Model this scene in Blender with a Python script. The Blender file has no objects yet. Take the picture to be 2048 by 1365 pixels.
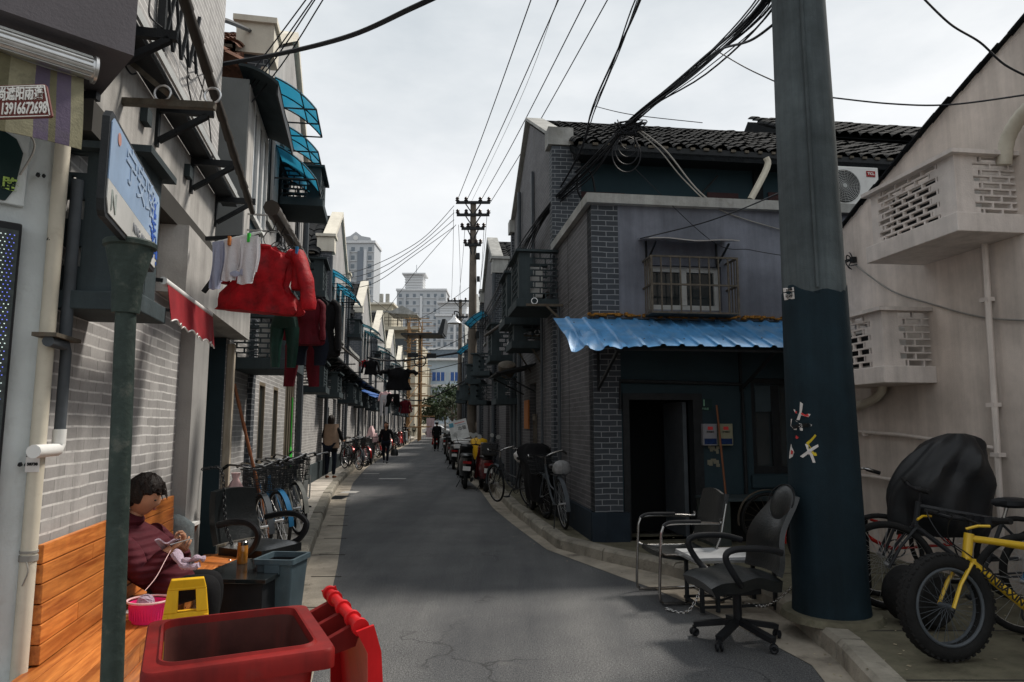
import bpy, math, random
from mathutils import Vector as V, Matrix as Mx, Euler
R = math.radians
COL = bpy.context.scene.collection
SC = bpy.context.scene
rnd = random.Random(7)
FPX, CX, CY, CAMH = 1365.3, 1024.0, 682.5, 1.5
TH = math.atan(167.5 / FPX)
CAM = V((0, 0, CAMH))
def ray(px, py):
    u = (px - CX) / FPX; v = (py - CY) / FPX
    return V((u, math.cos(TH) + v * math.sin(TH), math.sin(TH) - v * math.cos(TH)))
def G(px, py, z=0.0):
    d = ray(px, py); return CAM + d * ((z - CAMH) / d.z)
def PY(px, py, Y):
    d = ray(px, py); return CAM + d * (Y / d.y)
def PP(px, py, p, n):
    d = ray(px, py); return CAM + d * ((p - CAM).dot(n) / d.dot(n))
def T(x=0, y=0, z=0): return Mx.Translation((x, y, z))
def RZ(a): return Mx.Rotation(R(a), 4, 'Z')
def RX(a): return Mx.Rotation(R(a), 4, 'X')
def RY(a): return Mx.Rotation(R(a), 4, 'Y')
def frame2(ax, ay, bx, by, z=0):
    """local x from A towards B, z up, y to the left of that"""
    a = math.atan2(by - ay, bx - ax)
    return T(ax, ay, z) @ Mx.Rotation(a, 4, 'Z')

# ------------------------------------------------------------------ meshes
class MB:
    def __init__(s): s.v = []; s.f = []; s.sm = []
    def add(s, vs, fs, sm=False, M=None):
        b = len(s.v)
        s.v += [M @ V(p) for p in vs] if M is not None else [V(p) for p in vs]
        s.f += [tuple(i + b for i in f) for f in fs]; s.sm += [sm] * len(fs)
        return s
    def bx(s, x0, x1, y0, y1, z0, z1, M=None):
        if x1 < x0: x0, x1 = x1, x0
        if y1 < y0: y0, y1 = y1, y0
        if z1 < z0: z0, z1 = z1, z0
        vs = [(x0,y0,z0),(x1,y0,z0),(x1,y1,z0),(x0,y1,z0),(x0,y0,z1),(x1,y0,z1),(x1,y1,z1),(x0,y1,z1)]
        return s.add(vs, [(0,3,2,1),(4,5,6,7),(0,1,5,4),(1,2,6,5),(2,3,7,6),(3,0,4,7)], False, M)
    def cb(s, c, d, M=None):
        return s.bx(c[0]-d[0]/2, c[0]+d[0]/2, c[1]-d[1]/2, c[1]+d[1]/2, c[2]-d[2]/2, c[2]+d[2]/2, M)
    def prism(s, poly, y0, y1, M=None, sm=False):
        """polygon in (x,z) pushed from y0 to y1"""
        n = len(poly)
        vs = [(x, y0, z) for x, z in poly] + [(x, y1, z) for x, z in poly]
        area = sum(poly[i][0]*poly[(i+1)%n][1]-poly[(i+1)%n][0]*poly[i][1] for i in range(n))
        fs = [tuple(range(n)), tuple(range(2*n-1, n-1, -1))] + [(i, i+n, (i+1)%n+n, (i+1)%n) for i in range(n)]
        if area < 0: fs = [tuple(reversed(f)) for f in fs]
        return s.add(vs, fs, sm, M)
    def slab(s, poly, z0, z1, M=None):
        n = len(poly)
        vs = [(x, y, z0) for x, y in poly] + [(x, y, z1) for x, y in poly]
        area = sum(poly[i][0]*poly[(i+1)%n][1]-poly[(i+1)%n][0]*poly[i][1] for i in range(n))
        fs = [tuple(reversed(range(n))), tuple(range(n, 2*n))] + [(i, (i+1)%n, (i+1)%n+n, i+n) for i in range(n)]
        if area < 0: fs = [tuple(reversed(f)) for f in fs]
        return s.add(vs, fs, False, M)
    def tube(s, pts, r, n=8, closed=False, M=None, cap=True, flat=1.0):
        pts = [V(p) for p in pts]
        k = len(pts)
        rs = list(r) if isinstance(r, (list, tuple)) else [r]*k
        tang = []
        for i in range(k):
            if closed: t = pts[(i+1)%k] - pts[i-1]
            else: t = pts[min(i+1, k-1)] - pts[max(i-1, 0)]
            tang.append(t.normalized() if t.length > 1e-9 else V((0,0,1)))
        up = V((0,0,1)) if abs(tang[0].z) < .9 else V((1,0,0))
        a = tang[0].cross(up).normalized()
        vs = []
        for i in range(k):
            a = (a - tang[i]*a.dot(tang[i]))
            a = a.normalized() if a.length > 1e-6 else tang[i].orthogonal().normalized()
            b = tang[i].cross(a)
            for j in range(n):
                q = 2*math.pi*j/n
                vs.append(pts[i] + a*math.cos(q)*rs[i] + b*math.sin(q)*rs[i]*flat)
        fs = []
        for i in range(k if closed else k-1):
            for j in range(n):
                i2 = (i+1) % k
                fs.append((i*n+j, i*n+(j+1)%n, i2*n+(j+1)%n, i2*n+j))
        if not closed and cap:
            fs.append(tuple(reversed(range(n)))); fs.append(tuple(range((k-1)*n, k*n)))
        return s.add(vs, fs, True, M)
    def bar(s, p0, p1, w, h=None, M=None):
        p0 = V(p0); p1 = V(p1); h = h or w
        t = (p1-p0).normalized()
        up = V((0,0,1)) if abs(t.z) < .95 else V((0,1,0))
        a = t.cross(up).normalized(); b = a.cross(t)
        vs = []
        for p in (p0, p1):
            for i, j in ((-1,-1),(1,-1),(1,1),(-1,1)): vs.append(p + a*i*w/2 + b*j*h/2)
        return s.add(vs, [(3,2,1,0),(4,5,6,7),(0,1,5,4),(1,2,6,5),(2,3,7,6),(3,0,4,7)], False, M)
    def lathe(s, prof, n=16, M=None, sx=1.0, sy=1.0):
        vs = []
        for r, z in prof:
            for j in range(n):
                q = 2*math.pi*j/n; vs.append((r*math.cos(q)*sx, r*math.sin(q)*sy, z))
        fs = [(i*n+j, i*n+(j+1)%n, (i+1)*n+(j+1)%n, (i+1)*n+j) for i in range(len(prof)-1) for j in range(n)]
        fs.append(tuple(reversed(range(n)))); fs.append(tuple(range((len(prof)-1)*n, len(prof)*n)))
        return s.add(vs, fs, True, M)
    def ell(s, c, r, n=12, m=8, M=None, noise=0.0, seed=1):
        q = random.Random(seed)
        vs = [(c[0], c[1], c[2]-r[2])]
        for i in range(1, m):
            f = math.pi*i/m
            for j in range(n):
                t = 2*math.pi*j/n; k = 1 + q.uniform(-noise, noise)
                vs.append((c[0]+r[0]*k*math.sin(f)*math.cos(t), c[1]+r[1]*k*math.sin(f)*math.sin(t), c[2]-r[2]*k*math.cos(f)))
        vs.append((c[0], c[1], c[2]+r[2])); e = len(vs)-1
        fs = [(0, 1+(j+1)%n, 1+j) for j in range(n)]
        for i in range(m-2):
            for j in range(n):
                a = 1+i*n
                fs.append((a+j, a+(j+1)%n, a+n+(j+1)%n, a+n+j))
        a = 1+(m-2)*n
        fs += [(a+j, a+(j+1)%n, e) for j in range(n)]
        return s.add(vs, fs, True, M)
    def loft(s, rings, n=20, fold=0.0, nf=5, ph=0.0, M=None, cap=True, jit=0.0, seed=3):
        """rings: (cx,cy,cz,rx,ry[,rotdeg]) ellipses lying level, bottom to top"""
        q = random.Random(seed); vs = []
        for k, g in enumerate(rings):
            cx, cy, cz, rx, ry = g[:5]; rot = R(g[5]) if len(g) > 5 else 0
            for j in range(n):
                t = 2*math.pi*j/n
                m = 1 + fold*(.6*math.sin(nf*t+ph+k*.35)+.45*math.sin((nf+4)*t+1.3-k*.45+ph)+.4*math.sin(3*t+k*.8)) + q.uniform(-jit, jit)
                x = rx*m*math.cos(t); y = ry*(1+(m-1)*2)*math.sin(t)
                vs.append((cx+x*math.cos(rot)-y*math.sin(rot), cy+x*math.sin(rot)+y*math.cos(rot), cz))
        k = len(rings)
        fs = [(i*n+j, i*n+(j+1)%n, (i+1)*n+(j+1)%n, (i+1)*n+j) for i in range(k-1) for j in range(n)]
        if cap: fs.append(tuple(reversed(range(n)))); fs.append(tuple(range((k-1)*n, k*n)))
        return s.add(vs, fs, True, M)
    def torus(s, c, R0, r, n=28, m=8, M=None, ax='y'):
        pts = []
        for i in range(n):
            q = 2*math.pi*i/n
            if ax == 'y': p = (c[0]+R0*math.cos(q), c[1], c[2]+R0*math.sin(q))
            elif ax == 'z': p = (c[0]+R0*math.cos(q), c[1]+R0*math.sin(q), c[2])
            else: p = (c[0], c[1]+R0*math.cos(q), c[2]+R0*math.sin(q))
            pts.append(p)
        return s.tube(pts, r, m, closed=True, M=M)
    def sheet(s, fn, nu, nv, th=.004, M=None, sm=True):
        """fn(u,v)->point, u,v in 0..1; thickened downwards along the y/normal"""
        P = [[V(fn(i/nu, j/nv)) for j in range(nv+1)] for i in range(nu+1)]
        vs = []; W = nv+1
        N = []
        for i in range(nu+1):
            for j in range(nv+1):
                du = P[min(i+1,nu)][j]-P[max(i-1,0)][j]; dv = P[i][min(j+1,nv)]-P[i][max(j-1,0)]
                nn = du.cross(dv); N.append(nn.normalized() if nn.length > 1e-12 else V((0,0,1)))
        for i in range(nu+1):
            for j in range(nv+1): vs.append(P[i][j])
        k = len(vs)
        for i in range(nu+1):
            for j in range(nv+1): vs.append(P[i][j] - N[i*W+j]*th)
        fs = []
        for i in range(nu):
            for j in range(nv):
                a, b, c, d = i*W+j, (i+1)*W+j, (i+1)*W+j+1, i*W+j+1
                fs.append((a,b,c,d)); fs.append((k+d,k+c,k+b,k+a))
        for i in range(nu):
            a, b = i*W, (i+1)*W; fs.append((a, k+a, k+b, b))
            a, b = i*W+nv, (i+1)*W+nv; fs.append((b, k+b, k+a, a))
        for j in range(nv):
            fs.append((j+1, k+j+1, k+j, j)); a = nu*W+j; fs.append((a, k+a, k+a+1, a+1))
        return s.add(vs, fs, sm, M)
    def wallgrid(s, x0, x1, z0, z1, holes, y0, y1, M=None):
        xs = sorted({x0, x1, *[min(max(h[k], x0), x1) for h in holes for k in (0, 1)]})
        zs = sorted({z0, z1, *[min(max(h[k], z0), z1) for h in holes for k in (2, 3)]})
        for i in range(len(xs)-1):
            run = None
            for j in range(len(zs)-1):
                cx = (xs[i]+xs[i+1])/2; cz = (zs[j]+zs[j+1])/2
                if any(h[0] < cx < h[1] and h[2] < cz < h[3] for h in holes):
                    if run is not None: s.bx(xs[i], xs[i+1], y0, y1, run, zs[j], M); run = None
                elif run is None: run = zs[j]
            if run is not None: s.bx(xs[i], xs[i+1], y0, y1, run, z1, M)
        return s
    def build(s, name, mat, parent=None, M=None, bev=0.0, seg=2):
        vs = s.v
        loc = V((0,0,0))
        if parent is None and M is None and vs:
            xs = [v.x for v in vs]; ys = [v.y for v in vs]; zs = [v.z for v in vs]
            loc = V(((min(xs)+max(xs))/2, (min(ys)+max(ys))/2, min(zs)))
            vs = [v - loc for v in vs]
        me = bpy.data.meshes.new(name)
        me.from_pydata([tuple(v) for v in vs], [], s.f)
        me.polygons.foreach_set('use_smooth', s.sm)
        me.materials.append(mat)
        me.update()
        if any(s.sm): me.set_sharp_from_angle(angle=R(42))
        o = bpy.data.objects.new(name, me); COL.objects.link(o)
        if parent is not None: o.parent = parent
        if M is not None: o.matrix_local = M
        elif parent is None: o.location = loc
        if bev > 0:
            b = o.modifiers.new('bevel', 'BEVEL'); b.width = bev; b.segments = seg; b.limit_method = 'ANGLE'; b.angle_limit = R(40)
        return o
def sr(rings, k=4):
    out = []
    n = len(rings)
    for i in range(n-1):
        g = [rings[max(i-1,0)], rings[i], rings[i+1], rings[min(i+2,n-1)]]
        for j in range(k):
            t = j/k; out.append(tuple(.5*((2*b)+(c-a)*t+(2*a-5*b+4*c-d)*t*t+(3*b-a-3*c+d)*t**3) for a, b, c, d in zip(*g)))
    return out+[rings[-1]]
def tag(o, label, cat, group=None, kind=None):
    if label: o['label'] = label
    if cat: o['category'] = cat
    if group: o['group'] = group
    if kind: o['kind'] = kind
    return o
def thing(name, label, cat, M=None, group=None):
    o = bpy.data.objects.new(name, None); COL.objects.link(o); o.empty_display_size = .2
    if M is not None: o.matrix_world = M
    return tag(o, label, cat, group)
def struct(o): o['kind'] = 'structure'; return o
def dup(o, M=None, label=None, parent=None, group=None, top=True):
    c = o.copy(); COL.objects.link(c)
    if parent is not None: c.parent = parent
    for ch in [x for x in KIDS.get(o.name, [])] if False else [x for x in bpy.data.objects if x.parent == o]:
        dup(ch, None, None, c, None, False)
    if top:
        if M is not None: c.matrix_world = M
        if label: c['label'] = label
        if group: c['group'] = group
    return c
KIDS = {}
def arc(cx, cz, r, a0, a1, n=8, y=0):
    return [(cx+r*math.cos(R(a0+(a1-a0)*i/n)), y, cz+r*math.sin(R(a0+(a1-a0)*i/n))) for i in range(n+1)]
def smooth(pts, k=6):
    pts = [V(p) for p in pts]
    if len(pts) < 3: return pts
    out = []
    for i in range(len(pts)-1):
        p0 = pts[max(i-1,0)]; p1 = pts[i]; p2 = pts[i+1]; p3 = pts[min(i+2,len(pts)-1)]
        for j in range(k):
            t = j/k
            out.append(.5*((2*p1)+(p2-p0)*t+(2*p0-5*p1+4*p2-p3)*t*t+(3*p1-p0-3*p2+p3)*t**3))
    out.append(pts[-1]); return out
def text(s, size, mat, parent, M, name='lettering', ext=.002, align='CENTER', sx=1.0, bold=0.0):
    cu = bpy.data.curves.new('lettering_curve', 'FONT'); cu.body = s; cu.size = size; cu.align_x = align; cu.align_y = 'CENTER'
    cu.extrude = ext; cu.offset = bold; cu.resolution_u = 3
    o = bpy.data.objects.new('tmp', cu); COL.objects.link(o)
    dg = bpy.context.evaluated_depsgraph_get(); dg.update()
    me = bpy.data.meshes.new_from_object(o.evaluated_get(dg)); bpy.data.objects.remove(o); bpy.data.curves.remove(cu)
    me.materials.clear(); me.materials.append(mat)
    o = bpy.data.objects.new(name, me); COL.objects.link(o); o.parent = parent
    o.matrix_local = M @ Mx.Diagonal((sx, 1, 1, 1)); return o
TXF = RX(90)      # text standing up facing -y

# ------------------------------------------------------------------ materials
def _n(nt, t, **k):
    n = nt.nodes.new(t)
    for a, b in k.items():
        if a in n.inputs: n.inputs[a].default_value = b
        else: setattr(n, a, b)
    return n
def base_nodes(name, rough, metal, spec):
    m = bpy.data.materials.new(name); m.use_nodes = True; nt = m.node_tree; nt.nodes.clear()
    out = _n(nt, 'ShaderNodeOutputMaterial'); p = _n(nt, 'ShaderNodeBsdfPrincipled')
    p.inputs['Roughness'].default_value = rough; p.inputs['Metallic'].default_value = metal
    p.inputs['Specular IOR Level'].default_value = spec
    nt.links.new(p.outputs[0], out.inputs[0]); tc = _n(nt, 'ShaderNodeTexCoord')
    return m, nt, p, tc
def noise(nt, vec, sc, det=4, rough=.6, st=None):
    if st:
        mp = _n(nt, 'ShaderNodeMapping'); mp.inputs['Scale'].default_value = st; nt.links.new(vec, mp.inputs[0]); vec = mp.outputs[0]
    n = _n(nt, 'ShaderNodeTexNoise'); n.inputs['Scale'].default_value = sc; n.inputs['Detail'].default_value = det; n.inputs['Roughness'].default_value = rough
    nt.links.new(vec, n.inputs['Vector']); return n.outputs['Fac']
def ramp(nt, fac, a, b, c0=(0,0,0), c1=(1,1,1)):
    r = _n(nt, 'ShaderNodeValToRGB'); r.color_ramp.elements[0].position = a; r.color_ramp.elements[1].position = b
    r.color_ramp.elements[0].color = (*c0[:3], 1); r.color_ramp.elements[1].color = (*c1[:3], 1)
    nt.links.new(fac, r.inputs[0]); return r.outputs[0]
def mixc(nt, fac, a, b, mode='MIX'):
    m = _n(nt, 'ShaderNodeMix'); m.data_type = 'RGBA'; m.blend_type = mode
    if isinstance(fac, (int, float)): m.inputs[0].default_value = fac
    else: nt.links.new(fac, m.inputs[0])
    for s, x in ((6, a), (7, b)):
        if isinstance(x, (tuple, list)): m.inputs[s].default_value = (*x[:3], 1)
        else: nt.links.new(x, m.inputs[s])
    return m.outputs[2]
def bump(nt, p, h, st=.3, dist=.01, prev=None):
    b = _n(nt, 'ShaderNodeBump'); b.inputs['Strength'].default_value = st; b.inputs['Distance'].default_value = dist
    nt.links.new(h, b.inputs['Height'])
    if prev is not None: nt.links.new(prev, b.inputs['Normal'])
    nt.links.new(b.outputs[0], p.inputs['Normal']); return b.outputs[0]
def mat(name, c, rough=.6, metal=0.0, var=.18, sc=3.0, bmp=0.0, bs=80.0, streak=0.0, spec=.18, dirt=0.0, dc=(.03,.03,.028), island=0.0, st=None, emit=0, dsc=5.0, grime=0):
    m, nt, p, tc = base_nodes(name, rough, metal, spec); o = tc.outputs['Object']
    f = noise(nt, o, sc, 5, .65, st)
    lo = tuple(x*(1-var) for x in c); hi = tuple(min(1, x*(1+var)) for x in c)
    col = ramp(nt, f, .3, .7, lo, hi)
    if streak:
        g = noise(nt, o, 1, 4, .6, (9, 9, .5)); col = mixc(nt, ramp(nt, g, .52, .75, (0,0,0), (streak,)*3), col, dc)
    if grime:
        g = noise(nt, o, .9, 7, .68); col = mixc(nt, 1.0, col, ramp(nt, g, .34, .66, (1-grime,)*3, (1+grime*.35,)*3), 'MULTIPLY')
        g = noise(nt, o, 1, 6, .7, (5, 5, .35)); col = mixc(nt, 1.0, col, ramp(nt, g, .36, .6, (1-grime*.8,)*3, (1,)*3), 'MULTIPLY')
    if dirt:
        g = noise(nt, o, dsc, 6, .7); col = mixc(nt, ramp(nt, g, .55, .7, (0,0,0), (dirt,)*3), col, dc)
    if island:
        ge = _n(nt, 'ShaderNodeNewGeometry'); h = _n(nt, 'ShaderNodeHueSaturation')
        mr = _n(nt, 'ShaderNodeMapRange'); nt.links.new(ge.outputs['Random Per Island'], mr.inputs[0]); mr.inputs[3].default_value = 1-island; mr.inputs[4].default_value = 1+island
        nt.links.new(mr.outputs[0], h.inputs['Value']); nt.links.new(col, h.inputs['Color']); col = h.outputs[0]
    nt.links.new(col, p.inputs['Base Color'])
    rr = _n(nt, 'ShaderNodeMapRange'); nt.links.new(f, rr.inputs[0]); rr.inputs[3].default_value = max(.02, rough-.12); rr.inputs[4].default_value = min(1, rough+.12); nt.links.new(rr.outputs[0], p.inputs['Roughness'])
    if bmp: bump(nt, p, noise(nt, o, bs, 3, .6), bmp, .01)
    if emit: p.inputs['Emission Color'].default_value = (*c, 1); p.inputs['Emission Strength'].default_value = emit
    return m
def brick_mat(name, c, mortar, bw=.22, bh=.0625, ms=.006, stain=.3, horiz=True, c2=None, dcol=(.045,.043,.04)):
    m, nt, p, tc = base_nodes(name, .8, 0, .3)
    sep = _n(nt, 'ShaderNodeSeparateXYZ'); nt.links.new(tc.outputs['Object'], sep.inputs[0])
    sn = _n(nt, 'ShaderNodeSeparateXYZ'); nt.links.new(tc.outputs['Normal'], sn.inputs[0])
    ab = _n(nt, 'ShaderNodeMath', operation='ABSOLUTE'); nt.links.new(sn.outputs[0], ab.inputs[0])
    gt = _n(nt, 'ShaderNodeMath', operation='GREATER_THAN'); nt.links.new(ab.outputs[0], gt.inputs[0]); gt.inputs[1].default_value = .5
    mx = _n(nt, 'ShaderNodeMix'); mx.data_type = 'FLOAT'; nt.links.new(gt.outputs[0], mx.inputs[0]); nt.links.new(sep.outputs[0], mx.inputs[2]); nt.links.new(sep.outputs[1], mx.inputs[3])
    cb = _n(nt, 'ShaderNodeCombineXYZ'); nt.links.new(mx.outputs[0], cb.inputs[0]); nt.links.new(sep.outputs[2], cb.inputs[1])
    wob = _n(nt, 'ShaderNodeTexNoise'); wob.inputs['Scale'].default_value = 3.5; nt.links.new(tc.outputs['Object'], wob.inputs['Vector'])
    w2 = _n(nt, 'ShaderNodeVectorMath', operation='SCALE'); nt.links.new(wob.outputs['Color'], w2.inputs[0]); w2.inputs['Scale'].default_value = .022
    ad = _n(nt, 'ShaderNodeVectorMath', operation='ADD'); nt.links.new(cb.outputs[0], ad.inputs[0]); nt.links.new(w2.outputs[0], ad.inputs[1])
    b = _n(nt, 'ShaderNodeTexBrick'); nt.links.new(ad.outputs[0], b.inputs['Vector'])
    b.inputs['Scale'].default_value = 1; b.inputs['Brick Width'].default_value = bw; b.inputs['Row Height'].default_value = bh; b.inputs['Mortar Size'].default_value = ms
    b.inputs['Mortar Smooth'].default_value = .2; b.offset = .5; b.inputs['Bias'].default_value = 0
    b.inputs['Color1'].default_value = (*[x*.80 for x in c], 1); b.inputs['Color2'].default_value = (*[x*1.12 for x in c], 1); b.inputs['Mortar'].default_value = (*mortar, 1)
    # rows only: the vertical joints are thin and painted over
    b2 = _n(nt, 'ShaderNodeTexBrick'); nt.links.new(ad.outputs[0], b2.inputs['Vector'])
    b2.inputs['Scale'].default_value = 1; b2.inputs['Brick Width'].default_value = 50; b2.inputs['Row Height'].default_value = bh; b2.inputs['Mortar Size'].default_value = ms
    b2.inputs['Color1'].default_value = (0,0,0,1); b2.inputs['Color2'].default_value = (0,0,0,1); b2.inputs['Mortar'].default_value = (1,1,1,1); b2.inputs['Mortar Smooth'].default_value = .3
    b.inputs['Mortar'].default_value = (*([x*.45 for x in c] if horiz else mortar), 1)
    if horiz: b.inputs['Mortar Size'].default_value = ms*.45
    wear = noise(nt, tc.outputs['Object'], 9, 4, .7)
    mm = _n(nt, 'ShaderNodeMath', operation='MULTIPLY'); nt.links.new(b2.outputs['Color'], mm.inputs[0]); nt.links.new(ramp(nt, wear, .3, .5, (.35,)*3, (1,)*3), mm.inputs[1])
    col = mixc(nt, mm.outputs[0], b.outputs['Color'], mortar)
    big = noise(nt, tc.outputs['Object'], .8, 6, .65)
    col = mixc(nt, ramp(nt, big, .42, .72, (0,0,0), (stain,)*3), col, dcol)
    stk = noise(nt, tc.outputs['Object'], 1, 4, .6, (7, 7, .45))
    col = mixc(nt, ramp(nt, stk, .55, .78, (0,0,0), (stain,)*3), col, dcol)
    fine = noise(nt, tc.outputs['Object'], 40, 4, .7)
    col = mixc(nt, .35, col, ramp(nt, fine, .2, .8, (.35,)*3, (1,)*3), 'MULTIPLY')
    nt.links.new(col, p.inputs['Base Color'])
    n1 = bump(nt, p, b2.outputs['Fac'], -.5, .006); bump(nt, p, fine, .25, .006, n1)
    return m
def wood_mat(name, c, c2, rough=.5, ax='x', island=.22):
    m, nt, p, tc = base_nodes(name, rough, 0, .4)
    ge = _n(nt, 'ShaderNodeNewGeometry'); cv = _n(nt, 'ShaderNodeCombineXYZ')
    mu = _n(nt, 'ShaderNodeMath', operation='MULTIPLY'); nt.links.new(ge.outputs['Random Per Island'], mu.inputs[0]); mu.inputs[1].default_value = 30
    for i in range(3): nt.links.new(mu.outputs[0], cv.inputs[i])
    ad = _n(nt, 'ShaderNodeVectorMath', operation='ADD'); nt.links.new(tc.outputs['Object'], ad.inputs[0]); nt.links.new(cv.outputs[0], ad.inputs[1])
    st = {'x': (1.2, 14, 14), 'y': (14, 1.2, 14), 'z': (14, 14, 1.2)}[ax]
    f = noise(nt, ad.outputs[0], 2.2, 6, .62, st)
    col = ramp(nt, f, .32, .68, c2, c)
    kn = noise(nt, ad.outputs[0], 2.0, 2, .4, tuple(x*.35 for x in st)); col = mixc(nt, ramp(nt, kn, .7, .76, (0,0,0), (.8,)*3), col, tuple(x*.3 for x in c2))
    h = _n(nt, 'ShaderNodeHueSaturation'); mr = _n(nt, 'ShaderNodeMapRange'); nt.links.new(ge.outputs['Random Per Island'], mr.inputs[0]); mr.inputs[3].default_value = 1-island; mr.inputs[4].default_value = 1+island
    nt.links.new(mr.outputs[0], h.inputs['Value']); nt.links.new(col, h.inputs['Color'])
    d = noise(nt, tc.outputs['Object'], 3, 5, .7); col = mixc(nt, ramp(nt, d, .5, .75, (0,0,0), (.4,)*3), h.outputs[0], tuple(x*.4 for x in c2))
    nt.links.new(col, p.inputs['Base Color']); bump(nt, p, f, .15, .004); return m
def glass_mat(name, c=(.015,.02,.022), rough=.08):
    m, nt, p, tc = base_nodes(name, rough, 0, .6)
    f = noise(nt, tc.outputs['Object'], 2, 3); nt.links.new(ramp(nt, f, .3, .7, c, tuple(x*2 for x in c)), p.inputs['Base Color']); return m
def clear_mat(name, c, alpha=.5, rough=.15):
    m, nt, p, tc = base_nodes(name, rough, 0, .5)
    f = noise(nt, tc.outputs['Object'], 6, 4); nt.links.new(ramp(nt, f, .3, .7, tuple(x*.8 for x in c), c), p.inputs['Base Color'])
    tr = _n(nt, 'ShaderNodeBsdfTranslucent'); tr.inputs[0].default_value = (*c, 1); mx = _n(nt, 'ShaderNodeMixShader'); mx.inputs[0].default_value = alpha
    nt.links.new(p.outputs[0], mx.inputs[1]); nt.links.new(tr.outputs[0], mx.inputs[2])
    nt.links.new(mx.outputs[0], [n for n in nt.nodes if n.type == 'OUTPUT_MATERIAL'][0].inputs[0]); return m
def asphalt_mat():
    m, nt, p, tc = base_nodes('asphalt', .82, 0, .35); o = tc.outputs['Object']
    f = noise(nt, o, 130, 3, .75); g = noise(nt, o, .9, 5, .6); k = noise(nt, o, 62, 4, .8)
    col = ramp(nt, f, .38, .64, (.022,.025,.029), (.175,.178,.18))
    col = mixc(nt, .8, col, ramp(nt, g, .3, .7, (.6,.6,.62), (1.25,1.23,1.2)), 'MULTIPLY')
    col = mixc(nt, .5, col, ramp(nt, k, .38, .62, (.35,)*3, (1.75,)*3), 'MULTIPLY')
    d = noise(nt, o, 1.6, 6, .72); col = mixc(nt, ramp(nt, d, .60, .70, (0,0,0), (.4,)*3), col, (.16,.155,.145))
    st_ = noise(nt, o, 1, 5, .6, (1.3, .12, 1)); col = mixc(nt, 1.0, col, ramp(nt, st_, .38, .62, (.72,.73,.75), (1.2,1.18,1.15)), 'MULTIPLY')
    vo = _n(nt, 'ShaderNodeTexVoronoi'); vo.feature = 'DISTANCE_TO_EDGE'; vo.inputs['Scale'].default_value = .55
    wv = _n(nt, 'ShaderNodeTexNoise'); wv.inputs['Scale'].default_value = 2.5; wv.inputs['Detail'].default_value = 5; nt.links.new(o, wv.inputs['Vector'])
    va = _n(nt, 'ShaderNodeVectorMath', operation='ADD'); nt.links.new(o, va.inputs[0]); vs_ = _n(nt, 'ShaderNodeVectorMath', operation='SCALE'); vs_.inputs['Scale'].default_value = .9; nt.links.new(wv.outputs['Color'], vs_.inputs[0]); nt.links.new(vs_.outputs[0], va.inputs[1]); nt.links.new(va.outputs[0], vo.inputs['Vector'])
    gate = noise(nt, o, .7, 2, .5); gm = _n(nt, 'ShaderNodeMath', operation='MULTIPLY'); nt.links.new(ramp(nt, vo.outputs['Distance'], .0, .012, (.75,)*3, (0,0,0)), gm.inputs[0]); nt.links.new(ramp(nt, gate, .5, .6), gm.inputs[1])
    col = mixc(nt, gm.outputs[0], col, (.012,.012,.013))
    nt.links.new(col, p.inputs['Base Color']); n1 = bump(nt, p, f, .7, .006); bump(nt, p, k, .4, .01, n1); return m
M = {}
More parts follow.
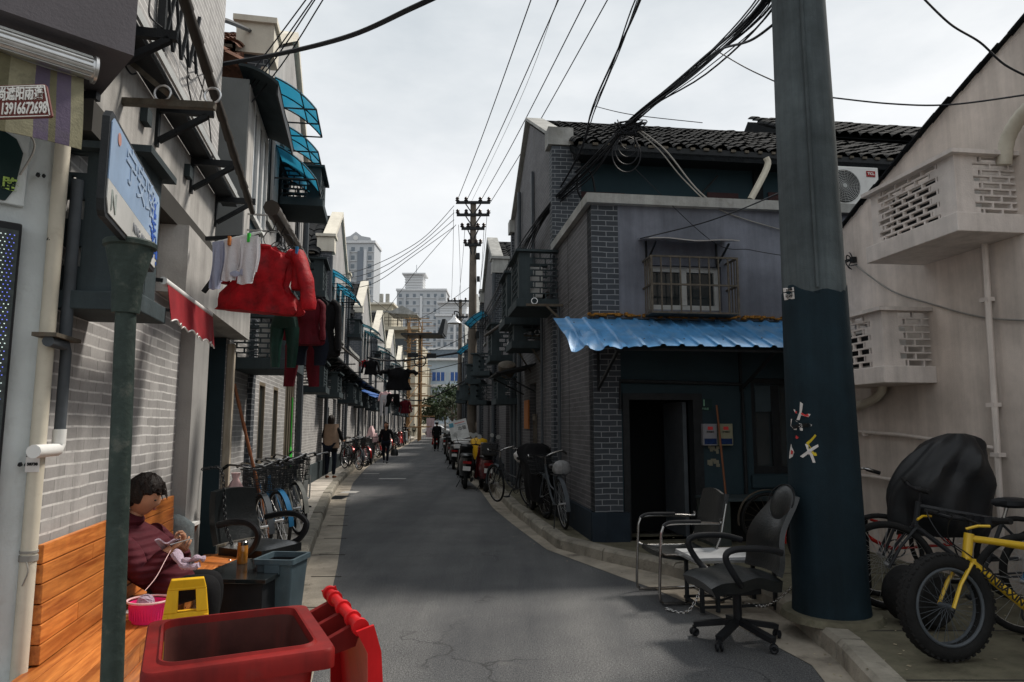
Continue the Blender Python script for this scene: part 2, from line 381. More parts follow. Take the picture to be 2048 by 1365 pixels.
def mk():
    A = M
    A['asphalt'] = asphalt_mat()
    A['conc'] = mat('pavement_concrete', (.48,.44,.385), .85, var=.3, sc=1.6, bmp=.5, bs=60, dirt=.55, dc=(.1,.09,.075), dsc=2.2)
    A['gutter'] = mat('gutter_concrete', (.31,.275,.225), .9, var=.35, sc=2.2, bmp=.6, bs=50, dirt=.7, dc=(.07,.06,.05), dsc=2.5)
    A['kerb'] = mat('kerb_stone', (.26,.24,.20), .9, var=.35, sc=3, bmp=.8, bs=40, dirt=.6, dc=(.06,.055,.045), island=.12)
    A['moss'] = mat('mossy_concrete', (.13,.12,.085), .95, var=.4, sc=3, bmp=.9, bs=35, dirt=.6, dc=(.05,.055,.03))
    A['joint'] = mat('joint_dirt', (.05,.045,.04), .95)
    A['earth'] = mat('bare_ground', (.12,.11,.1), .95)
    A['brickL'] = brick_mat('painted_brick_light', (.42,.41,.40), (.74,.73,.71), stain=.3)
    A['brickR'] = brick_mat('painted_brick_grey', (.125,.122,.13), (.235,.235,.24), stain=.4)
    A['brickP'] = brick_mat('pier_brick_dark', (.055,.064,.076), (.25,.265,.28), .2, .068, .0055, stain=.15, horiz=False)
    A['brickPL'] = brick_mat('pier_brick_grey', (.10,.11,.125), (.3,.3,.32), .2, .075, .006, stain=.2, horiz=False)
    A['stuccoL'] = mat('light_stucco', (.50,.485,.46), .85, grime=.35, var=.16, sc=1.2, bmp=.25, bs=70, streak=.35, dc=(.16,.15,.14))
    A['stuccoG'] = mat('gable_stucco', (.42,.41,.40), .85, grime=.22, var=.12, sc=1.2, bmp=.35, bs=60, streak=.25, dc=(.14,.13,.13))
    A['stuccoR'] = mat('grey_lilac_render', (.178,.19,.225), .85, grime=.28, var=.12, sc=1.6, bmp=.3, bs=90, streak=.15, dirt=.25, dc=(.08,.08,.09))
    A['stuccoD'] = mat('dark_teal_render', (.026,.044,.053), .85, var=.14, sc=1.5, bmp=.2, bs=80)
    A['cageD'] = mat('dark_grey_painted_concrete', (.050,.066,.072), .8, grime=.3, var=.15, sc=3, bmp=.2, bs=60)
    A['plinth'] = mat('dark_blue_plinth', (.016,.025,.036), .75, var=.25, sc=3, bmp=.2, bs=60, dirt=.3, dc=(.09,.09,.09))
    A['coping'] = mat('cream_coping', (.66,.62,.53), .8, var=.14, sc=2, bmp=.25, bs=50, streak=.25, dc=(.3,.26,.2))
    A['copingR'] = mat('grey_white_coping', (.38,.38,.36), .8, grime=.3, var=.18, sc=3, bmp=.3, bs=50, dirt=.35, dc=(.16,.15,.12))
    A['pink'] = mat('pinkish_render', (.74,.65,.58), .85, grime=.22, var=.10, sc=.9, bmp=.3, bs=110, streak=.18, dc=(.2,.165,.15), dirt=.15, dsc=1.2)
    A['pinkc'] = mat('pale_pink_concrete', (.72,.655,.61), .8, grime=.2, var=.12, sc=3, bmp=.25, bs=70, streak=.2, dc=(.18,.15,.14))
    A['tile'] = mat('black_roof_tile', (.007,.0085,.010), .95, spec=.15, var=.5, sc=6, bmp=.6, bs=30, dirt=.2, dc=(.07,.065,.06), island=0)
    A['tileR'] = mat('red_roof_tile', (.15,.07,.045), .8, var=.5, sc=7, bmp=.5, bs=30, dirt=.5, dc=(.04,.035,.03))
    A['tileend'] = mat('tile_end_mortar', (.11,.095,.075), .9, var=.5, sc=9)
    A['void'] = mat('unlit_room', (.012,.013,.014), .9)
    A['glass'] = glass_mat('window_glass')
    A['glassb'] = glass_mat('window_glass_pale', (.06,.08,.1), .1)
    A['white'] = mat('white_plastic', (.70,.70,.68), .5, var=.08, sc=4, dirt=.25, dc=(.35,.33,.3))
    A['frame'] = mat('grey_window_frame', (.42,.43,.42), .5, var=.12, dirt=.3, dc=(.2,.19,.17))
    A['bronze'] = mat('bronze_window_frame', (.20,.165,.12), .5, var=.2)
    A['iron'] = mat('black_iron', (.018,.02,.022), .5, var=.3, sc=12, bmp=.2)
    A['rust'] = mat('rusty_bar', (.11,.095,.075), .7, metal=.2, var=.35, sc=14, bmp=.3, dirt=.5, dc=(.12,.06,.03))
    A['steel'] = mat('chromed_steel', (.33,.32,.31), .22, metal=1, var=.12, sc=10)
    A['alu'] = mat('aluminium', (.6,.6,.6), .35, metal=.9, var=.12, sc=12, dirt=.2, dc=(.25,.25,.25))
    A['cable'] = mat('black_cable', (.012,.013,.016), .55, var=.2)
    A['cablew'] = mat('grey_cable', (.25,.24,.22), .6, var=.2)
    A['pvc'] = mat('cream_pvc_pipe', (.55,.51,.42), .5, var=.12, sc=3, dirt=.4, dc=(.3,.26,.2), streak=.3)
    A['pvcp'] = mat('pinkish_painted_pipe', (.66,.59,.54), .6, var=.12, streak=.2, dc=(.25,.2,.18))
    A['gpipe'] = mat('dark_grey_pipe', (.075,.085,.095), .55, var=.2, sc=6)
    A['polegreen'] = mat('dark_green_iron_pole', (.035,.05,.044), .55, var=.4, sc=6, bmp=.4, bs=40, dirt=.5, dc=(.13,.13,.11), dsc=12)
    A['poleconc'] = mat('weathered_concrete_pole', (.095,.115,.122), .85, grime=.45, var=.25, sc=2, bmp=.3, bs=90, streak=.5, dc=(.045,.055,.06), dirt=.3)
    A['polepaint'] = mat('dark_teal_pole_paint', (.013,.028,.038), .8, grime=.35, var=.2, sc=3, bmp=.25, bs=80)
    A['polefar'] = mat('brown_grey_pole', (.13,.11,.09), .8, var=.3, sc=2, streak=.3)
    A['ceram'] = mat('insulator_ceramic', (.04,.03,.03), .3)
    A['blue'] = mat('blue_painted_sheet', (.075,.26,.52), .42, metal=.1, var=.22, sc=2.5, dirt=.55, dc=(.22,.34,.47), dsc=2.2, streak=.45, spec=.5, grime=.3)
    A['bluedk'] = mat('blue_awning_sheet', (.03,.1,.32), .5, var=.2)
    A['cyan'] = clear_mat('cyan_polycarbonate', (.20,.58,.72), .55, .3)
    A['cyand'] = clear_mat('dusty_cyan_polycarbonate', (.3,.52,.58), .5, .4)
    A['foam'] = mat('orange_sealing_foam', (.26,.12,.025), .95, var=.6, sc=25, bmp=1, bs=40, dirt=.6, dc=(.05,.03,.02))
    A['redaw'] = mat('red_awning_cloth', (.24,.016,.022), .75, var=.25, sc=5, bmp=.2)
    A['wood'] = wood_mat('varnished_pine', (.64,.235,.055), (.27,.07,.014), .42, island=.3)
    A['woody'] = wood_mat('varnished_pine_end', (.60,.20,.045), (.32,.085,.015), .42, 'y')
    A['oldwood'] = wood_mat('weathered_white_post', (.55,.49,.4), (.34,.28,.2), .8, 'z')
    A['bamboo'] = mat('bamboo_pole', (.05,.042,.034), .6, var=.35, sc=8, st=(1,1,.3))
    A['bambooY'] = mat('yellow_bamboo', (.27,.16,.075), .6, var=.3, sc=6)
    A['brown'] = mat('brown_stick', (.19,.07,.03), .5, var=.25)
    A['leather'] = mat('black_leather', (.006,.008,.009), .33, var=.25, sc=8, bmp=.25, bs=60, spec=.55)
    A['blackp'] = mat('black_plastic', (.014,.015,.017), .4, var=.2, sc=8)
    A['rubber'] = mat('black_rubber', (.014,.014,.014), .8, var=.3, sc=14, bmp=.4, bs=60)
    A['cover'] = mat('black_waxed_cover', (.009,.010,.012), .5, var=.3, sc=6, bmp=.3, bs=12, spec=.4)
    A['cloth_k'] = mat('black_cloth', (.005,.005,.006), .9, var=.3, sc=8, bmp=.4, bs=25)
    A['cloth_n'] = mat('navy_cloth', (.007,.010,.018), .9, var=.3, sc=8, bmp=.4, bs=25)
    A['cloth_r'] = mat('crimson_cloth', (.27,.004,.008), .6, var=.55, sc=9, bmp=.9, bs=16)
    A['cloth_dr'] = mat('dark_red_cloth', (.075,.003,.008), .8, var=.3, sc=6, bmp=.4, bs=20)
    A['cloth_g'] = mat('dark_green_cloth', (.003,.025,.017), .5, var=.5, sc=7, bmp=.5, bs=14)
    A['cloth_w'] = mat('white_towel', (.62,.60,.62), .95, var=.10, sc=5, bmp=.6, bs=90)
    A['cloth_l'] = mat('lilac_towel', (.34,.36,.47), .95, var=.12, sc=5, bmp=.6, bs=90)
    A['cloth_b'] = mat('beige_cloth', (.26,.18,.13), .9, var=.15, sc=6, bmp=.4, bs=40)
    A['cloth_o'] = mat('olive_grey_cloth', (.20,.19,.14), .9, var=.2, sc=6)
    A['knit'] = mat('mauve_knitting', (.42,.33,.40), .95, var=.12, sc=30, bmp=.8, bs=120)
    A['skin'] = mat('skin', (.42,.225,.14), .5, var=.12, sc=12, bmp=.12, bs=40)
    A['hair'] = mat('dark_hair', (.017,.012,.010), .5, var=.6, sc=50, bmp=.8, bs=60, st=(1,1,.35))
    A['binred'] = mat('faded_red_plastic', (.40,.010,.010), .45, grime=.45, var=.22, sc=3.5, bmp=.1, bs=60, dirt=.55, dc=(.17,.028,.022), dsc=3.2, spec=.45)
    A['binrim'] = mat('dusty_red_plastic', (.25,.013,.011), .55, grime=.5, var=.25, sc=5, dirt=.6, dc=(.09,.03,.025), dsc=5)
    A['binin'] = mat('grimy_bin_inside', (.07,.022,.018), .6, var=.5, sc=4, dirt=.6, dc=(.28,.03,.02), dsc=4, streak=.4)
    A['binlid'] = mat('bright_red_lid', (.66,.015,.018), .42, grime=.3, var=.12, sc=4)
    A['bingrey'] = mat('slate_plastic', (.075,.11,.13), .5, grime=.3, var=.15, sc=5, dirt=.3, dc=(.2,.22,.23))
    A['yellow'] = mat('yellow_plastic', (.76,.43,.015), .45, grime=.25, var=.12, sc=5, dirt=.3, dc=(.5,.25,.02))
    A['yelbike'] = mat('yellow_bike_paint', (.66,.42,.02), .3, metal=.1, var=.1, spec=.6)
    A['pinkb'] = mat('pink_basket_plastic', (.78,.03,.19), .35, var=.1, sc=8)
    A['palepink'] = mat('pale_pink_plastic', (.75,.5,.5), .5)
    A['tabletop'] = mat('black_lacquer', (.012,.015,.016), .12, var=.3, sc=3, spec=.7)
    A['tea'] = mat('tea_in_glass', (.32,.13,.02), .08, var=.35, sc=25, spec=.8)
    A['stone'] = mat('rough_grey_stone', (.12,.14,.145), .9, var=.5, sc=7, bmp=.9, bs=18, dirt=.5, dc=(.32,.33,.32))
    A['signblue'] = None
    A['red'] = mat('red_paint', (.30,.012,.012), .35, var=.15)
    A['redm'] = mat('red_bike_paint', (.45,.02,.015), .25, metal=.2, spec=.7)
    A['bikeblue'] = mat('blue_bike_paint', (.03,.15,.30), .3)
    A['bikew'] = mat('cream_bike_paint', (.42,.41,.36), .35, var=.1, dirt=.3)
    A['bikek'] = mat('dark_bike_paint', (.03,.032,.035), .35)
    A['scoot'] = mat('maroon_scooter_paint', (.10,.012,.014), .25, spec=.6)
    A['scootk'] = mat('black_scooter_paint', (.012,.013,.014), .3, spec=.6)
    A['green'] = mat('bright_green_plastic', (.05,.5,.06), .5)
    A['orange'] = mat('orange_board', (.42,.15,.045), .6, var=.2)
    A['plate'] = mat('maroon_sign_plate', (.14,.035,.03), .5, var=.12, sc=8)
    A['letw'] = mat('white_lettering', (.75,.74,.70), .6, var=.1, sc=30)
    A['letk'] = mat('black_lettering', (.02,.02,.02), .6)
    A['letg'] = mat('pale_green_lettering', (.22,.42,.30), .5)
    A['platek'] = mat('dark_number_plate', (.012,.03,.03), .5)
    A['paper'] = mat('sticker_paper', (.62,.60,.58), .8, var=.12, sc=20, dirt=.3, dc=(.4,.3,.3))
    A['papery'] = mat('yellow_sticker', (.55,.42,.03), .8, var=.2, sc=20)
    A['paperr'] = mat('red_print', (.55,.05,.05), .8, var=.2)
    A['leaf'] = mat('tree_leaf', (.032,.045,.02), .7, var=.45, sc=2, island=.4)
    A['leafd'] = mat('dark_tree_leaf', (.025,.045,.018), .7, var=.45, sc=2, island=.4)
    A['bark'] = mat('bark', (.10,.08,.06), .9, var=.3, sc=6, bmp=.6, bs=20)
    A['tower'] = mat('pale_tower_render', (.46,.48,.50), .85, var=.06, sc=.05)
    A['towerd'] = mat('tower_recess_grey', (.20,.225,.26), .85, var=.1, sc=.1)
    A['towerw'] = mat('tower_white_trim', (.64,.65,.66), .8)
    A['towerg'] = glass_mat('tower_window_glass', (.10,.12,.14), .25)
    A['cream'] = mat('cream_render', (.46,.42,.33), .85, var=.1, sc=.6, streak=.2, dc=(.28,.25,.2))
    A['paleblue'] = mat('pale_blue_render', (.45,.53,.60), .8, var=.08, sc=.5)
    A['deepblue'] = mat('deep_blue_glass', (.05,.12,.35), .3)
    A['cpaint'] = mat('white_car_paint', (.75,.76,.78), .2, spec=.6, var=.03)
    A['pane'] = mat('whitewashed_wall', (.60,.645,.65), .75, var=.14, sc=2, bmp=.45, bs=24, dirt=.3, dc=(.28,.28,.26), streak=.2)
mk()
# ------------------------------------------------------------------ street lines (metres; y runs down the street)
def interp(tab, y):
    if y <= tab[0][0]:
        (a, b), (c, d) = tab[0], tab[1]
    elif y >= tab[-1][0]:
        (a, b), (c, d) = tab[-2], tab[-1]
    else:
        for i in range(len(tab)-1):
            if tab[i][0] <= y <= tab[i+1][0]: (a, b), (c, d) = tab[i], tab[i+1]; break
    return b + (d-b)*(y-a)/(c-a)
LW = [(-3,-.82),(3,-2.14),(8,-3.24),(14,-4.45),(21.5,-5.6),(33,-7.2),(48.5,-8.6),(59,-9.6),(90,-12.8)]
RW = [(8.4,1.0),(13.4,.35),(22.8,-.8),(40,-2.7),(70,-5.2),(95,-7.4)]
LK = [(-3,.05),(3,-1.25),(7.6,-2.21),(14,-3.66),(18,-4.45),(25,-5.58),(33,-6.45),(48.5,-7.9),(59,-9.0),(90,-12.1)]
RK = [(-3,1.2),(2.5,1.5),(3.94,2.0),(5.1,2.17),(6.2,2.1),(7.1,1.55),(7.9,.93),(8.6,.55),(12.1,.0),(15.9,-.42),(22.8,-1.5),(40,-3.4),(70,-5.9),(95,-8.1)]
LA = [(y, x+(.33 if y < 20 else .36)) for y, x in LK]
RA = [(-3,1.0),(2.5,1.35),(4.0,1.8),(4.5,1.88),(5.5,1.66),(6.5,1.31),(6.9,1.12),(8.5,.42),(10.4,.05),(12.6,-.34),(15.9,-.72),(22.8,-1.8),(40,-3.7),(70,-6.2),(95,-8.4)]
def lw(y): return interp(LW, y)
def rw(y): return interp(RW, y)
PZ = .12
def strip(name, fa, fb, z, m, y0=-3, y1=95, step=.5, ext=None):
    ys = []; y = y0
    while y < y1: ys.append(y); y += step if y < 20 else step*4
    ys.append(y1); b = MB(); vs = []; fs = []
    for y in ys: vs += [(fa(y), y, z), (fb(y), y, z)]
    for i in range(len(ys)-1): fs.append((2*i, 2*i+1, 2*i+3, 2*i+2))
    b.add(vs, fs); return struct(b.build(name, m))
g = MB(); g.add([(-1500,-300,-.03),(1500,-300,-.03),(1500,2500,-.03),(-1500,2500,-.03)], [(0,1,2,3)]); struct(g.build('ground', M['earth']))
strip('road', lambda y: interp(LA, y), lambda y: interp(RA, y), 0, M['asphalt'])
cr = MB(); cr.add([(-60,95,.0),(60,95,.0),(60,104,.0),(-60,104,.0)], [(0,1,2,3)]); struct(cr.build('cross_road', M['asphalt']))
strip('gutter_strip', lambda y: interp(LK, y)-.02, lambda y: interp(LA, y), .004, M['gutter'])
strip('gutter_strip', lambda y: interp(RA, y), lambda y: interp(RK, y)+.03, .004, M['gutter'])
strip('pavement', lambda y: lw(y)-.3, lambda y: interp(LK, y)-.14, PZ, M['conc'])
strip('pavement', lambda y: interp(RK, y)+.14, lambda y: max(rw(max(y, 8.4))+.3, 4.93-.13*y+.3 if y < 9 else -9), PZ, M['moss'], y1=95)
# kerb stones, each a block with a worn edge
def kerbs(tab, sgn, y0, y1, L=.8):
    b = MB(); y = y0; q = random.Random(5)
    while y < y1:
        l = L if y < 20 else L*3
        a0 = V((interp(tab, y+.006), y+.006)); a1 = V((interp(tab, y+l-.006), y+l-.006)); d = (a1-a0).normalized()
        nx = V((d.y, -d.x))*sgn      # towards the road
        h = PZ+.012+q.uniform(-.008, .01)
        inn = -nx*.15; jt = q.uniform(-.008, .008)
        def P(p, off, z): return (p.x+off.x, p.y+off.y, z)
        o0 = nx*(0+jt); o1 = nx*(.02+jt)
        vs = []
        for p in (a0, a1):
            vs += [P(p, o1, -.02), P(p, o0+nx*.006, h-.03), P(p, o0-nx*.022, h), P(p, inn, h), P(p, inn, -.02)]
        fs = [(0,1,6,5),(1,2,7,6),(2,3,8,7),(3,4,9,8),(0,4,3,2,1),(5,6,7,8,9)]
        if sgn < 0: fs = [tuple(reversed(f)) for f in fs]
        b.add(vs, fs); y += l
    return b
struct(kerbs(LK, 1, -1, 90).build('kerb', M['kerb'])); struct(kerbs(RK, -1, -1, 90).build('kerb', M['kerb']))
# joints cut across the pavements and gutters
b = MB(); y = 3.2
while y < 40:
    a = lw(y); c = interp(LK, y)-.15; b.bx(a, c, y, y+.014, PZ, PZ+.003); 
    c2 = interp(LK, y); b.bx(c2+.02, interp(LA, y)-.01, y+.35, y+.362, .004, .008)
    y += 1.15
y = 3.0
while y < 30:
    c = interp(RK, y)+.16; b.bx(c, (rw(y) if y > 8.4 else 4), y, y+.016, PZ, PZ+.003); y += .9
struct(b.build('pavement_joints', M['joint']))
b = MB()
for (px, py, w, d) in ((785,958,.75,.16),(742,948,.5,.12),(700,985,.35,.2)):
    p = G(px, py); b.bx(p.x-w/2, p.x+w/2, p.y-d, p.y+d, .004, .006)
struct(b.build('road_marking', mat('worn_white_marking', (.42,.41,.39), .85, var=.3, dirt=.5, dc=(.12,.12,.12))))
b = MB(); p = G(677, 996)
b.bx(p.x-.16, p.x+.16, p.y-.35, p.y+.35, .004, .012)
for i in range(6): b.bx(p.x-.14, p.x+.14, p.y-.3+i*.11, p.y-.27+i*.11, .012, .02)
tag(b.build('drain_grate', M['iron']), 'small iron drain grate set in the concrete gutter beside the kerb', 'drain grate')

# litter, grit and fallen leaves lying in the gutters
b = MB(); q = random.Random(17)
for k in range(900):
    y = q.uniform(3, 30)**1.0; side = q.random() < .5
    x = (interp(LK, y)+abs(q.gauss(0,.14))+.03) if side else (interp(RK, y)-abs(q.gauss(0,.16))-.03)
    s_ = q.uniform(.004, .016); a = q.uniform(0, 6.28); z = .006
    b.add([(x+s_*math.cos(a+t_)*q.uniform(.5,1), y+s_*math.sin(a+t_)*q.uniform(.5,1), z+q.uniform(0,.006)) for t_ in (0,1.6,3.1,4.7)], [(0,1,2,3)])
for k in range(260):
    y = q.uniform(3, 9); x = q.uniform(2.0, 3.6) if y < 6 else q.uniform(1.4, 4)
    s_ = q.uniform(.005, .022); a = q.uniform(0, 6.28); z = PZ+.003
    b.add([(x+s_*math.cos(a+t_)*q.uniform(.5,1), y+s_*math.sin(a+t_)*q.uniform(.5,1), z+q.uniform(0,.006)) for t_ in (0,1.6,3.1,4.7)], [(0,1,2,3)])
tag(b.build('gutter_litter', mat('litter', (.30,.26,.18), .9, island=.5, var=.4)), 'scattered bits of leaf and paper litter lying along both gutters', 'litter', kind='stuff')

# ------------------------------------------------------------------ building kit
def tile_roof(w, sl, rise, run, wave=.23, rows=None, seed=1, amp=.075):
    """sheet of cap-and-pan tiles: local x across, y from eave(0) up to ridge(run), z up to rise"""
    q = random.Random(seed); nx = int(w/wave); L = math.hypot(run, rise); rows = rows or int(L/.22)
    ux, uz = run/L, rise/L; vs = []; fs = []; seg = 6
    for r in range(rows):
        for e in (0, 1):
            t = (r+e)/rows*L + (.02 if e else 0); off = .022 if e == 0 else 0
            for i in range(nx*seg+1):
                ph = (i % seg)/seg; col = i//seg
                jz = random.Random(seed*7919+r*131+col).uniform(-.012, .012)
                h = amp*abs(math.sin(math.pi*ph))**.7 if ph < 1 else 0
                h += off+jz
                vs.append((i/seg*wave*(w/(nx*wave)), t*ux - h*uz, t*uz + h*ux))
    W = nx*seg+1
    for k in range(rows*2-1):
        for i in range(nx*seg):
            a = k*W+i; fs.append((a, a+1, a+W+1, a+W))
    return vs, fs
def window_parts(root, x0, x1, z0, z1, y=.1, n=2, fm='frame', gm='glass', sill=True, fw=.05):
    f = MB(); f.bx(x0, x1, y-.03, y+.03, z0, z0+fw); f.bx(x0, x1, y-.03, y+.03, z1-fw, z1)
    f.bx(x0, x0+fw, y-.03, y+.03, z0+fw, z1-fw); f.bx(x1-fw, x1, y-.03, y+.03, z0+fw, z1-fw)
    for i in range(1, n):
        c = x0+(x1-x0)*i/n; f.bx(c-fw*.6, c+fw*.6, y-.04, y+.025, z0+fw, z1-fw)
    o = f.build('window', M[fm], root)
    MB().bx(x0+.02, x1-.02, y+.005, y+.012, z0+.02, z1-.02).build('pane', M[gm], o)
    if sill: MB().bx(x0-.06, x1+.06, -.06, .06, z0-.07, z0-.003).build('sill', M['copingR'], o)
    return o
def gable_block(root, xr, hw, ze, zr, D, wall, roofm, copm, pierm, holes=(), upm=None, wave=.23, rows=None, far=False, wall0=0.0, zsp=3.3, knee=True, ct=.13):
    """gable end wall in the plane y=0..0.24 with copings, roof running back along y"""
    holes = list(holes)
    w = MB(); w.wallgrid(xr-hw, xr+hw, wall0, zsp, holes, 0, .24)
    if not upm: 
        w.wallgrid(xr-hw, xr+hw, zsp, ze, holes, 0, .24); w.prism([(xr-hw, ze), (xr+hw, ze), (xr, zr)], 0, .24)
    w.bx(xr-hw, xr-hw+.24, .24, D, wall0, ze-.05) if False else None
    w.build('wall', M[wall], root)
    if upm:
        u = MB(); u.wallgrid(xr-hw, xr+hw, zsp, ze, holes, -.012, .24); u.prism([(xr-hw, ze), (xr+hw, ze), (xr, zr)], -.012, .24)
        u.build('upper_wall', M[upm], root)
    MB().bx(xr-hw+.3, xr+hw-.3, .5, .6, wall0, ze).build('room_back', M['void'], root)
    f = MB(); f.bx(xr-hw, xr-hw+.22, .24, D, wall0, ze); f.bx(xr+hw-.22, xr+hw, .24, D, wall0, ze)
    f.build('side_wall', M['stuccoD'], root)
    sl = (zr-ze)/hw; oh = .5
    for sgn in (-1, 1):
        vs, fs = tile_roof(D-.2, 0, (hw+oh)*sl, hw+oh, wave, rows, seed=int(xr*3)+sgn+5)
        # local: across -> house y ; up -> towards the ridge
        if sgn < 0: Mr = Mx(((0,1,0,xr-hw-oh),(1,0,0,.22),(0,0,1,ze-oh*sl+.04),(0,0,0,1)))
        else: Mr = Mx(((0,-1,0,xr+hw+oh),(1,0,0,.22),(0,0,1,ze-oh*sl+.04),(0,0,0,1)))
        r = MB(); r.add(vs, fs if sgn > 0 else [tuple(reversed(q)) for q in fs], True, Mr)
        e = xr+sgn*(hw+oh); z0 = ze-oh*sl
        # boards below the tiles
        r2 = [(e, z0-.03), (xr, zr), (xr, zr-.12), (e, z0-.13)]
        r.prism(r2, .24, D)
        o = r.build('roof', M[roofm], root)
        b = MB(); n = int((D-.2)/wave)
        if not far:
            for i in range(n):
                b.cb((e+sgn*.012, .22+(i+.5)*wave, z0+.05), (.03, wave*rnd.uniform(.25,.45), .04))
            b.build('eave_tile_pattern', M['tileend'], o)
    rd = MB(); rd.tube([(xr, .24, zr+.05), (xr, D, zr+.05)], .07, 8); rd.build('ridge_tiles', M[roofm], root)
    cp = MB(); tk = ct; wd = .34
    for sgn in (-1, 1):
        xa = xr+sgn*(hw+.08)
        cp.prism([(xa, ze+.04), (xr, zr+.10), (xr, zr+.10+tk*1.2), (xa, ze+.04+tk*1.2)], -.09, .27)
        cp.bx(xr+sgn*(hw-.28), xr+sgn*(hw+.16), -.14, .34, ze-.12, ze+.30) if knee and not far else cp.bx(xr+sgn*(hw-.2), xr+sgn*(hw+.12), -.12, .3, ze-.1, ze+.2)
        cp.bx(xr+sgn*(hw-.33), xr+sgn*(hw+.21), -.18, .38, ze+.30, ze+.38) if knee and not far else None
    cp.build('coping', M[copm], root)
    for sgn in (-1, 1):
        p = MB(); a = xr+sgn*(hw+.02); bb = xr+sgn*(hw-.02)
        p.bx(xr+sgn*(hw+.10), xr+sgn*(hw-.12), -.06, .42, 0, ze-.12); p.build('pier', M[pierm], root)
def wing(root, x0, x1, h, D, wall, copm, holes=(), thick=.22, closed=True):
    w = MB(); w.wallgrid(x0, x1, 0, h, list(holes), 0, thick); w.build('yard_wall', M[wall], root)
    c = MB(); c.bx(x0, x1, -.06, thick+.06, h, h+.11); c.build('wall_coping', M[copm], root)
    for hh in holes:
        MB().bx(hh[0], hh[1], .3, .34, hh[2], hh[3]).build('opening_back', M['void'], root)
def lattice(b, x0, x1, z0, z1, rows, y, th=.03, solidL=0, solidR=0, M=None, teeth=.09, bar=.016):
    """pierced screen of staggered brick-shaped holes between x0..x1"""
    dz = (z1-z0)/rows
    if solidL: b.bx(x0, x0+solidL, y, y+th, z0, z1, M)
    if solidR: b.bx(x1-solidR, x1, y, y+th, z0, z1, M)
    xa = x0+solidL; xb = x1-solidR
    for r in range(rows+1): b.bx(xa, xb, y+.003, y+th-.003, z0+r*dz-bar/2, z0+r*dz+bar/2, M)
    step = .17
    for r in range(rows):
        off = 0 if r % 2 else step/2
        if solidR and r % 2: b.bx(xb-teeth, xb, y+.001, y+th-.001, z0+r*dz, z0+(r+1)*dz, M)
        if solidL and r % 2 == 0: b.bx(xa, xa+teeth*.6, y+.001, y+th-.001, z0+r*dz, z0+(r+1)*dz, M)
        x = xa+off
        while x < xb:
            b.bx(x-bar/2, x+bar/2, y+.002, y+th-.002, z0+r*dz, z0+(r+1)*dz, M); x += step
def ac_cage(label, MM, w=.95, d=.55, h=.72, m='cageD', group=None, rows=9, sideR=True, name='air_conditioner_cage', tray=.13, side_solid=.13):
    """local: x along the wall 0..w, front at y=-d, wall at y=0, z=0 the tray's bottom"""
    t = thing(name, label, 'AC cage', MM, group)
    a = MB(); a.bx(-.05, w+.05, -d-.05, 0, 0, tray); a.build('tray', M[m], t, bev=.006)
    f = MB(); lattice(f, 0, w, tray, h, rows, -d, .035, .09, .18); f.build('front_screen', M[m], t)
    for k, x in enumerate((0, w)):
        s = MB(); Ms = Mx(((0,0,0,0),(1,0,0,-d+.035),(0,0,1,0),(0,0,0,1))); 
        Ms = Mx(((0,1,0,x if k == 0 else x-.035),(1,0,0,-d+.035),(0,0,1,0),(0,0,0,1)))
        lattice(s, 0, d-.035, tray, h, rows, 0, .035, side_solid, .0, Ms); 
        s.build('side_screen', M[m], t)
    c = MB(); c.bx(-.06, w+.06, -d-.06, -d+.09, h, h+.035); c.bx(-.06, .07, -d+.09, 0, h, h+.035); c.bx(w-.07, w+.06, -d+.09, 0, h, h+.035); c.build('rim', M[m], t)
    return t
def ac_unit(label, MM, w=.78, d=.28, h=.52, logo=None, group=None, simple=False, coil=False):
    t = thing('air_conditioner_unit', label, 'air conditioner', MM, group)
    MB().bx(0, w, 0, d, 0, h).build('casing', M['white'], t, bev=.012)
    fx = w*.40; fz = h*.5; r = h*.40
    MB().lathe([(r, 0), (r, .012), (r*.3, .014)], 28, T(fx, -.002, fz) @ RX(90)).build('fan_opening', M['blackp'], t)
    if coil: MB().bx(.02, w*.76, -.014, -.004, .03, h-.03).build('coil_and_cage_shade', M['blackp'], t)  # black sheet for the coil's dark fins and the shade inside the cage
    if not simple:
        g_ = MB()
        for k in range(9): g_.torus((fx, -.02, fz), r*(k+1.3)/10, .0035, 24, 4)
        for k in range(24):
            a = 2*math.pi*k/24; g_.bar((fx+.03*math.cos(a), -.018, fz+.03*math.sin(a)), (fx+r*math.cos(a+.5), -.018, fz+r*math.sin(a+.5)), .003)
        g_.lathe([(.03, 0), (.03, .01)], 16, T(fx, -.018, fz) @ RX(90)); g_.build('fan_grille', M['frame'], t)
    if logo:
        p = MB().bx(w*.79, w*.94, -.008, -.002, h*.76, h*.90).build('logo_plate', M['red'], t)
        text(logo, h*.085, M['letw'], p, T(w*.865, -.010, h*.83) @ TXF, 'logo_lettering', .0015, sx=1.15, bold=.0015)
    return t
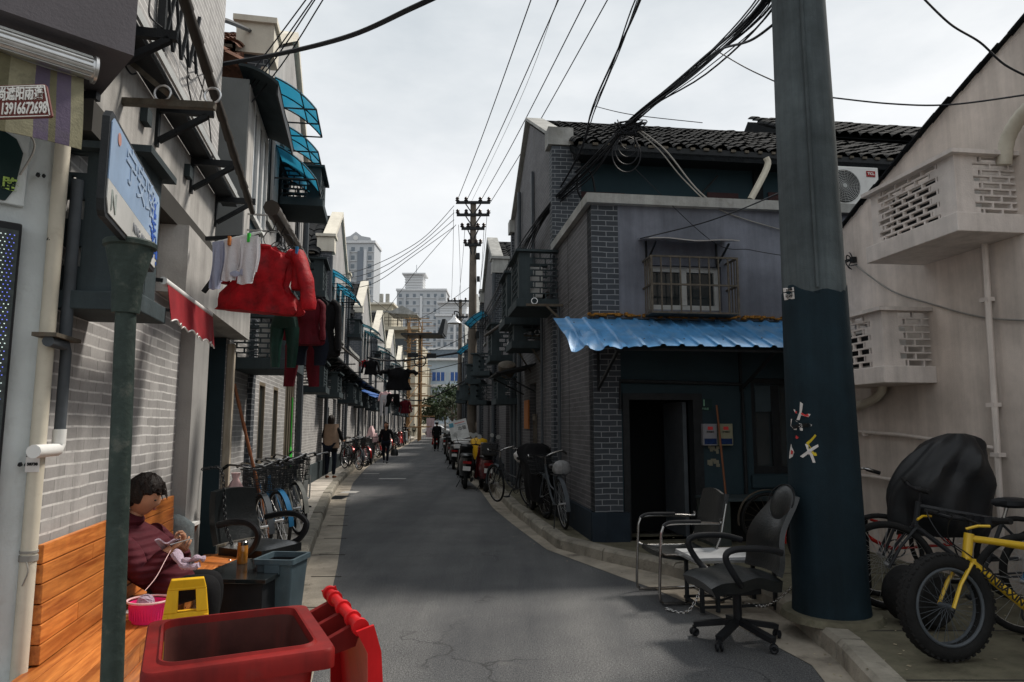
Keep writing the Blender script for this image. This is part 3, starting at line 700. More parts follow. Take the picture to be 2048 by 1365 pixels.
def awning_frame(label, MM, w=1.0, d=.7, drop=.45, mname='cyan', group=None, name='window_awning'):
    """curved polycarbonate sheet on black iron frames; y=0 wall, front at -d, top at z=0"""
    t = thing(name, label, 'awning', MM, group)
    def fn(u, v):
        q = v*.75; return (u*w, -d*math.sin(q)/math.sin(.75), -drop*(.55*v+.45*(1-math.cos(q))/(1-math.cos(.75))))
    MB().sheet(fn, 4, 8, .006).build('canopy_sheet', M[mname], t)
    f = MB()
    for k in range(3):
        f.tube([V(fn(k/2, j/6))+V((0,0,-.015)) for j in range(7)], .011, 5)
    f.bar((0,-d,-drop-.012), (w,-d,-drop-.012), .02); f.bar((0,-d*.62,fn(0,.55)[2]-.02), (w,-d*.62,fn(0,.55)[2]-.02), .018)
    for x in (0, w/2, w): f.bar((x, -d, -drop-.015), (x, 0, -drop-.03), .018); f.bar((x, -.005, .02), (x, -.005, -drop-.15), .02)
    f.bar((0, -.005, 0), (w, -.005, 0), .02)
    f.build('bracket_frame', M['iron'], t); return t

# ------------------------------------------------------------------ RIGHT: the corner house
def unit_frame_R(y0, y1): return frame2(rw(y1), y1, rw(y0), y0), math.hypot(rw(y1)-rw(y0), y1-y0)
MR, LR = unit_frame_R(8.4, 17.9)
def rx(Y): return (17.9-Y)/(17.9-8.4)*LR
corner = thing('corner_house', 'grey brick corner house with black tiled roof, low front wing and dark doorway', 'house', MR)
XR1 = rx(13.4); HW = 2.62; ZE = 6.15; ZR = 7.62
rdoors = [(rx(13.55), rx(12.75), .12, 2.3)]
gable_block(corner, XR1, HW, ZE, ZR, 16, 'brickR', 'tile', 'copingR', 'brickP', holes=rdoors, zsp=4.0, knee=False, ct=.05)
MB().bx(rx(13.55)+.02, rx(12.75)-.02, .12, .16, .12, 2.25).build('door', M['gpipe'], corner)
# low wing: its street wall and the facade that faces the camera
x0 = XR1+HW; WH = 4.28
MB().wallgrid(x0, LR-.001, 0, WH, [], 0, .22).build('yard_wall', M['brickR'], corner)
MB().wallgrid(0, XR1-HW, 0, WH, [(.35, 1.15, .12, 2.2)], 0, .22).build('yard_wall', M['brickR'], corner)
MB().bx(.35, 1.15, .14, .2, .12, 2.2).build('door', M['gpipe'], corner)
FM_ = MR @ T(LR, 0, 0) @ RZ(90)      # facade frame: x to the right, -y to the camera
Fn = (FM_.to_3x3() @ V((0,-1,0))); Fo = FM_.to_translation(); FMi = FM_.inverted()
def fc(px, py, off=0.0):
    p = FMi @ PP(px, py, Fo + Fn*off, Fn); return p.x, p.z
RF = FM_.to_3x3()
FL = MR.inverted() @ FM_     # facade frame seen from the house's own frame
dx0, dz1 = fc(1252, 795); dx1 = fc(1388, 795)[0]
wx0, wz1 = fc(1296, 530); wx1, wz0 = fc(1445, 622)
vx0, vz1 = fc(1500, 757); vx1, vz0 = fc(1600, 948)
holes = [(dx0, dx1, .12, dz1), (wx0, wx1, wz0, wz1), (vx0, vx1+.1, vz0, vz1)]
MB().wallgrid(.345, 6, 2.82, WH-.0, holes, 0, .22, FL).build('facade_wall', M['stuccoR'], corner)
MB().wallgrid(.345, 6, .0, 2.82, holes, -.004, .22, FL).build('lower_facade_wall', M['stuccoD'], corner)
MB().bx(0, .345, -.015, .22, 0.0, WH, FL).build('corner_pier', M['brickP'], corner)
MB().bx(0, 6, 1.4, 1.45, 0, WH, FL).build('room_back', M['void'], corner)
b = MB(); b.bx(-.07, 6, -.09, .26, WH+.001, WH+.125, FL); b.bx(x0, LR-.26, -.07, .26, WH+.001, WH+.125); b.build('parapet_coping', M['copingR'], corner)
MB().bx(x0, LR-.2, .22, 7, WH-.25, WH-.15).build('terrace_floor', M['cageD'], corner)
b = MB(); b.slab([(-.05,-.06),(.10,-.13),(dx0-.02,-.13),(dx0-.02,.1),(-.03,.1)], 0, .46, FL); b.bx(x0+.1, LR+.02, -.055, 0.0, 0, .46); b.build('plinth', M['plinth'], corner)
b = MB(); b.bx(dx1+.07, 6, -.05, .0, 0, .40, FL); b.build('plinth', M['plinth'], corner)
# door frame and inner door leaf, window, dark shop window
b = MB(); b.bx(dx0-.05, dx0+.03, -.03, .12, .12, dz1+.05, FL); b.bx(dx1-.03, dx1+.09, -.03, .12, .12, dz1+.05, FL); b.bx(dx0+.03, dx1-.03, -.03, .12, dz1-.03, dz1+.05, FL); b.build('door_frame', M['iron'], corner)
MB().bx(dx1-.10, dx1-.05, .15, .85, .12, dz1-.05, FL).build('door', M['gpipe'], corner)
wr = bpy.data.objects.new('window', None)
def win_on(root, FLm, x0, x1, z0, z1, **k):
    """window in a sub frame: build it flat and give it the facade frame"""
    o = window_parts(root, x0, x1, z0, z1, **k); o.matrix_local = FLm; return o
bpy.data.objects.remove(wr)
win_on(corner, FL, wx0, wx1, wz0, wz1, n=2, fw=.07, fm='frame', sill=False)
o = win_on(corner, FL, vx0, vx1+.1, vz0, vz1, n=2, fm='iron', sill=False, fw=.09)
b = MB(); b.bx(vx0+.08, vx0+.42, .07, .09, vz1-.42, vz1-.06); b.build('window_poster', mat('faded_window_board', (.05,.07,.08), .7), o)
MB().bx(vx0-.05, vx1+.3, -.06, 0, vz0-.16, vz0-.01, FL).build('window_ledge', M['stuccoD'], corner)
# main block wall above the terrace: window heads, sloping pipes
BM = MR.inverted() @ (MR @ T(XR1+HW, 0, 0) @ RZ(90))
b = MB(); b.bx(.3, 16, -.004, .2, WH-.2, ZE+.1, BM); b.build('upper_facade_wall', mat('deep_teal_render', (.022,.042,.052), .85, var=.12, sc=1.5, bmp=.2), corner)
Bo = (MR @ T(XR1+HW,0,0)).to_translation()
BMi = (MR @ T(XR1+HW, 0, 0) @ RZ(90)).inverted()
def bc(px, py, off=0): 
    p = BMi @ PP(px, py, Bo+Fn*off, Fn); return p.x, p.z
for (a, c_, t_) in ((1152,1248,384),(1413,1475,386),(1535,1600,386)):
    X0, Z1 = bc(a, t_); X1, _ = bc(c_, t_)
    MB().bx(X0, X1, -.03, -.006, WH-.1, Z1, BM).build('window', mat('maroon_window_frame', (.045,.022,.022), .7), corner)
X0, Z0 = bc(1503, 320); 
MB().bx(X0, X0+.16, -.05, -.006, WH-.1, ZE-.1, BM).build('recess_shade_strip', M['void'], corner)  # raised strip; its near-black colour stands in for a recess's shade
X1, Z1 = bc(1532, 322, .5); X2, Z2 = bc(1498, 402, .5)
b = MB(); b.tube(smooth([(X1,-.5,Z1+.05),(X1+.01,-.5,Z1-.12),(X2,-.55,Z2)], 5), .055, 8, M=BM); b.build('downpipe', M['pvc'], corner)
X1, Z1 = bc(1435, 352, .1); X2, Z2 = bc(1392, 400, .1)
MB().tube([(X1,-.1,Z1),(X2,-.1,Z2)], .018, 6, M=BM).build('stay_rod', M['iron'], corner)
b = MB(); b.bx(XR1+HW-.02, XR1+HW+.5, .3, 16, ZE-.35, ZE-.22); b.build('soffit_board', M['iron'], corner)
# second roof hump further back
vs, fs = tile_roof(9, 0, 1.2, 2.0, .23, 9, seed=9)
b = MB(); b.add(vs, fs, True, Mx(((0,-1,0,XR1+.9),(1,0,0,5.3),(0,0,1,7.35),(0,0,0,1)))); b.prism([(XR1+.9,7.3),(XR1-1.1,8.5),(XR1-2.6,7.4)], 5.3, 14.3)
b.build('dormer_roof', M['tile'], corner)
# drain pipes on the brick side wall, and the high painted board strip
def sidex(px, py, off=.0):
    p = MR.inverted() @ PP(px, py, MR.to_translation() + (MR.to_3x3() @ V((0,-1,0)))*off, MR.to_3x3() @ V((0,-1,0))); return p.x, p.z
for px_, top, n_ in ((1119, 3.3, 0), (1084, 3.6, 1)):
    X, Z = sidex(px_, 800, .05)
    b = MB(); b.tube([(X,-.05,.2),(X,-.05,top)], .024, 8)
    b.build('downpipe', M['gpipe'], corner)
for Yp, z0_, z1_, r_ in ((14.6,.2,6.6,.045),(15.4,.2,3.4,.04),(15.9,.2,3.2,.04)):
    MB().tube([(rx(Yp),-.06,z0_),(rx(Yp),-.06,z1_)], r_, 8).build('downpipe', M['gpipe'], corner)
X, Z = sidex(1064, 345, .04); MB().bx(X-.05, X+.05, -.06, -.01, 3.2, Z).build('gable_downpipe', M['gpipe'], corner)

# far right row: more of the same terrace
def terrace_R(y0, y1, yr, label, far):
    Mh, L = unit_frame_R(y0, y1)
    f = lambda Y: (y1-Y)/(y1-y0)*L
    h = thing('terrace_house', label, 'house', Mh)
    xr = f(yr)
    hs = [(xr-1.9, xr-1.1, 4.4, 5.6), (xr+1.0, xr+1.8, 4.4, 5.6), (xr-.5, xr+.4, .12, 2.3)]
    gable_block(h, xr, 2.6, ZE, ZR, 12, 'brickR', 'tile', 'copingR', 'brickP', holes=hs[:3], far=far, wave=.36 if far else .30, rows=8 if far else 14, zsp=4)
    for q in hs[:2]: window_parts(h, *q, n=2, y=.1)
    MB().bx(hs[2][0], hs[2][1], .12, .16, .12, 2.3).build('door', M['iron'], h)
    if xr-2.6 > .3: wing(h, 0, xr-2.6, 4.2, 0, 'brickR', 'copingR', [(xr-3.6, xr-3.0, .12, 2.2)] if xr-2.6 > 1.2 else [])
    if L-(xr+2.6) > .3: wing(h, xr+2.6, L, 4.2, 0, 'brickR', 'copingR', [(xr+2.9, xr+3.5, .12, 2.2)] if L-xr-2.6 > 1.2 else [])
    for x in (xr-2.75, xr+2.78): MB().tube([(x,-.1,.1),(x,-.1,6)], .05, 8).build('downpipe', M['gpipe'], h)
    b = MB(); b.bx(0, L, -.04, -.001, 0, .5); b.build('plinth', M['plinth'], h)
    return h
for k, (a, c_, r_) in enumerate(((17.9,28,22.8),(28,38,33),(38,48,43),(48,58,53),(58,68,63),(68,80,74))):
    terrace_R(a, c_, r_, ['second grey brick terrace house on the shaded side, its tiled roof beside the tall pole','third terrace house along the shaded side of the lane','fourth terrace house along the shaded side of the lane','fifth terrace house along the shaded side of the lane','sixth terrace house along the shaded side of the lane','last terrace house on the shaded side before the trees'][k], k > 0)

# ------------------------------------------------------------------ RIGHT: pink gable house
def pw(Y, off=0): return 4.93-.13*Y-off
ya, yb = 8.75, 0.5
MP = frame2(pw(ya), ya, pw(yb), yb); LP = math.hypot(pw(ya)-pw(yb), ya-yb)
Pn = MP.to_3x3() @ V((0,-1,0)); Po = MP.to_translation(); MPi = MP.inverted()
def pc(px, py, off=0.0):
    p = MPi @ PP(px, py, Po+Pn*off, Pn); return p.x, p.z
pink = thing('pink_house', 'pinkish rendered house with a plain gable wall under black roof tiles', 'house', MP)
rl = [pc(1680, 462), pc(1850, 264), pc(2046, 47)]
sl_ = (rl[2][1]-rl[0][1])/(rl[2][0]-rl[0][0]); zat = lambda x: rl[0][1]+sl_*(x-rl[0][0]) + .03*math.sin(math.pi*min(1,max(0,(x-rl[0][0])/(rl[2][0]-rl[0][0]))))
prof = [(0,0),(LP,0)] + [(LP*k/14, zat(LP*k/14)) for k in range(14, -1, -1)]
MB().prism(prof, 0, .3).build('gable_wall', M['pink'], pink)
b = MB(); vs, fs = [], []
n = 44
for i in range(n):       # courses of flat black tiles over the gable edge, each lapping the one below
    xa = LP*i/n-.03; xb = LP*(i+1)/n+.05; za = zat(max(xa,0)); zb = zat(xb)
    j = rnd.uniform(-.012, .012)
    b.add([(xa,-.05+j,za+.012),(xb,-.05+j,zb+.024),(xb,-.05+j,zb+.008),(xa,-.05+j,za-.012)]+[(xa,3.5,za+.012),(xb,3.5,zb+.024),(xb,3.5,zb+.008),(xa,3.5,za-.012)],
          [(0,3,2,1),(4,5,6,7),(0,1,5,4),(1,2,6,5),(2,3,7,6),(3,0,4,7)])
b.build('roof', M['tile'], pink)
# pipes on the pink wall
def ppipe(pts, r, m='pvcp', name='wall_pipe', off=.06):
    P = [(pc(px, py, off)[0], -off, pc(px, py, off)[1]) for px, py in pts]
    return MB().tube(P, r, 8).build(name, M[m], pink)
ppipe([(1966,440),(1978,640),(1994,890),(2004,1100)], .026)
ppipe([(1690,862),(1800,870),(1990,897)], .019); ppipe([(1690,946),(1800,962),(1990,1010)], .019)
b = MB()
for px, py in ((1985,810),(1994,910),(1972,600)):
    X, Z = pc(px, py, .06); MB().cb((X,-.05,Z), (.09,.07,.035)).build('pipe_clip', M['pvcp'], pink)
X, Z = pc(1728, 866, .06); MB().cb((X,-.05,Z), (.03,.06,.07)).build('pipe_clip', M['pvcp'], pink)
P = smooth([(pc(px,py,.12)[0], -.12, pc(px,py,.12)[1]) for px,py in ((2075,200),(2040,235),(2015,280),(2008,330))], 6)
b = MB(); b.tube(P, [.055*(1+.07*(i%2)) for i in range(len(P))], 10); b.build('corrugated_hose', M['pvc'], pink)
P = smooth([(pc(px,py,.1)[0], -.1, pc(px,py,.1)[1]) for px,py in ((1765,765),(1762,785),(1745,800),(1715,812),(1690,812))], 6)
MB().tube(P, .045, 10).build('drain_elbow', M['pvc'], pink)
# cages on the pink wall
def cage_on(frame_inv, Mf, o0, nrm, near_top, far_top, near_bot, d, label, rows=9, m='pinkc'):
    pass
def pink_cage(pxn, yt, yb_, pxf, d, label, rows):
    a = MPi @ PP(pxn, yt, Po+Pn*d, Pn); c = MPi @ PP(pxn, yb_, Po+Pn*d, Pn); f = MPi @ PP(pxf, yt+50, Po+Pn*d, Pn)
    w = a.x-f.x; h = a.z-c.z
    return ac_cage(label, MP @ T(f.x, 0, c.z), w, d, h-.03, 'pinkc', rows=rows, tray=.16), f.x, c.z, w, h
c1, cx_, cz_, cw_, ch_ = pink_cage(1905, 303, 470, 1738, .56, 'large pierced concrete cage high on the pink wall, under the grey hose', 9)
ac_unit('white air conditioner standing inside the large upper pierced cage', MP @ T(cx_+.12, -.42, cz_+.17), cw_-.3, .26, .44, simple=True, coil=True)
c2, cx2, cz2, cw2, ch2 = pink_cage(1762, 616, 767, 1655, .50, 'smaller pierced concrete cage lower on the pink wall, beside the dark pole', 8)
ac_unit('small white air conditioner inside the lower pierced cage', MP @ T(cx2+.1, -.38, cz2+.17), cw2-.25, .24, .40, simple=True, coil=True)
X, Z = pc(1703, 520, .05)
b = MB()
for k in range(7):
    a = rnd.uniform(0, 6.28); b.tube(smooth([(X,-.03,Z),(X+.07*math.cos(a),-.08,Z+.07*math.sin(a)),(X+.11*math.cos(a+1),-.04,Z+.11*math.sin(a+1))], 3), .006, 4)
b.cb((X,-.03,Z), (.06,.05,.06)); tag(b.build('cable_bracket', M['iron'], None, MP), 'small iron bracket with a tangle of wire on the pink wall', 'bracket')

# AC unit on the terrace parapet
X, Z = fc(1660, 403); P0 = FM_ @ V((X, .05, WH+.135)); X2_, Z2_ = fc(1757, 335)
ac_unit('white air conditioner with a red badge on the parapet beside the pole', FM_ @ T(X-.10, .04, WH+.13), X2_-X+.12, .3, Z2_-WH-.12, logo='TCL')

# blue corrugated awning over the corner doorway
aw = thing('corrugated_awning', 'blue corrugated metal awning with a crumpled corner over the dark doorway', 'awning', FM_)
AW0, AW1, AD, AZ, AZ2 = -.50, 5.2, 1.0, 2.80, 2.36
def awn(u, v):
    x = AW0 + u*(AW1-AW0); y = -.03 - v*AD; z = AZ + (AZ2-AZ)*v
    ph = (x/.215) % 1.0
    rib = .05*max(0, 1-abs(ph-.5)/.17); z += min(rib, .024)
    k = max(0, 1-(x-AW0)/1.1)
    if v > .55 and k > 0:
        z += k*(.028*math.sin(23*x+9*v)-.07*(v-.55)*2) ; y += .03*k*math.sin(17*x)
    return (x, y, z)
MB().sheet(awn, 318, 14, .004, sm=False).build('sheet', M['blue'], aw)
b = MB()
x = AW0+.45
while x < AW1:
    b.cb((x, -.035, AZ+.055+rnd.uniform(-.015,.015)), (rnd.uniform(.03,.07), .06, rnd.uniform(.015,.045))); x += rnd.uniform(.03,.07)
b.build('sealing_foam', M['foam'], aw, bev=.01)
b = MB(); b.bar((.02,-AD+.08,AZ2-.03), (AW1,-AD+.08,AZ2-.03), .03)
for x in (.06, 1.9, 3.6): b.bar((x,-.02,AZ2-.42), (x,-AD+.1,AZ2-.04), .03); b.bar((x,-.02,AZ2-.45), (x,-.02,AZ-.02), .03); b.bar((x,-.02,AZ-.06),(x,-AD+.1,AZ2-.03),.025)
b.build('support_frame', M['iron'], aw)
b = MB()
for i in range(24):
    x = AW0+.2+i*.235; v = .25+.5*(i%2); p = awn((x-AW0)/(AW1-AW0), v); b.ell((p[0],p[1],p[2]+.004),(.012,.012,.008),6,4)
b.build('screws', M['rust'], aw)

# window grille and its little canopy
gx0, gz1 = fc(1302, 512, .32); gx1, gz0 = fc(1478, 628, .32)
gr = thing('window_grille', 'rusty iron security cage over the white framed window', 'window grille', FM_)
b = MB(); d = .32
for z in (gz0, (gz0+gz1)/2, gz1):
    b.bar((gx0,-d,z),(gx1,-d,z),.022); b.bar((gx0,-d,z),(gx0,0,z),.022); b.bar((gx1,-d,z),(gx1,0,z),.022)
n = 10
for i in range(n): x = gx0+(gx1-gx0)*i/(n-1); b.bar((x,-d-.001,gz0-.01),(x,-d-.001,gz1+.01),.024 if i in (0,n-1) else .016)
for x in (gx0, gx1):
    for k in range(1, 4): b.bar((x,-d+d*k/4,gz0),(x,-d+d*k/4,gz1),.014)
b.build('bars', M['rust'], gr)
b = MB(); b.bx(gx0, gx1, -d, 0, gz0-.012, gz0-.004); b.build('floor_plate', M['rust'], gr)
cn = thing('window_canopy', 'dark sheet canopy with a white edge above the barred window', 'canopy', FM_)
cx0, cz0 = fc(1276, 480, .0); cx1, _ = fc(1478, 494, .4)
MB().sheet(lambda u, v: (cx0+(cx1-cx0)*u, -.005-.42*v, cz0-.10*v+.012*math.sin(9*u)), 10, 3, .012).build('sheet', M['alu'], cn)
for x in (cx0+.1, cx1-.12): MB().bar((x,-.01,cz0-.32),(x,-.38,cz0-.12),.02).bar((x,-.01,cz0-.34),(x,-.01,cz0-.02),.02).build('bracket', M['iron'], cn)

# meter boxes, house number, peeling patch, pipe frame round the door
mb_ = []
for k, (a, c_) in enumerate(((1400,1430),(1431,1461))):
    X0, Z1 = fc(a, 848); X1, Z0 = fc(c_, 891)
    t = thing('meter_box', ['white meter box with blue printed foot, nearer the black doorway', 'yellowish meter box with blue printed foot, further from the black doorway'][k], 'meter box', FM_)
    MB().bx(X0, X1-.004, -.09, -.005, Z0, Z1).build('casing', mat('meter_box_white' if k == 0 else 'meter_box_cream', (.22,.22,.235) if k == 0 else (.23,.22,.15), .6), t, bev=.005)
    MB().bx(X0+.012, X1-.016, -.093, -.0905, Z0+.015, Z0+(Z1-Z0)*.32).build('blue_print', mat('blue_print', (.008,.025,.09), .6, var=.5, sc=30), t)
    MB().bx(X0+.06, X1-.06, -.093, -.0905, Z1-.075, Z1-.035).build('red_label', M['paperr'], t)
    text('供电服务', .024, M['letk'], t, T((X0+X1)/2, -.094, Z1-.10) @ TXF)
X0, Z1 = fc(1390, 798); X1, Z0 = fc(1423, 822)
t = thing('number_plate', 'small dark house number plate reading 1 beside the doorway', 'number plate', FM_)
MB().bx(X0, X1, -.022, -.006, Z0, Z1).build('plate', M['platek'], t)
text('1', .11, M['letg'], t, T((X0+X1)/2, -.025, Z1-.055) @ TXF, bold=.002); text('和平街道', .03, M['letg'], t, T((X0+X1)/2, -.025, Z0+.022) @ TXF)
q = MB(); X0, Z1 = fc(1240, 762, .05); X1, _ = fc(1484, 770, .05); _, Z0 = fc(1484, 1010, .05)
q.tube([(X0,-.05,Z1-.35),(X0,-.05,Z1),(X1,-.05,Z1-.03),(X1,-.05,Z0)], .026, 8); tag(q.build('wall_pipe', M['iron'], None, FM_), 'black pipe framing the dark doorway and the meter boxes', 'pipe')
X, Z = fc(1425, 915); q = MB()
for k in range(14): q.cb((X+rnd.uniform(-.05,.07), -.009, Z+rnd.uniform(-.14,.14)), (rnd.uniform(.03,.07), .004+k*.0003, rnd.uniform(.03,.06)))
tag(q.build('torn_poster', M['cloth_o'], None, FM_), 'torn remains of a poster stuck below the meter boxes', 'poster')
# ------------------------------------------------------------------ LEFT: the nearest house
YA, YB = 3.17, 7.7
ML = frame2(lw(YA), YA, lw(YB), YB)
ML = frame2(-1.48-.22*YA, YA, -1.48-.22*YB, YB); LL = math.hypot(.22*(YB-YA), YB-YA)
def ls(Y): return (Y-YA)/(YB-YA)*LL
Ln = ML.to_3x3() @ V((0,-1,0)); Lo = ML.to_translation(); MLi = ML.inverted()
def lc(px, py, off=0.0):
    p = MLi @ PP(px, py, Lo+Ln*off, Ln); return p.x, p.z
near = thing('near_house', 'nearest grey brick house on the sunny side, behind the wooden bench', 'house', ML)
dr = (ls(6.06), ls(7.4), .12, 2.45)
MB().wallgrid(0, LL, 0, 2.95, [dr], 0, .25).build('wall', M['brickL'], near)
MB().bx(0, ls(6.45), -.015, .25, 2.95, 3.70).build('plaster_band', M['stuccoL'], near)
MB().bx(0, ls(6.45), -.12, -.016, 2.93, 3.09).build('dark_cornice', mat('cornice_shadow_tone', (.05,.047,.042), .8, streak=.3), near)  # cornice band; its shadow is put into the dark colour
MB().bx(0, ls(6.45), 0, .25, 3.70, 9.5).build('upper_wall', M['brickL'], near)
MB().bx(ls(6.45)-.25, ls(6.45), .25, 6, 3.70, 9.5).build('side_wall', M['brickL'], near)
MB().bx(ls(5.5), ls(6.02), -.11, -.001, 0, 2.42).build('pilaster', mat('pilaster_render', (.30,.295,.285), .85, var=.15, sc=2, bmp=.3, streak=.4, dc=(.12,.12,.12)), near)
MB().bx(ls(4.75), ls(7.55), -.20, -.002, 2.44, 2.93).build('lintel_panel', M['stuccoL'], near)
MB().bx(dr[0], dr[1], .9, .95, .12, 2.45).build('passage_back', M['brickP'], near)
b = MB(); b.bx(dr[0]-.05, dr[0], .25, .9, .12, 2.5); b.bx(dr[1]-.014, dr[1]-.002, .01, .9, .12, 2.44); b.bx(dr[0], dr[1], .25, .9, 2.45, 2.5); b.build('passage_lining', M['stuccoD'], near)
MB().bx(dr[0]+.1, dr[0]+.75, .86, .895, .12, 1.5).build('inner_door', M['cloth_n'], near)
# long ledge with brackets
def ledge(root, x0, x1, z, d=.40, step=1.25, rails=True, br=.34):
    b = MB(); b.bx(x0, x1, -d, -.02, z, z+.045); o = b.build('ledge', M['iron'], root)
    if rails:
        for k, (zz, yy) in enumerate(((z+.09, -d-.005), (z+.15, -d+.02), (z+.045, -d-.02))):
            MB().bx(x0, x1, yy-.012, yy+.006, zz-.015, zz+.012).build('rail', M['frame'], o)
    x = x0+.35
    while x < x1:
        b = MB(); b.bx(x-.02, x+.02, -br, -.02, z-.055, z-.002); b.bar((x,-.035,z-.26),(x,-br+.04,z-.05),.04,.035); b.bx(x-.025, x+.025, -.035, -.0, z-.30, z+.02)
        b.build('bracket', M['iron'], o); x += step
    return o
ledge(near, ls(3.19), ls(6.7), 3.70, .16, .98, br=.38)
# clutter on the upper wall: electrical boxes, folding lattice bracket, wires
for q_ in ((300,235),(383,345)):
    X, Z = lc(*q_, .06); MB().bx(X-.05, X+.05, -.06, -.016, Z-.05, Z+.05).build('junction_box', M['cageD'], near)
t = thing('folding_rack', 'black folding scissor clothes rack on the upper brick wall', 'clothes rack', ML)
b = MB(); X0, Z0 = lc(345, 20, .1); X1, Z1 = lc(395, 110, .1)
for k in range(4):
    xa = X0+k*.10; b.bar((xa,-.06-k*.03,Z0-.25),(xa+.10,-.09-k*.03,Z0+.2),.022); b.bar((xa,-.06-k*.03,Z0+.2),(xa+.10,-.09-k*.03,Z0-.25),.02)
b.bar((X0,-.04,Z0-.3),(X0,-.04,Z0+.25),.05); b.build('lattice', M['iron'], t)
for k, pts in enumerate((((300,0),(298,25),(305,40),(330,60)),((375,110),(395,140),(375,150),(380,190),(390,230)),((350,75),(372,120),(380,160),(408,150),(400,200)),((240,100),(250,130),(262,148),(272,147)),((395,150),(412,200),(420,260),(425,320)))):
    P = smooth([(lc(px,py,.05)[0], -.05, lc(px,py,.05)[1]) for px,py in pts], 5)
    tag(MB().tube(P, .006, 5).build('loose_cable', M['cable'], None, ML), ['thin cable hanging at the very top of the near brick wall','bent cable beside the folding rack','looped cable below the folding rack','short looped cable under the overhanging bay','cable running down beside the long bamboo pole'][k], 'cable', 'loose cables on the near house')

# rack arm with two rings, bamboo poles
def arm(pl, pr, Y, label, rings=(), group='clothes rack arms on the near houses', dz=0):
    a = PY(pl[0], pl[1], Y); c = PY(pr[0], pr[1], Y)
    t = thing('rack_arm', label, 'rack arm', T(*a), group)
    d = c-a; b = MB(); b.bar((0,0,0), d, .04, .04); b.bar((0,.02,.32), d*.62+V((0,.02,.02)), .03); b.build('bar', M['rust'], t)
    for f in rings:
        q = d*f; MB().torus((q.x, q.y, q.z+.065), .048, .007, 20, 6).build('ring', M['alu'], t)
    return a, c
arm((226, 203), (430, 213), 3.85, 'upper rusty rack arm with two steel rings holding the long bamboo pole', (.48, .97))
def pole3(P, r, label, m='bamboo', name='bamboo_pole', grp=None):
    P = [V(p) for p in P]; t = P[0]; b = MB(); pts = []; rs = []
    L = (P[-1]-P[0]).length; n = max(6, int(L/.28))
    for i in range(n+1):
        q = P[0].lerp(P[-1], i/n); pts += [q, q+(P[-1]-P[0])*(.012/L)*1.0] if i < n else [q]
        rs += [r*1.18, r*(1.0-.15*i/n)] if i < n else [r*.85]
    b.tube(pts, rs, 8); return tag(b.build(name, M[m]), label, 'pole', grp)
pole3([PY(350,-60,3.2), PY(505,425,6.4)], .03, 'long dark bamboo pole slanting down the near brick wall')
pole3([PY(543,416,5.0), PY(615,530,9.2)], .052, 'thick black pole end from which the red jacket hangs')
pole3([PY(424,488,4.4), PY(524,464,4.4)], .010, 'thin white rod carrying the towels', 'white')
# angled frame arms lower down
for k, (a_, c_, Y, lab) in enumerate((((412,478),(500,474),4.9,'small rack arm directly behind the towel rod'),((407,585),(455,520),5.0,'short iron stay below the towels'))):
    tag(MB().bar(PY(*a_, Y), PY(*c_, Y), .028).build('rack_arm', M['iron']), lab, 'rack arm')
# circular drying racks (rings with pegs)
for k, (px, py, Y) in enumerate(((545,478,5.3),(556,500,5.6),(300,760,0))):
    if Y == 0: continue
    p = PY(px, py, Y); b = MB(); b.torus((0,0,0), .07, .004, 20, 5, ax='y'); b.torus((.1,.02,-.02), .06, .004, 20, 5, ax='y'); b.tube([(0,0,.07),(.03,0,.16),(.05,0,.2)], .004, 5)
    b.tube(smooth([(-.16,0,-.16),(0,0,-.07),(.2,0,-.14)],4), .005, 5)
    tag(b.build('wire_hanger', M['iron'], None, T(*p)), ['nearer cluster of black wire hangers above the red jacket','further cluster of black wire hangers above the red jacket'][k], 'hanger', 'wire hangers above the red jacket')

# ---- second house: bay over the passage
M1L = frame2(lw(7.6), 7.6, lw(16.2), 16.2); L1 = math.hypot(lw(7.6)-lw(16.2), 8.6)
def f1(Y): return (Y-7.6)/8.6*L1
def c1c(px, py, off=0.0):
    n = M1L.to_3x3() @ V((0,-1,0)); p = M1L.inverted() @ PP(px, py, M1L.to_translation()+n*off, n); return p.x, p.z
h1 = thing('gable_house', 'light grey gable house beyond the passage, with cream coping and blue window canopies', 'house', M1L)
xr = f1(11.25); hwL = f1(11.25)-f1(8.75)
hs = [(f1(9.5), f1(10.0), .95, 2.1), (f1(10.75), f1(11.25), .95, 2.1), (f1(12.1), f1(13.2), .12, 2.35), (f1(10.3), f1(11.4), 4.3, 6.0), (f1(12.4), f1(13.1), 4.3, 6.0), (f1(9.3), f1(9.8), 4.4, 6.0)]
gable_block(h1, xr, hwL, 6.55, 8.1, 12, 'brickL', 'tileR', 'coping', 'brickP', holes=hs, upm='stuccoG', wave=.28, rows=14)
for q in hs[:2]: window_parts(h1, *q, n=1, fm='bronze', y=.03)
for q in hs[3:]: window_parts(h1, *q, n=2, fm='iron', y=.05)
o = window_parts(h1, *hs[2], n=4, fm='bronze', y=.02, sill=False)
wing(h1, 0, xr-hwL, 3.3, 0, 'brickL', 'copingR', [])
wing(h1, xr+hwL, L1, 4.4, 0, 'brickL', 'copingR', [(xr+hwL+.35, xr+hwL+1.15, .12, 2.2)])
ledge(h1, f1(9.2), L1, 3.3, .45, .62, rails=False, br=.42)
b = MB(); b.tube([(xr+hwL-.35,-.1,6.3),(xr+hwL-.35,-.1,.6),(xr+hwL-.15,-.16,.25)], .055, 8); b.build('downpipe', M['gpipe'], h1)
b = MB(); b.tube(smooth([c1c_ for c_ in () for c1c_ in ()] or [(f1(8.55),-.05,6.2),(f1(8.55),-.05,3.6)], 2), .05, 8); b.build('downpipe', M['pvc'], h1)
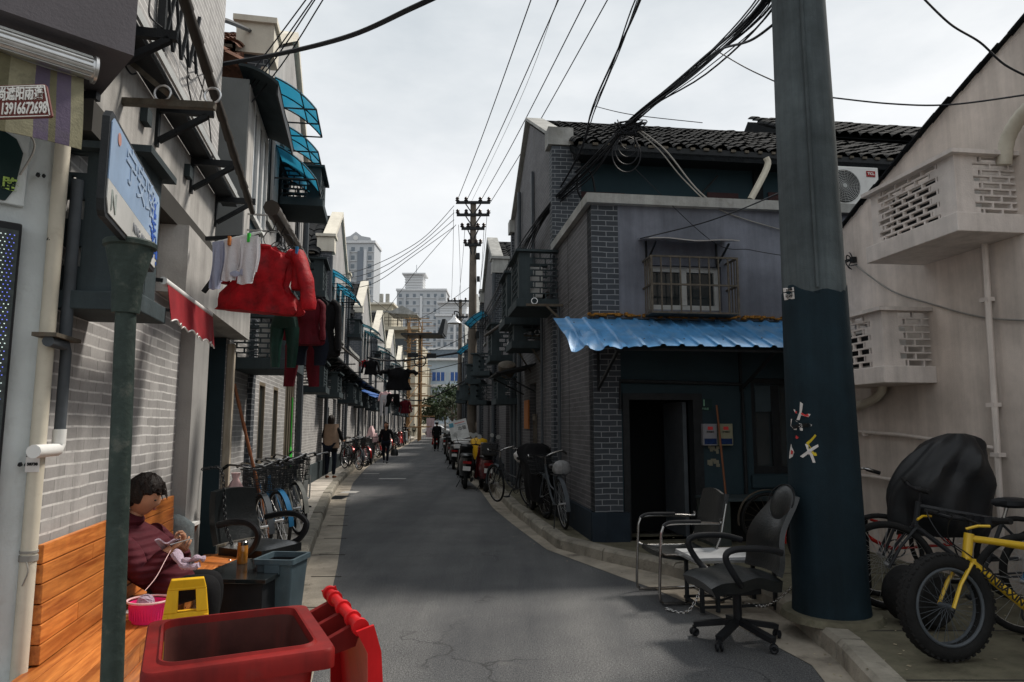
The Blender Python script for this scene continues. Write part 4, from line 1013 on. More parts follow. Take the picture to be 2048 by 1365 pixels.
# bay (enclosed balcony) over the passage mouth
bay = thing('enclosed_balcony', 'grey enclosed balcony with tall panes under a dark sheet canopy', 'balcony', ML)
a, c = ls(7.05), ls(8.62)
MB().bx(a, c, -.12, .9, 3.5, 5.2).build('front_wall', M['stuccoD'], bay)
MB().bx(a-.02, a+.0, -.16, .85, 3.45, 5.25).build('end_wall', mat('balcony_grey', (.17,.18,.18), .85, var=.1, bmp=.2), bay)
MB().bx(a, a+.35, -.17, -.121, 3.5, 5.2).build('street_panel', M['stuccoL'], bay)
for k in range(3):
    xa = a+.38+k*.40; o = MB(); o.bx(xa, xa+.04, -.17, -.122, 3.9, 5.2); o.bx(xa+.34, xa+.38, -.17, -.122, 3.9, 5.2); o.bx(xa+.04, xa+.34, -.17, -.122, 5.15, 5.2); o.bx(xa+.04, xa+.34, -.17, -.122, 3.9, 3.95)
    o = o.build('window', M['white'], bay); MB().bx(xa+.04, xa+.34, -.14, -.1215, 3.95, 5.15).build('pane', M['glassb'], o)
MB().sheet(lambda u, v: (a-.1+u*(c-a+.3), -.05-.40*v, 5.36-.16*v*v+.02*math.sin(12*u)), 12, 5, .03).build('canopy', M['cageD'], bay)
b = MB(); b.bx(a-.02, c+.1, -.46, -.44, 5.10, 5.22); b.build('canopy_edge', M['iron'], bay)
rk = thing('balcony_rail', 'thin grey metal drying rail below the enclosed balcony', 'rail', ML)
b = MB(); 
for z in (3.45, 3.62, 3.8): b.bar((a+.2,-.55,z),(c+.3,-.55,z),.018); b.bar((a+.2,-.02,z),(a+.2,-.55,z),.018); b.bar((c+.3,-.02,z),(c+.3,-.55,z),.018)
for k in range(7): x = a+.2+(c+.1-a)*k/6; b.bar((x,-.55,3.3),(x,-.55,3.8),.014)
b.build('bars', M['steel'], rk)
# tiled eave seen behind the bay
b = MB(); vs, fs = tile_roof(1.2, 0, .5, .9, .22, 5, seed=3)
Mr = ML @ T(ls(6.5), 0, 0); b.add(vs, fs, True, T(0, .25, 5.62)); o = b.build('lean_to_roof', M['tileR'], None, ML @ T(ls(7.35), -.25, 0)); tag(o, 'patch of reddish roof tiles behind the square pier, above the enclosed balcony', 'roof')
MB().bx(.0, .04, 0, .0, 0, 0)
# cages and canopies on the second house
def on1(Y, z): return M1L @ T(f1(Y), 0, z)
ac_cage('dark pierced cage at head height behind the hanging clothes', on1(7.75, 2.13), .95, .62, .60, 'cageD', rows=8)
ac_unit('air conditioner inside the dark cage behind the hanging clothes', on1(7.85, 2.28) @ T(0,-.5,0), .7, .25, .4, simple=True)
ac_cage('dark box cage high on the light gable, under the blue canopies', on1(10.6, 5.0), .9, .62, .66, 'cageD', rows=7)
ac_cage('dark box cage on the gable just above the red jacket collar', on1(12.4, 3.85), .9, .55, .72, 'cageD', rows=8)
ac_cage('dark cage at head height further along, past the dangling red trousers', on1(13.9, 2.15), .9, .5, .62, 'cageD', rows=8)
awning_frame('upper cyan plastic window canopy on the light gable', on1(9.55, 6.62), 1.0, .62, .45)
awning_frame('second cyan plastic window canopy close behind the upper one', on1(10.7, 6.40), 1.0, .55, .42)
awning_frame('lower wide cyan plastic canopy on the light gable', on1(9.9, 5.72), 1.5, .62, .5)
# number plate 7 in the passage, white post, green broom in the door, pole leaning
X, Z = dr[0]+.28, 1.86
t = thing('number_plate', 'dark number plate with a pale green 7 in the shaded passage', 'number plate', ML @ T(dr[1]-.016, .30, 0) @ RZ(-90))
MB().bx(-.15, .15, -.012, -.001, Z-.10, Z+.10).build('plate', M['platek'], t)
text('7', .14, M['letg'], t, T(.0, -.014, Z+.02) @ TXF, bold=.003); text('和平街道', .042, M['letg'], t, T(0, -.014, Z-.075) @ TXF)
b = MB(); b.bx(dr[1]+.0, dr[1]+.09, -.08, -.002, .12, 2.38); tag(b.build('wooden_post', M['oldwood'], None, ML, bev=.008), 'weathered whitish wooden post at the far side of the dark passage', 'post')
b = MB(); a_ = lc(470,745,.1); c_ = lc(522,1000,.5)
pole3([ML @ V((dr[1]+.25,-.05,1.95)), ML @ V((dr[1]-.35,-.62,.15))], .017, 'long brown broom handle leaning beside the passage', 'brown', 'broomstick')
t = thing('broom', 'green plastic broom hanging in the barred doorway', 'broom', on1(12.6, 1.1))
MB().tube([(0,-.06,0),(0,-.06,.9)], .012, 6).build('handle', M['green'], t)
MB().loft([(0,-.06,-.35,.09,.03),(0,-.06,-.1,.07,.03),(0,-.06,0,.02,.015)], 10).build('head', M['green'], t)

# ---- the rest of the sunny row
def terrace_L(y0, y1, yr, label, far, k):
    Mh = frame2(lw(y0), y0, lw(y1), y1); L = math.hypot(lw(y0)-lw(y1), y1-y0); f = lambda Y: (Y-y0)/(y1-y0)*L
    h = thing('gable_house', label, 'house', Mh); x = f(yr)
    hs = [(x-1.9, x-1.1, 4.3, 5.6), (x-.4, x+.4, 4.3, 5.6), (x+1.1, x+1.9, 4.3, 5.6), (x-.5, x+.4, .12, 2.3), (x-2.0, x-1.4, .9, 2.0), (x+1.3, x+1.9, .9, 2.0), (x-.12, x+.12, 6.5, 7.0)]
    gable_block(h, x, 2.5, 6.5, 8.1, 10, 'brickL', 'tile' if k != 0 else 'tile', 'coping', 'brickPL', holes=hs, upm='stuccoG', wave=.4, rows=7, far=far)
    for q in hs[:3]: window_parts(h, *q, n=2, fm='iron' if k % 2 else 'frame', sill=True)
    for q in hs[4:6]: window_parts(h, *q, n=2, fm='bronze')
    MB().bx(hs[3][0], hs[3][1], .1, .15, .12, 2.3).build('door', M['gpipe'], h)
    if x-2.5 > .2: wing(h, 0, x-2.5, 4.3, 0, 'brickL', 'copingR', [(x-3.6, x-2.9, .12, 2.2)] if x-2.5 > 1.3 else [])
    wing(h, x+2.5, L, 4.3, 0, 'brickL', 'copingR', [(x+2.9, x+3.6, .12, 2.2)] if L-x-2.5 > 1.3 else [])
    ledge(h, .1, L-.05, 3.2, .5, 1.1 if not far else 2.0, rails=False, br=.45)
    for xx in (x-2.85, x+2.85): MB().tube([(xx,-.09,.15),(xx,-.09,6.2)], .05, 6).build('downpipe', M['gpipe'], h)
    MB().bx(0, L, -.05, -.001, 0, .55).build('plinth', M['cageD'], h)
    return h, Mh, f, L
LU = [(16.2,26.5,21.5),(26.5,36.8,32.2),(36.8,45,40.7),(45,54,49),(54,64,59),(64,76,70)]
ordn = ['third', 'fourth', 'fifth', 'sixth', 'seventh', 'last']
cg = None; awp = None
for k, (a, c, r_) in enumerate(LU):
    h, Mh, f, L = terrace_L(a, c, r_, ordn[k]+' cream coped gable house along the sunny side of the lane', k > 0, k)
    if k > 4: continue
    for j, (Y, z, w_) in enumerate(((r_-4.0, 2.2, .95), (r_+.9, 2.2, .95), (r_+3.5, 2.2, .9), (r_+2.6, 4.6, .8))):
        if not (a < Y < c-.8): continue
        lab = 'dark pierced cage on the %s sunny house, %s' % (ordn[k], ['at the near end of its yard wall', 'below its gable window', 'at the far end of its yard wall', 'above the ledge'][j])
        if cg is None: cg = ac_cage(lab, Mh @ T(f(Y),0,z), w_, .5, .62, 'cageD', 'dark air conditioner cages along the sunny row', rows=6)
        else: dup(cg, Mh @ T(f(Y),0,z), lab)
    for j, (Y, z) in enumerate(((r_-2.1, 6.0), (r_-.6, 5.9), (r_+.9, 6.0), (r_+3.2, 4.2))):
        if Y > c-1: continue
        lab = '%s blue window canopy on the %s sunny house' % (['first', 'second', 'third', 'lowest'][j], ordn[k])
        if k == 0:
            if awp is None: awp = awning_frame(lab, Mh @ T(f(Y),0,z), 1.05, .6, .42, 'cyan', 'blue window canopies along the sunny row')
            elif j != 3: dup(awp, Mh @ T(f(Y),0,z), lab)
        else:
            if k == 1 and j == 0: awq = awning_frame(lab, Mh @ T(f(Y),0,z), 1.05, .8, .42, 'cyand', 'blue window canopies along the sunny row')
            else: dup(awq, Mh @ T(f(Y),0,z), lab)
# blue flat sheet canopies low over doors of the fourth house
for k, Y in enumerate((27.5, 31.0)):
    t = thing('door_canopy', ['nearer dark blue canopy low over a door of the fourth sunny house', 'further dark blue canopy low over a door of the fourth sunny house'][k], 'canopy', T(lw(Y), Y, 2.95) @ RZ(83))
    MB().sheet(lambda u, v: (u*1.5, -.75*v, -.25*v), 3, 3, .03).build('sheet', M['bluedk'], t)
    MB().bar((.1,-.02,-.5),(.1,-.7,-.27),.03).bar((1.4,-.02,-.5),(1.4,-.7,-.27),.03).build('brackets', M['iron'], t)

# ------------------------------------------------------------------ LEFT foreground: corner front with screen, plaque, roller
NFm = frame2(-2.87-.35, 2.45-.35, -2.17, 3.15); NFn = NFm.to_3x3() @ V((0,-1,0)); NFo = NFm.to_translation(); NFi = NFm.inverted()
def nc(px, py, off=0.0):
    p = NFi @ PP(px, py, NFo+NFn*off, NFn); return p.x, p.z
LN = math.hypot(1.05, 1.05)
shop = thing('shop_front', 'whitewashed corner shop front at the edge of the lane', 'shop front', NFm)
MB().bx(0, LN-.012, 0, .25, 0, 3.3).build('wall', M['pane'], shop)
# overhanging bay: its corner
C0 = NFi @ PY(268, 112, 3.0); bz = C0.z
MB().bx(-1.6, C0.x, C0.y, C0.y+.95, bz, bz+1.6).build('overhanging_bay', mat('bay_grey', (.125,.115,.125), .8, var=.12, bmp=.2), shop)
X0, Z0 = C0.x-.30, bz+.33
o = MB().bx(-1.6, X0, C0.y-.012, C0.y-.001, Z0, bz+1.4).build('bay_window', M['cloth_l'], shop); MB().bx(X0-.035, X0+.02, C0.y-.03, C0.y-.0125, Z0-.01, bz+1.4).build('frame', M['iron'], o)
b = MB(); b.bar((C0.x-.02, C0.y+.5, bz-.03),(C0.x-.5, C0.y+.95, bz-.03), .04); b.build('bracket', M['iron'], shop)
t = thing('roller_awning', 'rolled awning with dirty purple and olive striped cloth over the shop front', 'roller awning', NFm)
p1 = NFi @ PY(186, 140, 2.93); off = -p1.y
def ncr(px, py): return nc(px, py, off)
x0, z0 = ncr(-120, 50); x1, z1 = p1.x, p1.z
b = MB(); ns = 14; pts = []
b.lathe([(.052 if i % 2 else .047, 0) for i in range(1)] + [(.05, 0.0), (.05, (x1-x0))], 24, T(x0, p1.y, z1) @ RY(90)); b.build('roller', M['alu'], t)
b = MB()
for k in range(7):
    a = R(-60+k*25); b.bx(x0, x1-.01, p1.y-.054*math.cos(a)-.003, p1.y-.054*math.cos(a)+.003, z1+.054*math.sin(a)-.002, z1+.054*math.sin(a)+.002)
b.build('roller_grooves', M['frame'], t)
b = MB(); b.lathe([(.062, 0), (.062, .012), (.02, .016)], 20, T(x1, p1.y, z1) @ RY(90)); b.build('end_cap', M['alu'], t)
xs = [(ncr(px, 200)[0]) for px in (-90, 14, 68, 98, 112, 141, 166)]
cols = ['olive', 'olive2', 'purple', 'olive', 'purple', 'olive2']
cm = {'olive': mat('dirty_olive_cloth', (.135,.125,.075), .95, var=.3, sc=5, bmp=.3, dirt=.6, dc=(.07,.07,.05), dsc=6), 'olive2': mat('pale_olive_cloth', (.22,.205,.135), .95, var=.3, sc=6, bmp=.3, dirt=.6, dc=(.08,.08,.06), dsc=7), 'purple': mat('dusty_purple_cloth', (.105,.085,.125), .95, var=.25, sc=5, bmp=.3, dirt=.4, dc=(.08,.08,.06), dsc=5)}
zb = ncr(150, 303)[1]
for k in range(6):
    a, c = xs[k], xs[k+1]
    zt = z1-.05
    MB().sheet(lambda u, v: (a+(c-a)*u, p1.y+.004-.02*math.sin(3.1*v+8*(a+(c-a)*u))-.03*v, zt+(zb-zt)*v), 4, 10, .003).build('cloth_stripe', cm[cols[k]], t)
t2 = thing('advert_plate', 'maroon metal advert plate with white lettering hung on the striped cloth', 'sign', NFm)
Ma = PY(104, 235, 2.42); t2.matrix_world = T(*Ma) @ RZ(-4); aw_, ah_ = .40, .132
MB().prism([(-aw_, 0), (-.006, 0), (0, .006), (-.033, ah_-.008), (-.042, ah_), (-aw_, ah_)], 0, .008).build('plate', M['plate'], t2)
b = MB(); b.bar((-aw_,-.002,ah_-.006),(-.042,-.002,ah_-.006),.004,.003).bar((-aw_,-.002,.006),(-.012,-.002,.006),.004,.003).bar((-.040,-.002,ah_-.006),(-.008,-.002,.008),.004,.003); b.build('border', M['letw'], t2)
text('尚遮阳雨蓬', .057, M['letw'], t2, T(-.040, -.003, ah_*.70) @ TXF, align='RIGHT', sx=.64, bold=.001)
text('13916672698', .064, M['letw'], t2, T(-.020, -.003, ah_*.27) @ TXF, align='RIGHT', sx=.52, bold=.001)
t = thing('plaque', 'torn dark plaque with a green character on a pale board under the striped cloth', 'sign', NFm)
a0, b0 = nc(-60, 395, .02); a1, b1 = nc(62, 250, .02)
MB().bx(a0, a1, -.03, -.002, b0, b1).build('board', M['pane'], t, bev=.004)
q0, r0 = nc(-60, 388, .035); q1, r1 = nc(50, 270, .035)
MB().prism([(q0,r0),(q1-.05,r0),(q1-.02,r0+.06),(q1,r1-.09),(q1-.03,r1-.03),(q1-.09,r1),(q0,r1)], -.036, -.031).build('dark_panel', M['platek'], t)
text('路', .062, mat('lime_lettering', (.35,.5,.12), .6), t, T(nc(20,370,.04)[0], -.040, nc(20,370,.04)[1]) @ TXF, bold=.002)
MB().tube(smooth([(nc(px,py,.05)[0],-.05,nc(px,py,.05)[1]) for px,py in ((-60,235),(20,245),(50,262),(68,285),(64,310),(40,350))],5), .005, 5).build('edge_cable', M['cablew'], t)
t = thing('led_screen', 'tall dark light box with dotted blue, white and red lamps on the shop front', 'light box', NFm)
a1, b1 = nc(46, 448, .06); a0, b0 = nc(36, 1280, .06); _, bb = nc(8, 1275, .06)
MB().bx(a1-.5, a1, -.06, -.001, b0, b1).build('case', M['blackp'], t, bev=.008)
MB().bx(a1-.48, a1-.012, -.063, -.0605, b0+.03, b1-.035).build('pane', mat('dark_perforated_panel', (.05,.06,.06), .35, var=.4, sc=30), t)
bw, br_, bl = MB(), MB(), MB(); q = random.Random(4)
z = b1-.06; row = 0
while z > b0+.05:
    for k in range(9):
        x = a1-.028-k*.0165-(row % 2)*.008
        fz = (b1-z)/(b1-b0)
        tgt = bl
        if .36 < fz < .60 and k > 6-(fz-.36)*30 and k < 10-(fz-.36)*10: tgt = br_
        elif fz < .2: tgt = bw if k > 1 else bl
        elif q.random() < .45: tgt = bw
        tgt.ell((x, -.0645, z), (.0028, .0025, .0028), 6, 4)
    z -= .0175; row += 1
bw.build('white_lamps', mat('white_lamp', (.7,.85,.8), .4, emit=.7), t); bl.build('blue_lamps', mat('blue_lamp', (.16,.2,.75), .4, emit=.9), t); br_.build('red_lamps', mat('red_lamp', (.9,.05,.03), .4, emit=.9), t)
for k, (px, py) in enumerate(((78, 348), (42, 930), (100, 478))):
    X, Z = nc(px, py, .05); b = MB(); b.ell((X,-.03,Z),(.010,.02,.010),10,6,noise=.2); b.ell((X+.022,-.035,Z),(.009,.010,.010),8,5,noise=.2)
    tag(b.build('wall_screw', M['iron'], None, NFm), ['rusty screw stub beside the torn plaque','rusty screw stub low on the white wall','dark screw on the cream pipe'][k], 'screw')
# cream pipe up the corner and the dark drain pipes on the brick
t = thing('drainpipe', 'thick cream plastic drainpipe at the corner of the white shop front', 'pipe', T(-2.15, 3.13, 0) @ RZ(12))
MB().tube([(0,0,0),(0,0,3.25)], .033, 14).build('pipe', M['pvc'], t)
b = MB(); b.tube([(0,0,.90),(0,0,.925)], .038, 14); b.tube([(0,0,.935),(0,0,.945)], .037, 14); b.tube(smooth([(.01,-.038,.9),(.02,-.042,.86),(.0,-.038,.80)],4), .003, 4); b.build('tape_band', M['cablew'], t)
q = MB().bx(-.028, .028, -.0365, -.034, 1.29, 1.40).build('sticker', M['paper'], t)
text('办证', .028, M['letk'], q, T(0, -.0375, 1.37) @ TXF, bold=.001); text('58738', .017, M['letk'], q, T(0, -.0375, 1.325) @ TXF, bold=.001)
t = thing('drainpipe', 'dark drainpipe with a white elbow on the brick beside the cream pipe', 'pipe', ML)
P = [lc(px, py, .06) for px, py in ((136,560),(134,680),(128,690),(122,880))]
b = MB(); b.tube([(P[0][0]+.02,-.06,P[0][1]+.5),(P[0][0]+.02,-.06,P[1][1])], .028, 10); b.tube([(P[1][0]-.2,-.06,P[1][1]-.03),(P[1][0]-.02,-.06,P[1][1]-.03),(P[1][0],-.06,P[1][1]-.06),(P[1][0],-.06,P[3][1])], .025, 10); b.build('pipe', M['gpipe'], t)
b = MB(); b.tube([(P[1][0],-.06,P[3][1]+.05),(P[1][0],-.06,P[3][1]-.02),(P[1][0]-.02,-.06,P[3][1]-.045),(P[1][0]-.25,-.06,P[3][1]-.045)], .03, 10); b.build('elbow', M['white'], t)
b = MB(); b.bx(P[1][0]-.22, P[1][0]+.06, -.10, 0, P[1][1]-.01, P[1][1]+.008); b.build('clip', M['rust'], t)

# cage close above the bench, and the red awning beyond it
Mc = ML @ T(ls(3.24), 0, 2.05)
ac_cage('big dark teal pierced cage over the bench, behind the street sign', Mc, .36, .33, .80, 'cageD', rows=6, tray=.09, side_solid=.20)
ac_unit('boxed air conditioner inside the big teal cage over the bench', Mc @ T(.05,-.27,.10), .26, .22, .5, simple=True)
t = thing('red_awning', 'small red scalloped cloth awning on a white roller near the cage', 'awning', ML)
xa, za = lc(322, 566, .42); xb, zb_ = lc(402, 628, .42)
xa = ls(3.62); xb = ls(4.8); za = 2.29
MB().tube([(xa,-.36,za),(xb,-.36,za)], .022, 10).build('roller', M['white'], t)
def ra(u, v): 
    sc_ = .018*abs(math.sin(u*math.pi*9)) if v > .99 else 0
    return (xa+.01+(xb-xa-.02)*u, -.38-.03*v-.012*math.sin(18*u)*v, za-.02-.20*v+sc_-.02*u*v)
MB().sheet(ra, 72, 6, .003).build('cloth', M['redaw'], t)
b = MB(); b.tube([V(ra(i/72, 1.0))+V((0,-.002,-.004)) for i in range(73)], .005, 5); b.build('piping', M['white'], t)
for x_ in (xa, xb): MB().bar((x_,-.01,za+.03),(x_,-.36,za),.02).build('arm', M['iron'], t)

# ------------------------------------------------------------------ far background
def tower(name, label, pxl, pxr, pyt, Y, cols, rows, depth, crown=None, mw='tower', skew=.35, gable=None):
    a = PY(pxl, pyt, Y); c = PY(pxr, pyt, Y); W = c.x-a.x; H = a.z
    t = thing(name, label, 'tower block', T(a.x, Y, 0))
    MB().bx(0, W, 0, depth, 0, H).build('walls', M[mw], t)
    MB().bx(-.4, W+.4, -.5, depth, H+.01, H+.9).build('roof_parapet', M['towerw'], t)
    fh = min(3.3, H/ (rows+1)); proto = None; 
    for r in range(rows):
        z = H-2.9-r*fh
        for q in range(cols):
            x = W*(q+.5)/cols; ww = W/cols*.42
            if proto is None:
                proto = MB().bx(-ww/2, ww/2, -.08, -.02, 0, 1.5).build('window', M['towerg'], t); proto.location = (x, 0, z)
            else:
                k = proto.copy(); COL.objects.link(k); k.parent = t; k.location = (x, 0, z)
    n_ = max(2, cols//2)
    for q in range(n_):
        x = W*(q+.5)/n_; b = MB(); b.bx(x-W/cols*.16, x+W/cols*.16, -1.0, -.01, 0, H-2.5); b.build('facade_rib', M['towerw'] if q % 2 else M['tower'], t)
    b = MB()
    for r in range(rows*2): 
        z = H-3.3-r*fh
        if z > 0: b.bx(W*.02, W*.98, -.35, -.01, z-.12, z+.06)
    b.build('floor_bands', M['towerw'], t)
    return t, W, H
t1, W, H = tower('residential_tower', 'grey residential tower with a round window in its curved top', 681, 749, 487, 240, 4, 20, 12)
b = MB(); b.prism([(.5,H+.5),(W-1,H+.5),(W-1.5,H+2),(W*.62,H+2.6),(W*.45,H+4.2),(W*.28,H+2.6),(1,H+2)], -.3, 4); b.build('top_gable', M['tower'], t1)
b = MB(); b.lathe([(.9,0),(.9,.2)], 20, T(W*.45, -.35, H+1.9) @ RX(90)); b.build('round_window', M['white'], t1)
b = MB(); b.bx(W*.52, W*.72, -.7, -.02, 0, H-3); b.build('bay_shade_strip', M['towerd'], t1)  # stands proud of the wall; darker grey imitates the shade of a recess
t2, W, H = tower('residential_tower', 'tall stepped residential tower with a flat hatted roof block', 794, 892, 582, 300, 7, 16, 16)
b = MB(); b.bx(W*.16, W*.52, 1, 9, H+.9, H+7.5); 
for k in range(5): b.bx(W*.15, W*.53, .6, 9.2, H+1.6+k*1.2, H+1.9+k*1.2)
b.build('roof_block', M['towerw'], t2); MB().bx(W*.10, W*.58, -.5, 10, H+7.5, H+8.1).build('hat_slab', M['towerw'], t2)
MB().tube([(W*.36,5,H+8),(W*.36,5,H+13)], .12, 5).build('antenna', M['towerd'], t2)
t3, W, H = tower('residential_tower', 'lower residential tower with a banded roof block, right of the tallest one', 872, 948, 633, 250, 6, 14, 14)
b = MB(); b.bx(W*.10, W*.78, 1, 8, H+.9, H+5); 
for k in range(4): b.bx(W*.09, W*.79, .7, 8.2, H+1.3+k*.95, H+1.6+k*.95)
b.build('roof_block', M['towerw'], t3); MB().bx(W*.02, W*.86, -.5, 9, H+5, H+5.6).build('hat_slab', M['towerw'], t3)

def plainb(name, label, pxl, pxr, pyt, Y, D, m, wins=(), cat='building'):
    a = PY(pxl, pyt, Y); c = PY(pxr, pyt, Y); W = c.x-a.x; H = a.z
    t = thing(name, label, cat, T(a.x, Y, 0)); MB().bx(0, W, 0, D, 0, H).build('walls', M[m], t); return t, W, H
t, W, H = plainb('cream_building', 'plain cream flat roofed building behind the sunny row, with two thin chimneys', 704, 784, 610, 88, 9, 'cream')
MB().bx(-.3, W+.3, -.4, 9, H, H+.25).build('cornice', M['coping'], t); MB().bx(-.1, W+.1, -.1, 8, H-1.0, H-.8).build('band', M['copingR'], t)
for x in (W*.62, W*.78): MB().tube([(x,3,H+.2),(x,3,H+2.0)], .28, 8).build('chimney', M['copingR'], t)
o = MB().bx(W*.62, W*.71, -.06, -.01, H-3.3, H-1.6).build('window', M['glass'], t)
t, W, H = plainb('balcony_building', 'cream building with a railed roof terrace and sagging balcony above the scaffolding', 783, 832, 655, 82, 6, 'cream')
MB().bx(-.5, W+.6, -2, -.01, H-.6, H-.2).build('balcony_slab', M['cream'], t)
b = MB(); 
for z in (.3, .7, 1.1): b.bar((-.5,-2,H-.2+z),(W+.6,-2,H-.2+z),.06)
for k in range(9): x = -.5+(W+1.1)*k/8; b.bar((x,-2,H-.2),(x,-2,H+.9),.05)
b.build('balcony_rail', M['rust'], t)
b = MB(); b.prism([(-.2,H+1.6),(W*.5,H+2.4),(W+.3,H+1.4),(W+.3,H+1.3),(-.2,H+1.5)], -1.5, 3); b.build('terrace_roof', M['copingR'], t)
for k in range(4): x = -.1+(W+.3)*k/3; MB().bar((x,-1.4,H),(x,-1.4,H+1.5),.08).build('terrace_post', M['rust'], t)
MB().bx(-.1, W+.1, -.05, -.005, H-3.4, H-1.4).build('dark_window_band', M['glass'], t)
t, W, H = plainb('blue_white_building', 'pale blue and white building closing the end of the lane', 853, 934, 722, 112, 9, 'paleblue')
MB().bx(-.6, W+.4, -1.2, 9, H, H+.35).build('roof_slab', M['towerw'], t)
b = MB(); b.bx(.4, W-.4, .5, 8, H+.35, H+1.9); b.build('roof_storey', M['glassb'], t); MB().bx(.1, W, .2, 8.2, H+1.9, H+2.2).build('upper_roof_slab', M['towerw'], t)
for r in range(3):
    for q in range(2):
        x = W*(.14+.45*q); z = H-2.4-r*3.2
        o = MB().bx(x, x+W*.32, -.1, -.02, z-.9, z+.5).build('window', M['deepblue' if r == 0 else 'glassb'], t)
        b = MB(); 
        for k in range(4): b.bx(x+W*.32*k/3-.05, x+W*.32*k/3+.05, -.16, -.101, z-.9, z+.5)
        b.build('frame', M['white'], o)
for r in range(3): MB().bx(-.2, W+.2, -.5, -.17, H-4.3-r*3.2, H-3.9-r*3.2).build('floor_ledge', M['towerw'], t)
t, W, H = plainb('yellowed_building', 'yellowish white building left of the pale blue one at the end of the lane', 838, 856, 735, 108, 8, 'cream')
for r in range(3): MB().bx(W*.3, W*.75, -.06, -.01, H-3.6-r*3.3, H-1.8-r*3.3).build('window', M['glass'], t)
t, W, H = plainb('far_house', 'plain grey house behind the scaffolding at the end of the lane', 800, 842, 690, 99, 8, 'cream')
for q in range(3):
    for r in range(3): MB().bx(W*(.08+.32*q), W*(.28+.32*q), -.06, -.01, H-3.4-r*3.3, H-1.8-r*3.3).build('window', M['glass'], t)

# bamboo scaffolding, dark net at the top
t = thing('scaffolding', 'bamboo scaffolding standing against the sunny row near the end of the lane', 'scaffolding', T(lw(63), 63, 0))
q = random.Random(11); bam = None
for i in range(5):
    for j in (0, 1):
        y = i*1.5; x = .3+j*1.1+ (lw(63+y)-lw(63)); z = 11.5+q.uniform(-1.5, .5)
        MB().tube([(x+q.uniform(-.1,.1), y, 0), (x+q.uniform(-.1,.1), y+q.uniform(-.1,.1), z)], .055, 5).build('upright_pole', M['bambooY'], t)
for k in range(11):
    z = 1.2+k*1.0
    for j in (0, 1):
        MB().tube([(.3+j*1.1, -.5+q.uniform(-.3,0), z+q.uniform(-.1,.1)), (.3+j*1.1+(lw(69.5)-lw(63)), 6.8, z+q.uniform(-.15,.15))], .045, 5).build('long_rail', M['bambooY'], t)
    for i in range(3): MB().tube([(0, i*2.4-.05, z+.1), (1.9+q.uniform(0,.5), i*2.4, z+.1+q.uniform(-.05,.05))], .04, 5).build('cross_rail', M['bambooY'], t)
for k in range(4): MB().tube([(.3, -.2, 1+k*2.6), (1.5+(lw(69)-lw(63)), 6, 3.4+k*2.4)], .045, 5).build('diagonal_brace', M['bambooY'], t)
b = MB(); p = PY(842, 672, 64); b.bx(p.x-1.6, p.x+2.2, 62, 65, p.z-.15, p.z); b.prism([(p.x+1.8,p.z),(p.x+2.3,p.z),(p.x+2.5,p.z+1.3),(p.x+2.2,p.z+1.3)], 62, 65)
b.cb((p.x, 63.5, p.z/2), (.12,.12,p.z-.2)); tag(b.build('hoist_platform', M['iron']), 'black hoist platform sticking out above the scaffolding', 'platform')
b = MB(); p = G(858, 868, 0)
b.sheet(lambda u, v: (-8.95+.8*u, 72+.2*u, .2+2.0*v), 4, 8, .01); tag(b.build('striped_sheet', mat('red_white_sheet', (.6,.45,.48), .9, var=.5, sc=3, st=(6,6,.4))), 'pinkish striped sheet hanging at the foot of the scaffolding', 'sheet')

# trees at the end
def tree(label, x, y, h, r, m='leaf', seed=1, n=900, trunk=None, lf=.26):
    q = random.Random(seed); t = thing('broadleaf_tree', label, 'tree', T(x, y, 0))
    th = h*.45; b = MB(); b.tube(smooth([(0,0,0),(.05,.05,th*.5),(-.05,0,th),(.0,.1,h*.8)],4), [.16-.11*i/12 for i in range(13)], 7)
    cl = []
    for k in range(9):
        a = q.uniform(0, 6.28); rr = q.uniform(.3, .8)*r; z = q.uniform(.5, .95)*h
        c = V((rr*math.cos(a), rr*math.sin(a), z)); cl.append((c, q.uniform(.3,.55)*r)); b.tube(smooth([(0,0,th*q.uniform(.7,1.1)), (c.x*.5,c.y*.5,(th+z)/2), tuple(c)],3), [.07-.008*i for i in range(7)], 5)
    b.build('trunk', M['bark'], t)
    b = MB()
    for k in range(n):
        c, rr = q.choice(cl); d = V((q.gauss(0,1), q.gauss(0,1), q.gauss(0,.8))).normalized()*rr*q.uniform(.55, 1.1)
        p = c+d; a = V((q.gauss(0,1),q.gauss(0,1),q.gauss(0,1))).normalized(); bb = a.orthogonal().normalized(); s_ = lf*q.uniform(.6,1.3)
        b.add([p-a*s_, p+bb*s_*.45, p+a*s_, p-bb*s_*.45], [(0,1,2,3)])
    b.build('crown', M[m], t); return t
tree('dark green tree behind the far parked scooters, nearest the shaded row', -8.6, 88, 6.6, 2.6, 'leafd', 3)
tree('paler green shrubby tree in front of the blue and white building', -10.6, 92, 4.6, 2.2, 'leaf', 5)
tree('dark bushy tree closing the lane behind the white car', -13.5, 97, 4.0, 2.6, 'leafd', 8)
tree('taller tree with a pale trunk beside the far wall', -7.2, 84, 5.0, 1.9, 'leaf', 12, 600)
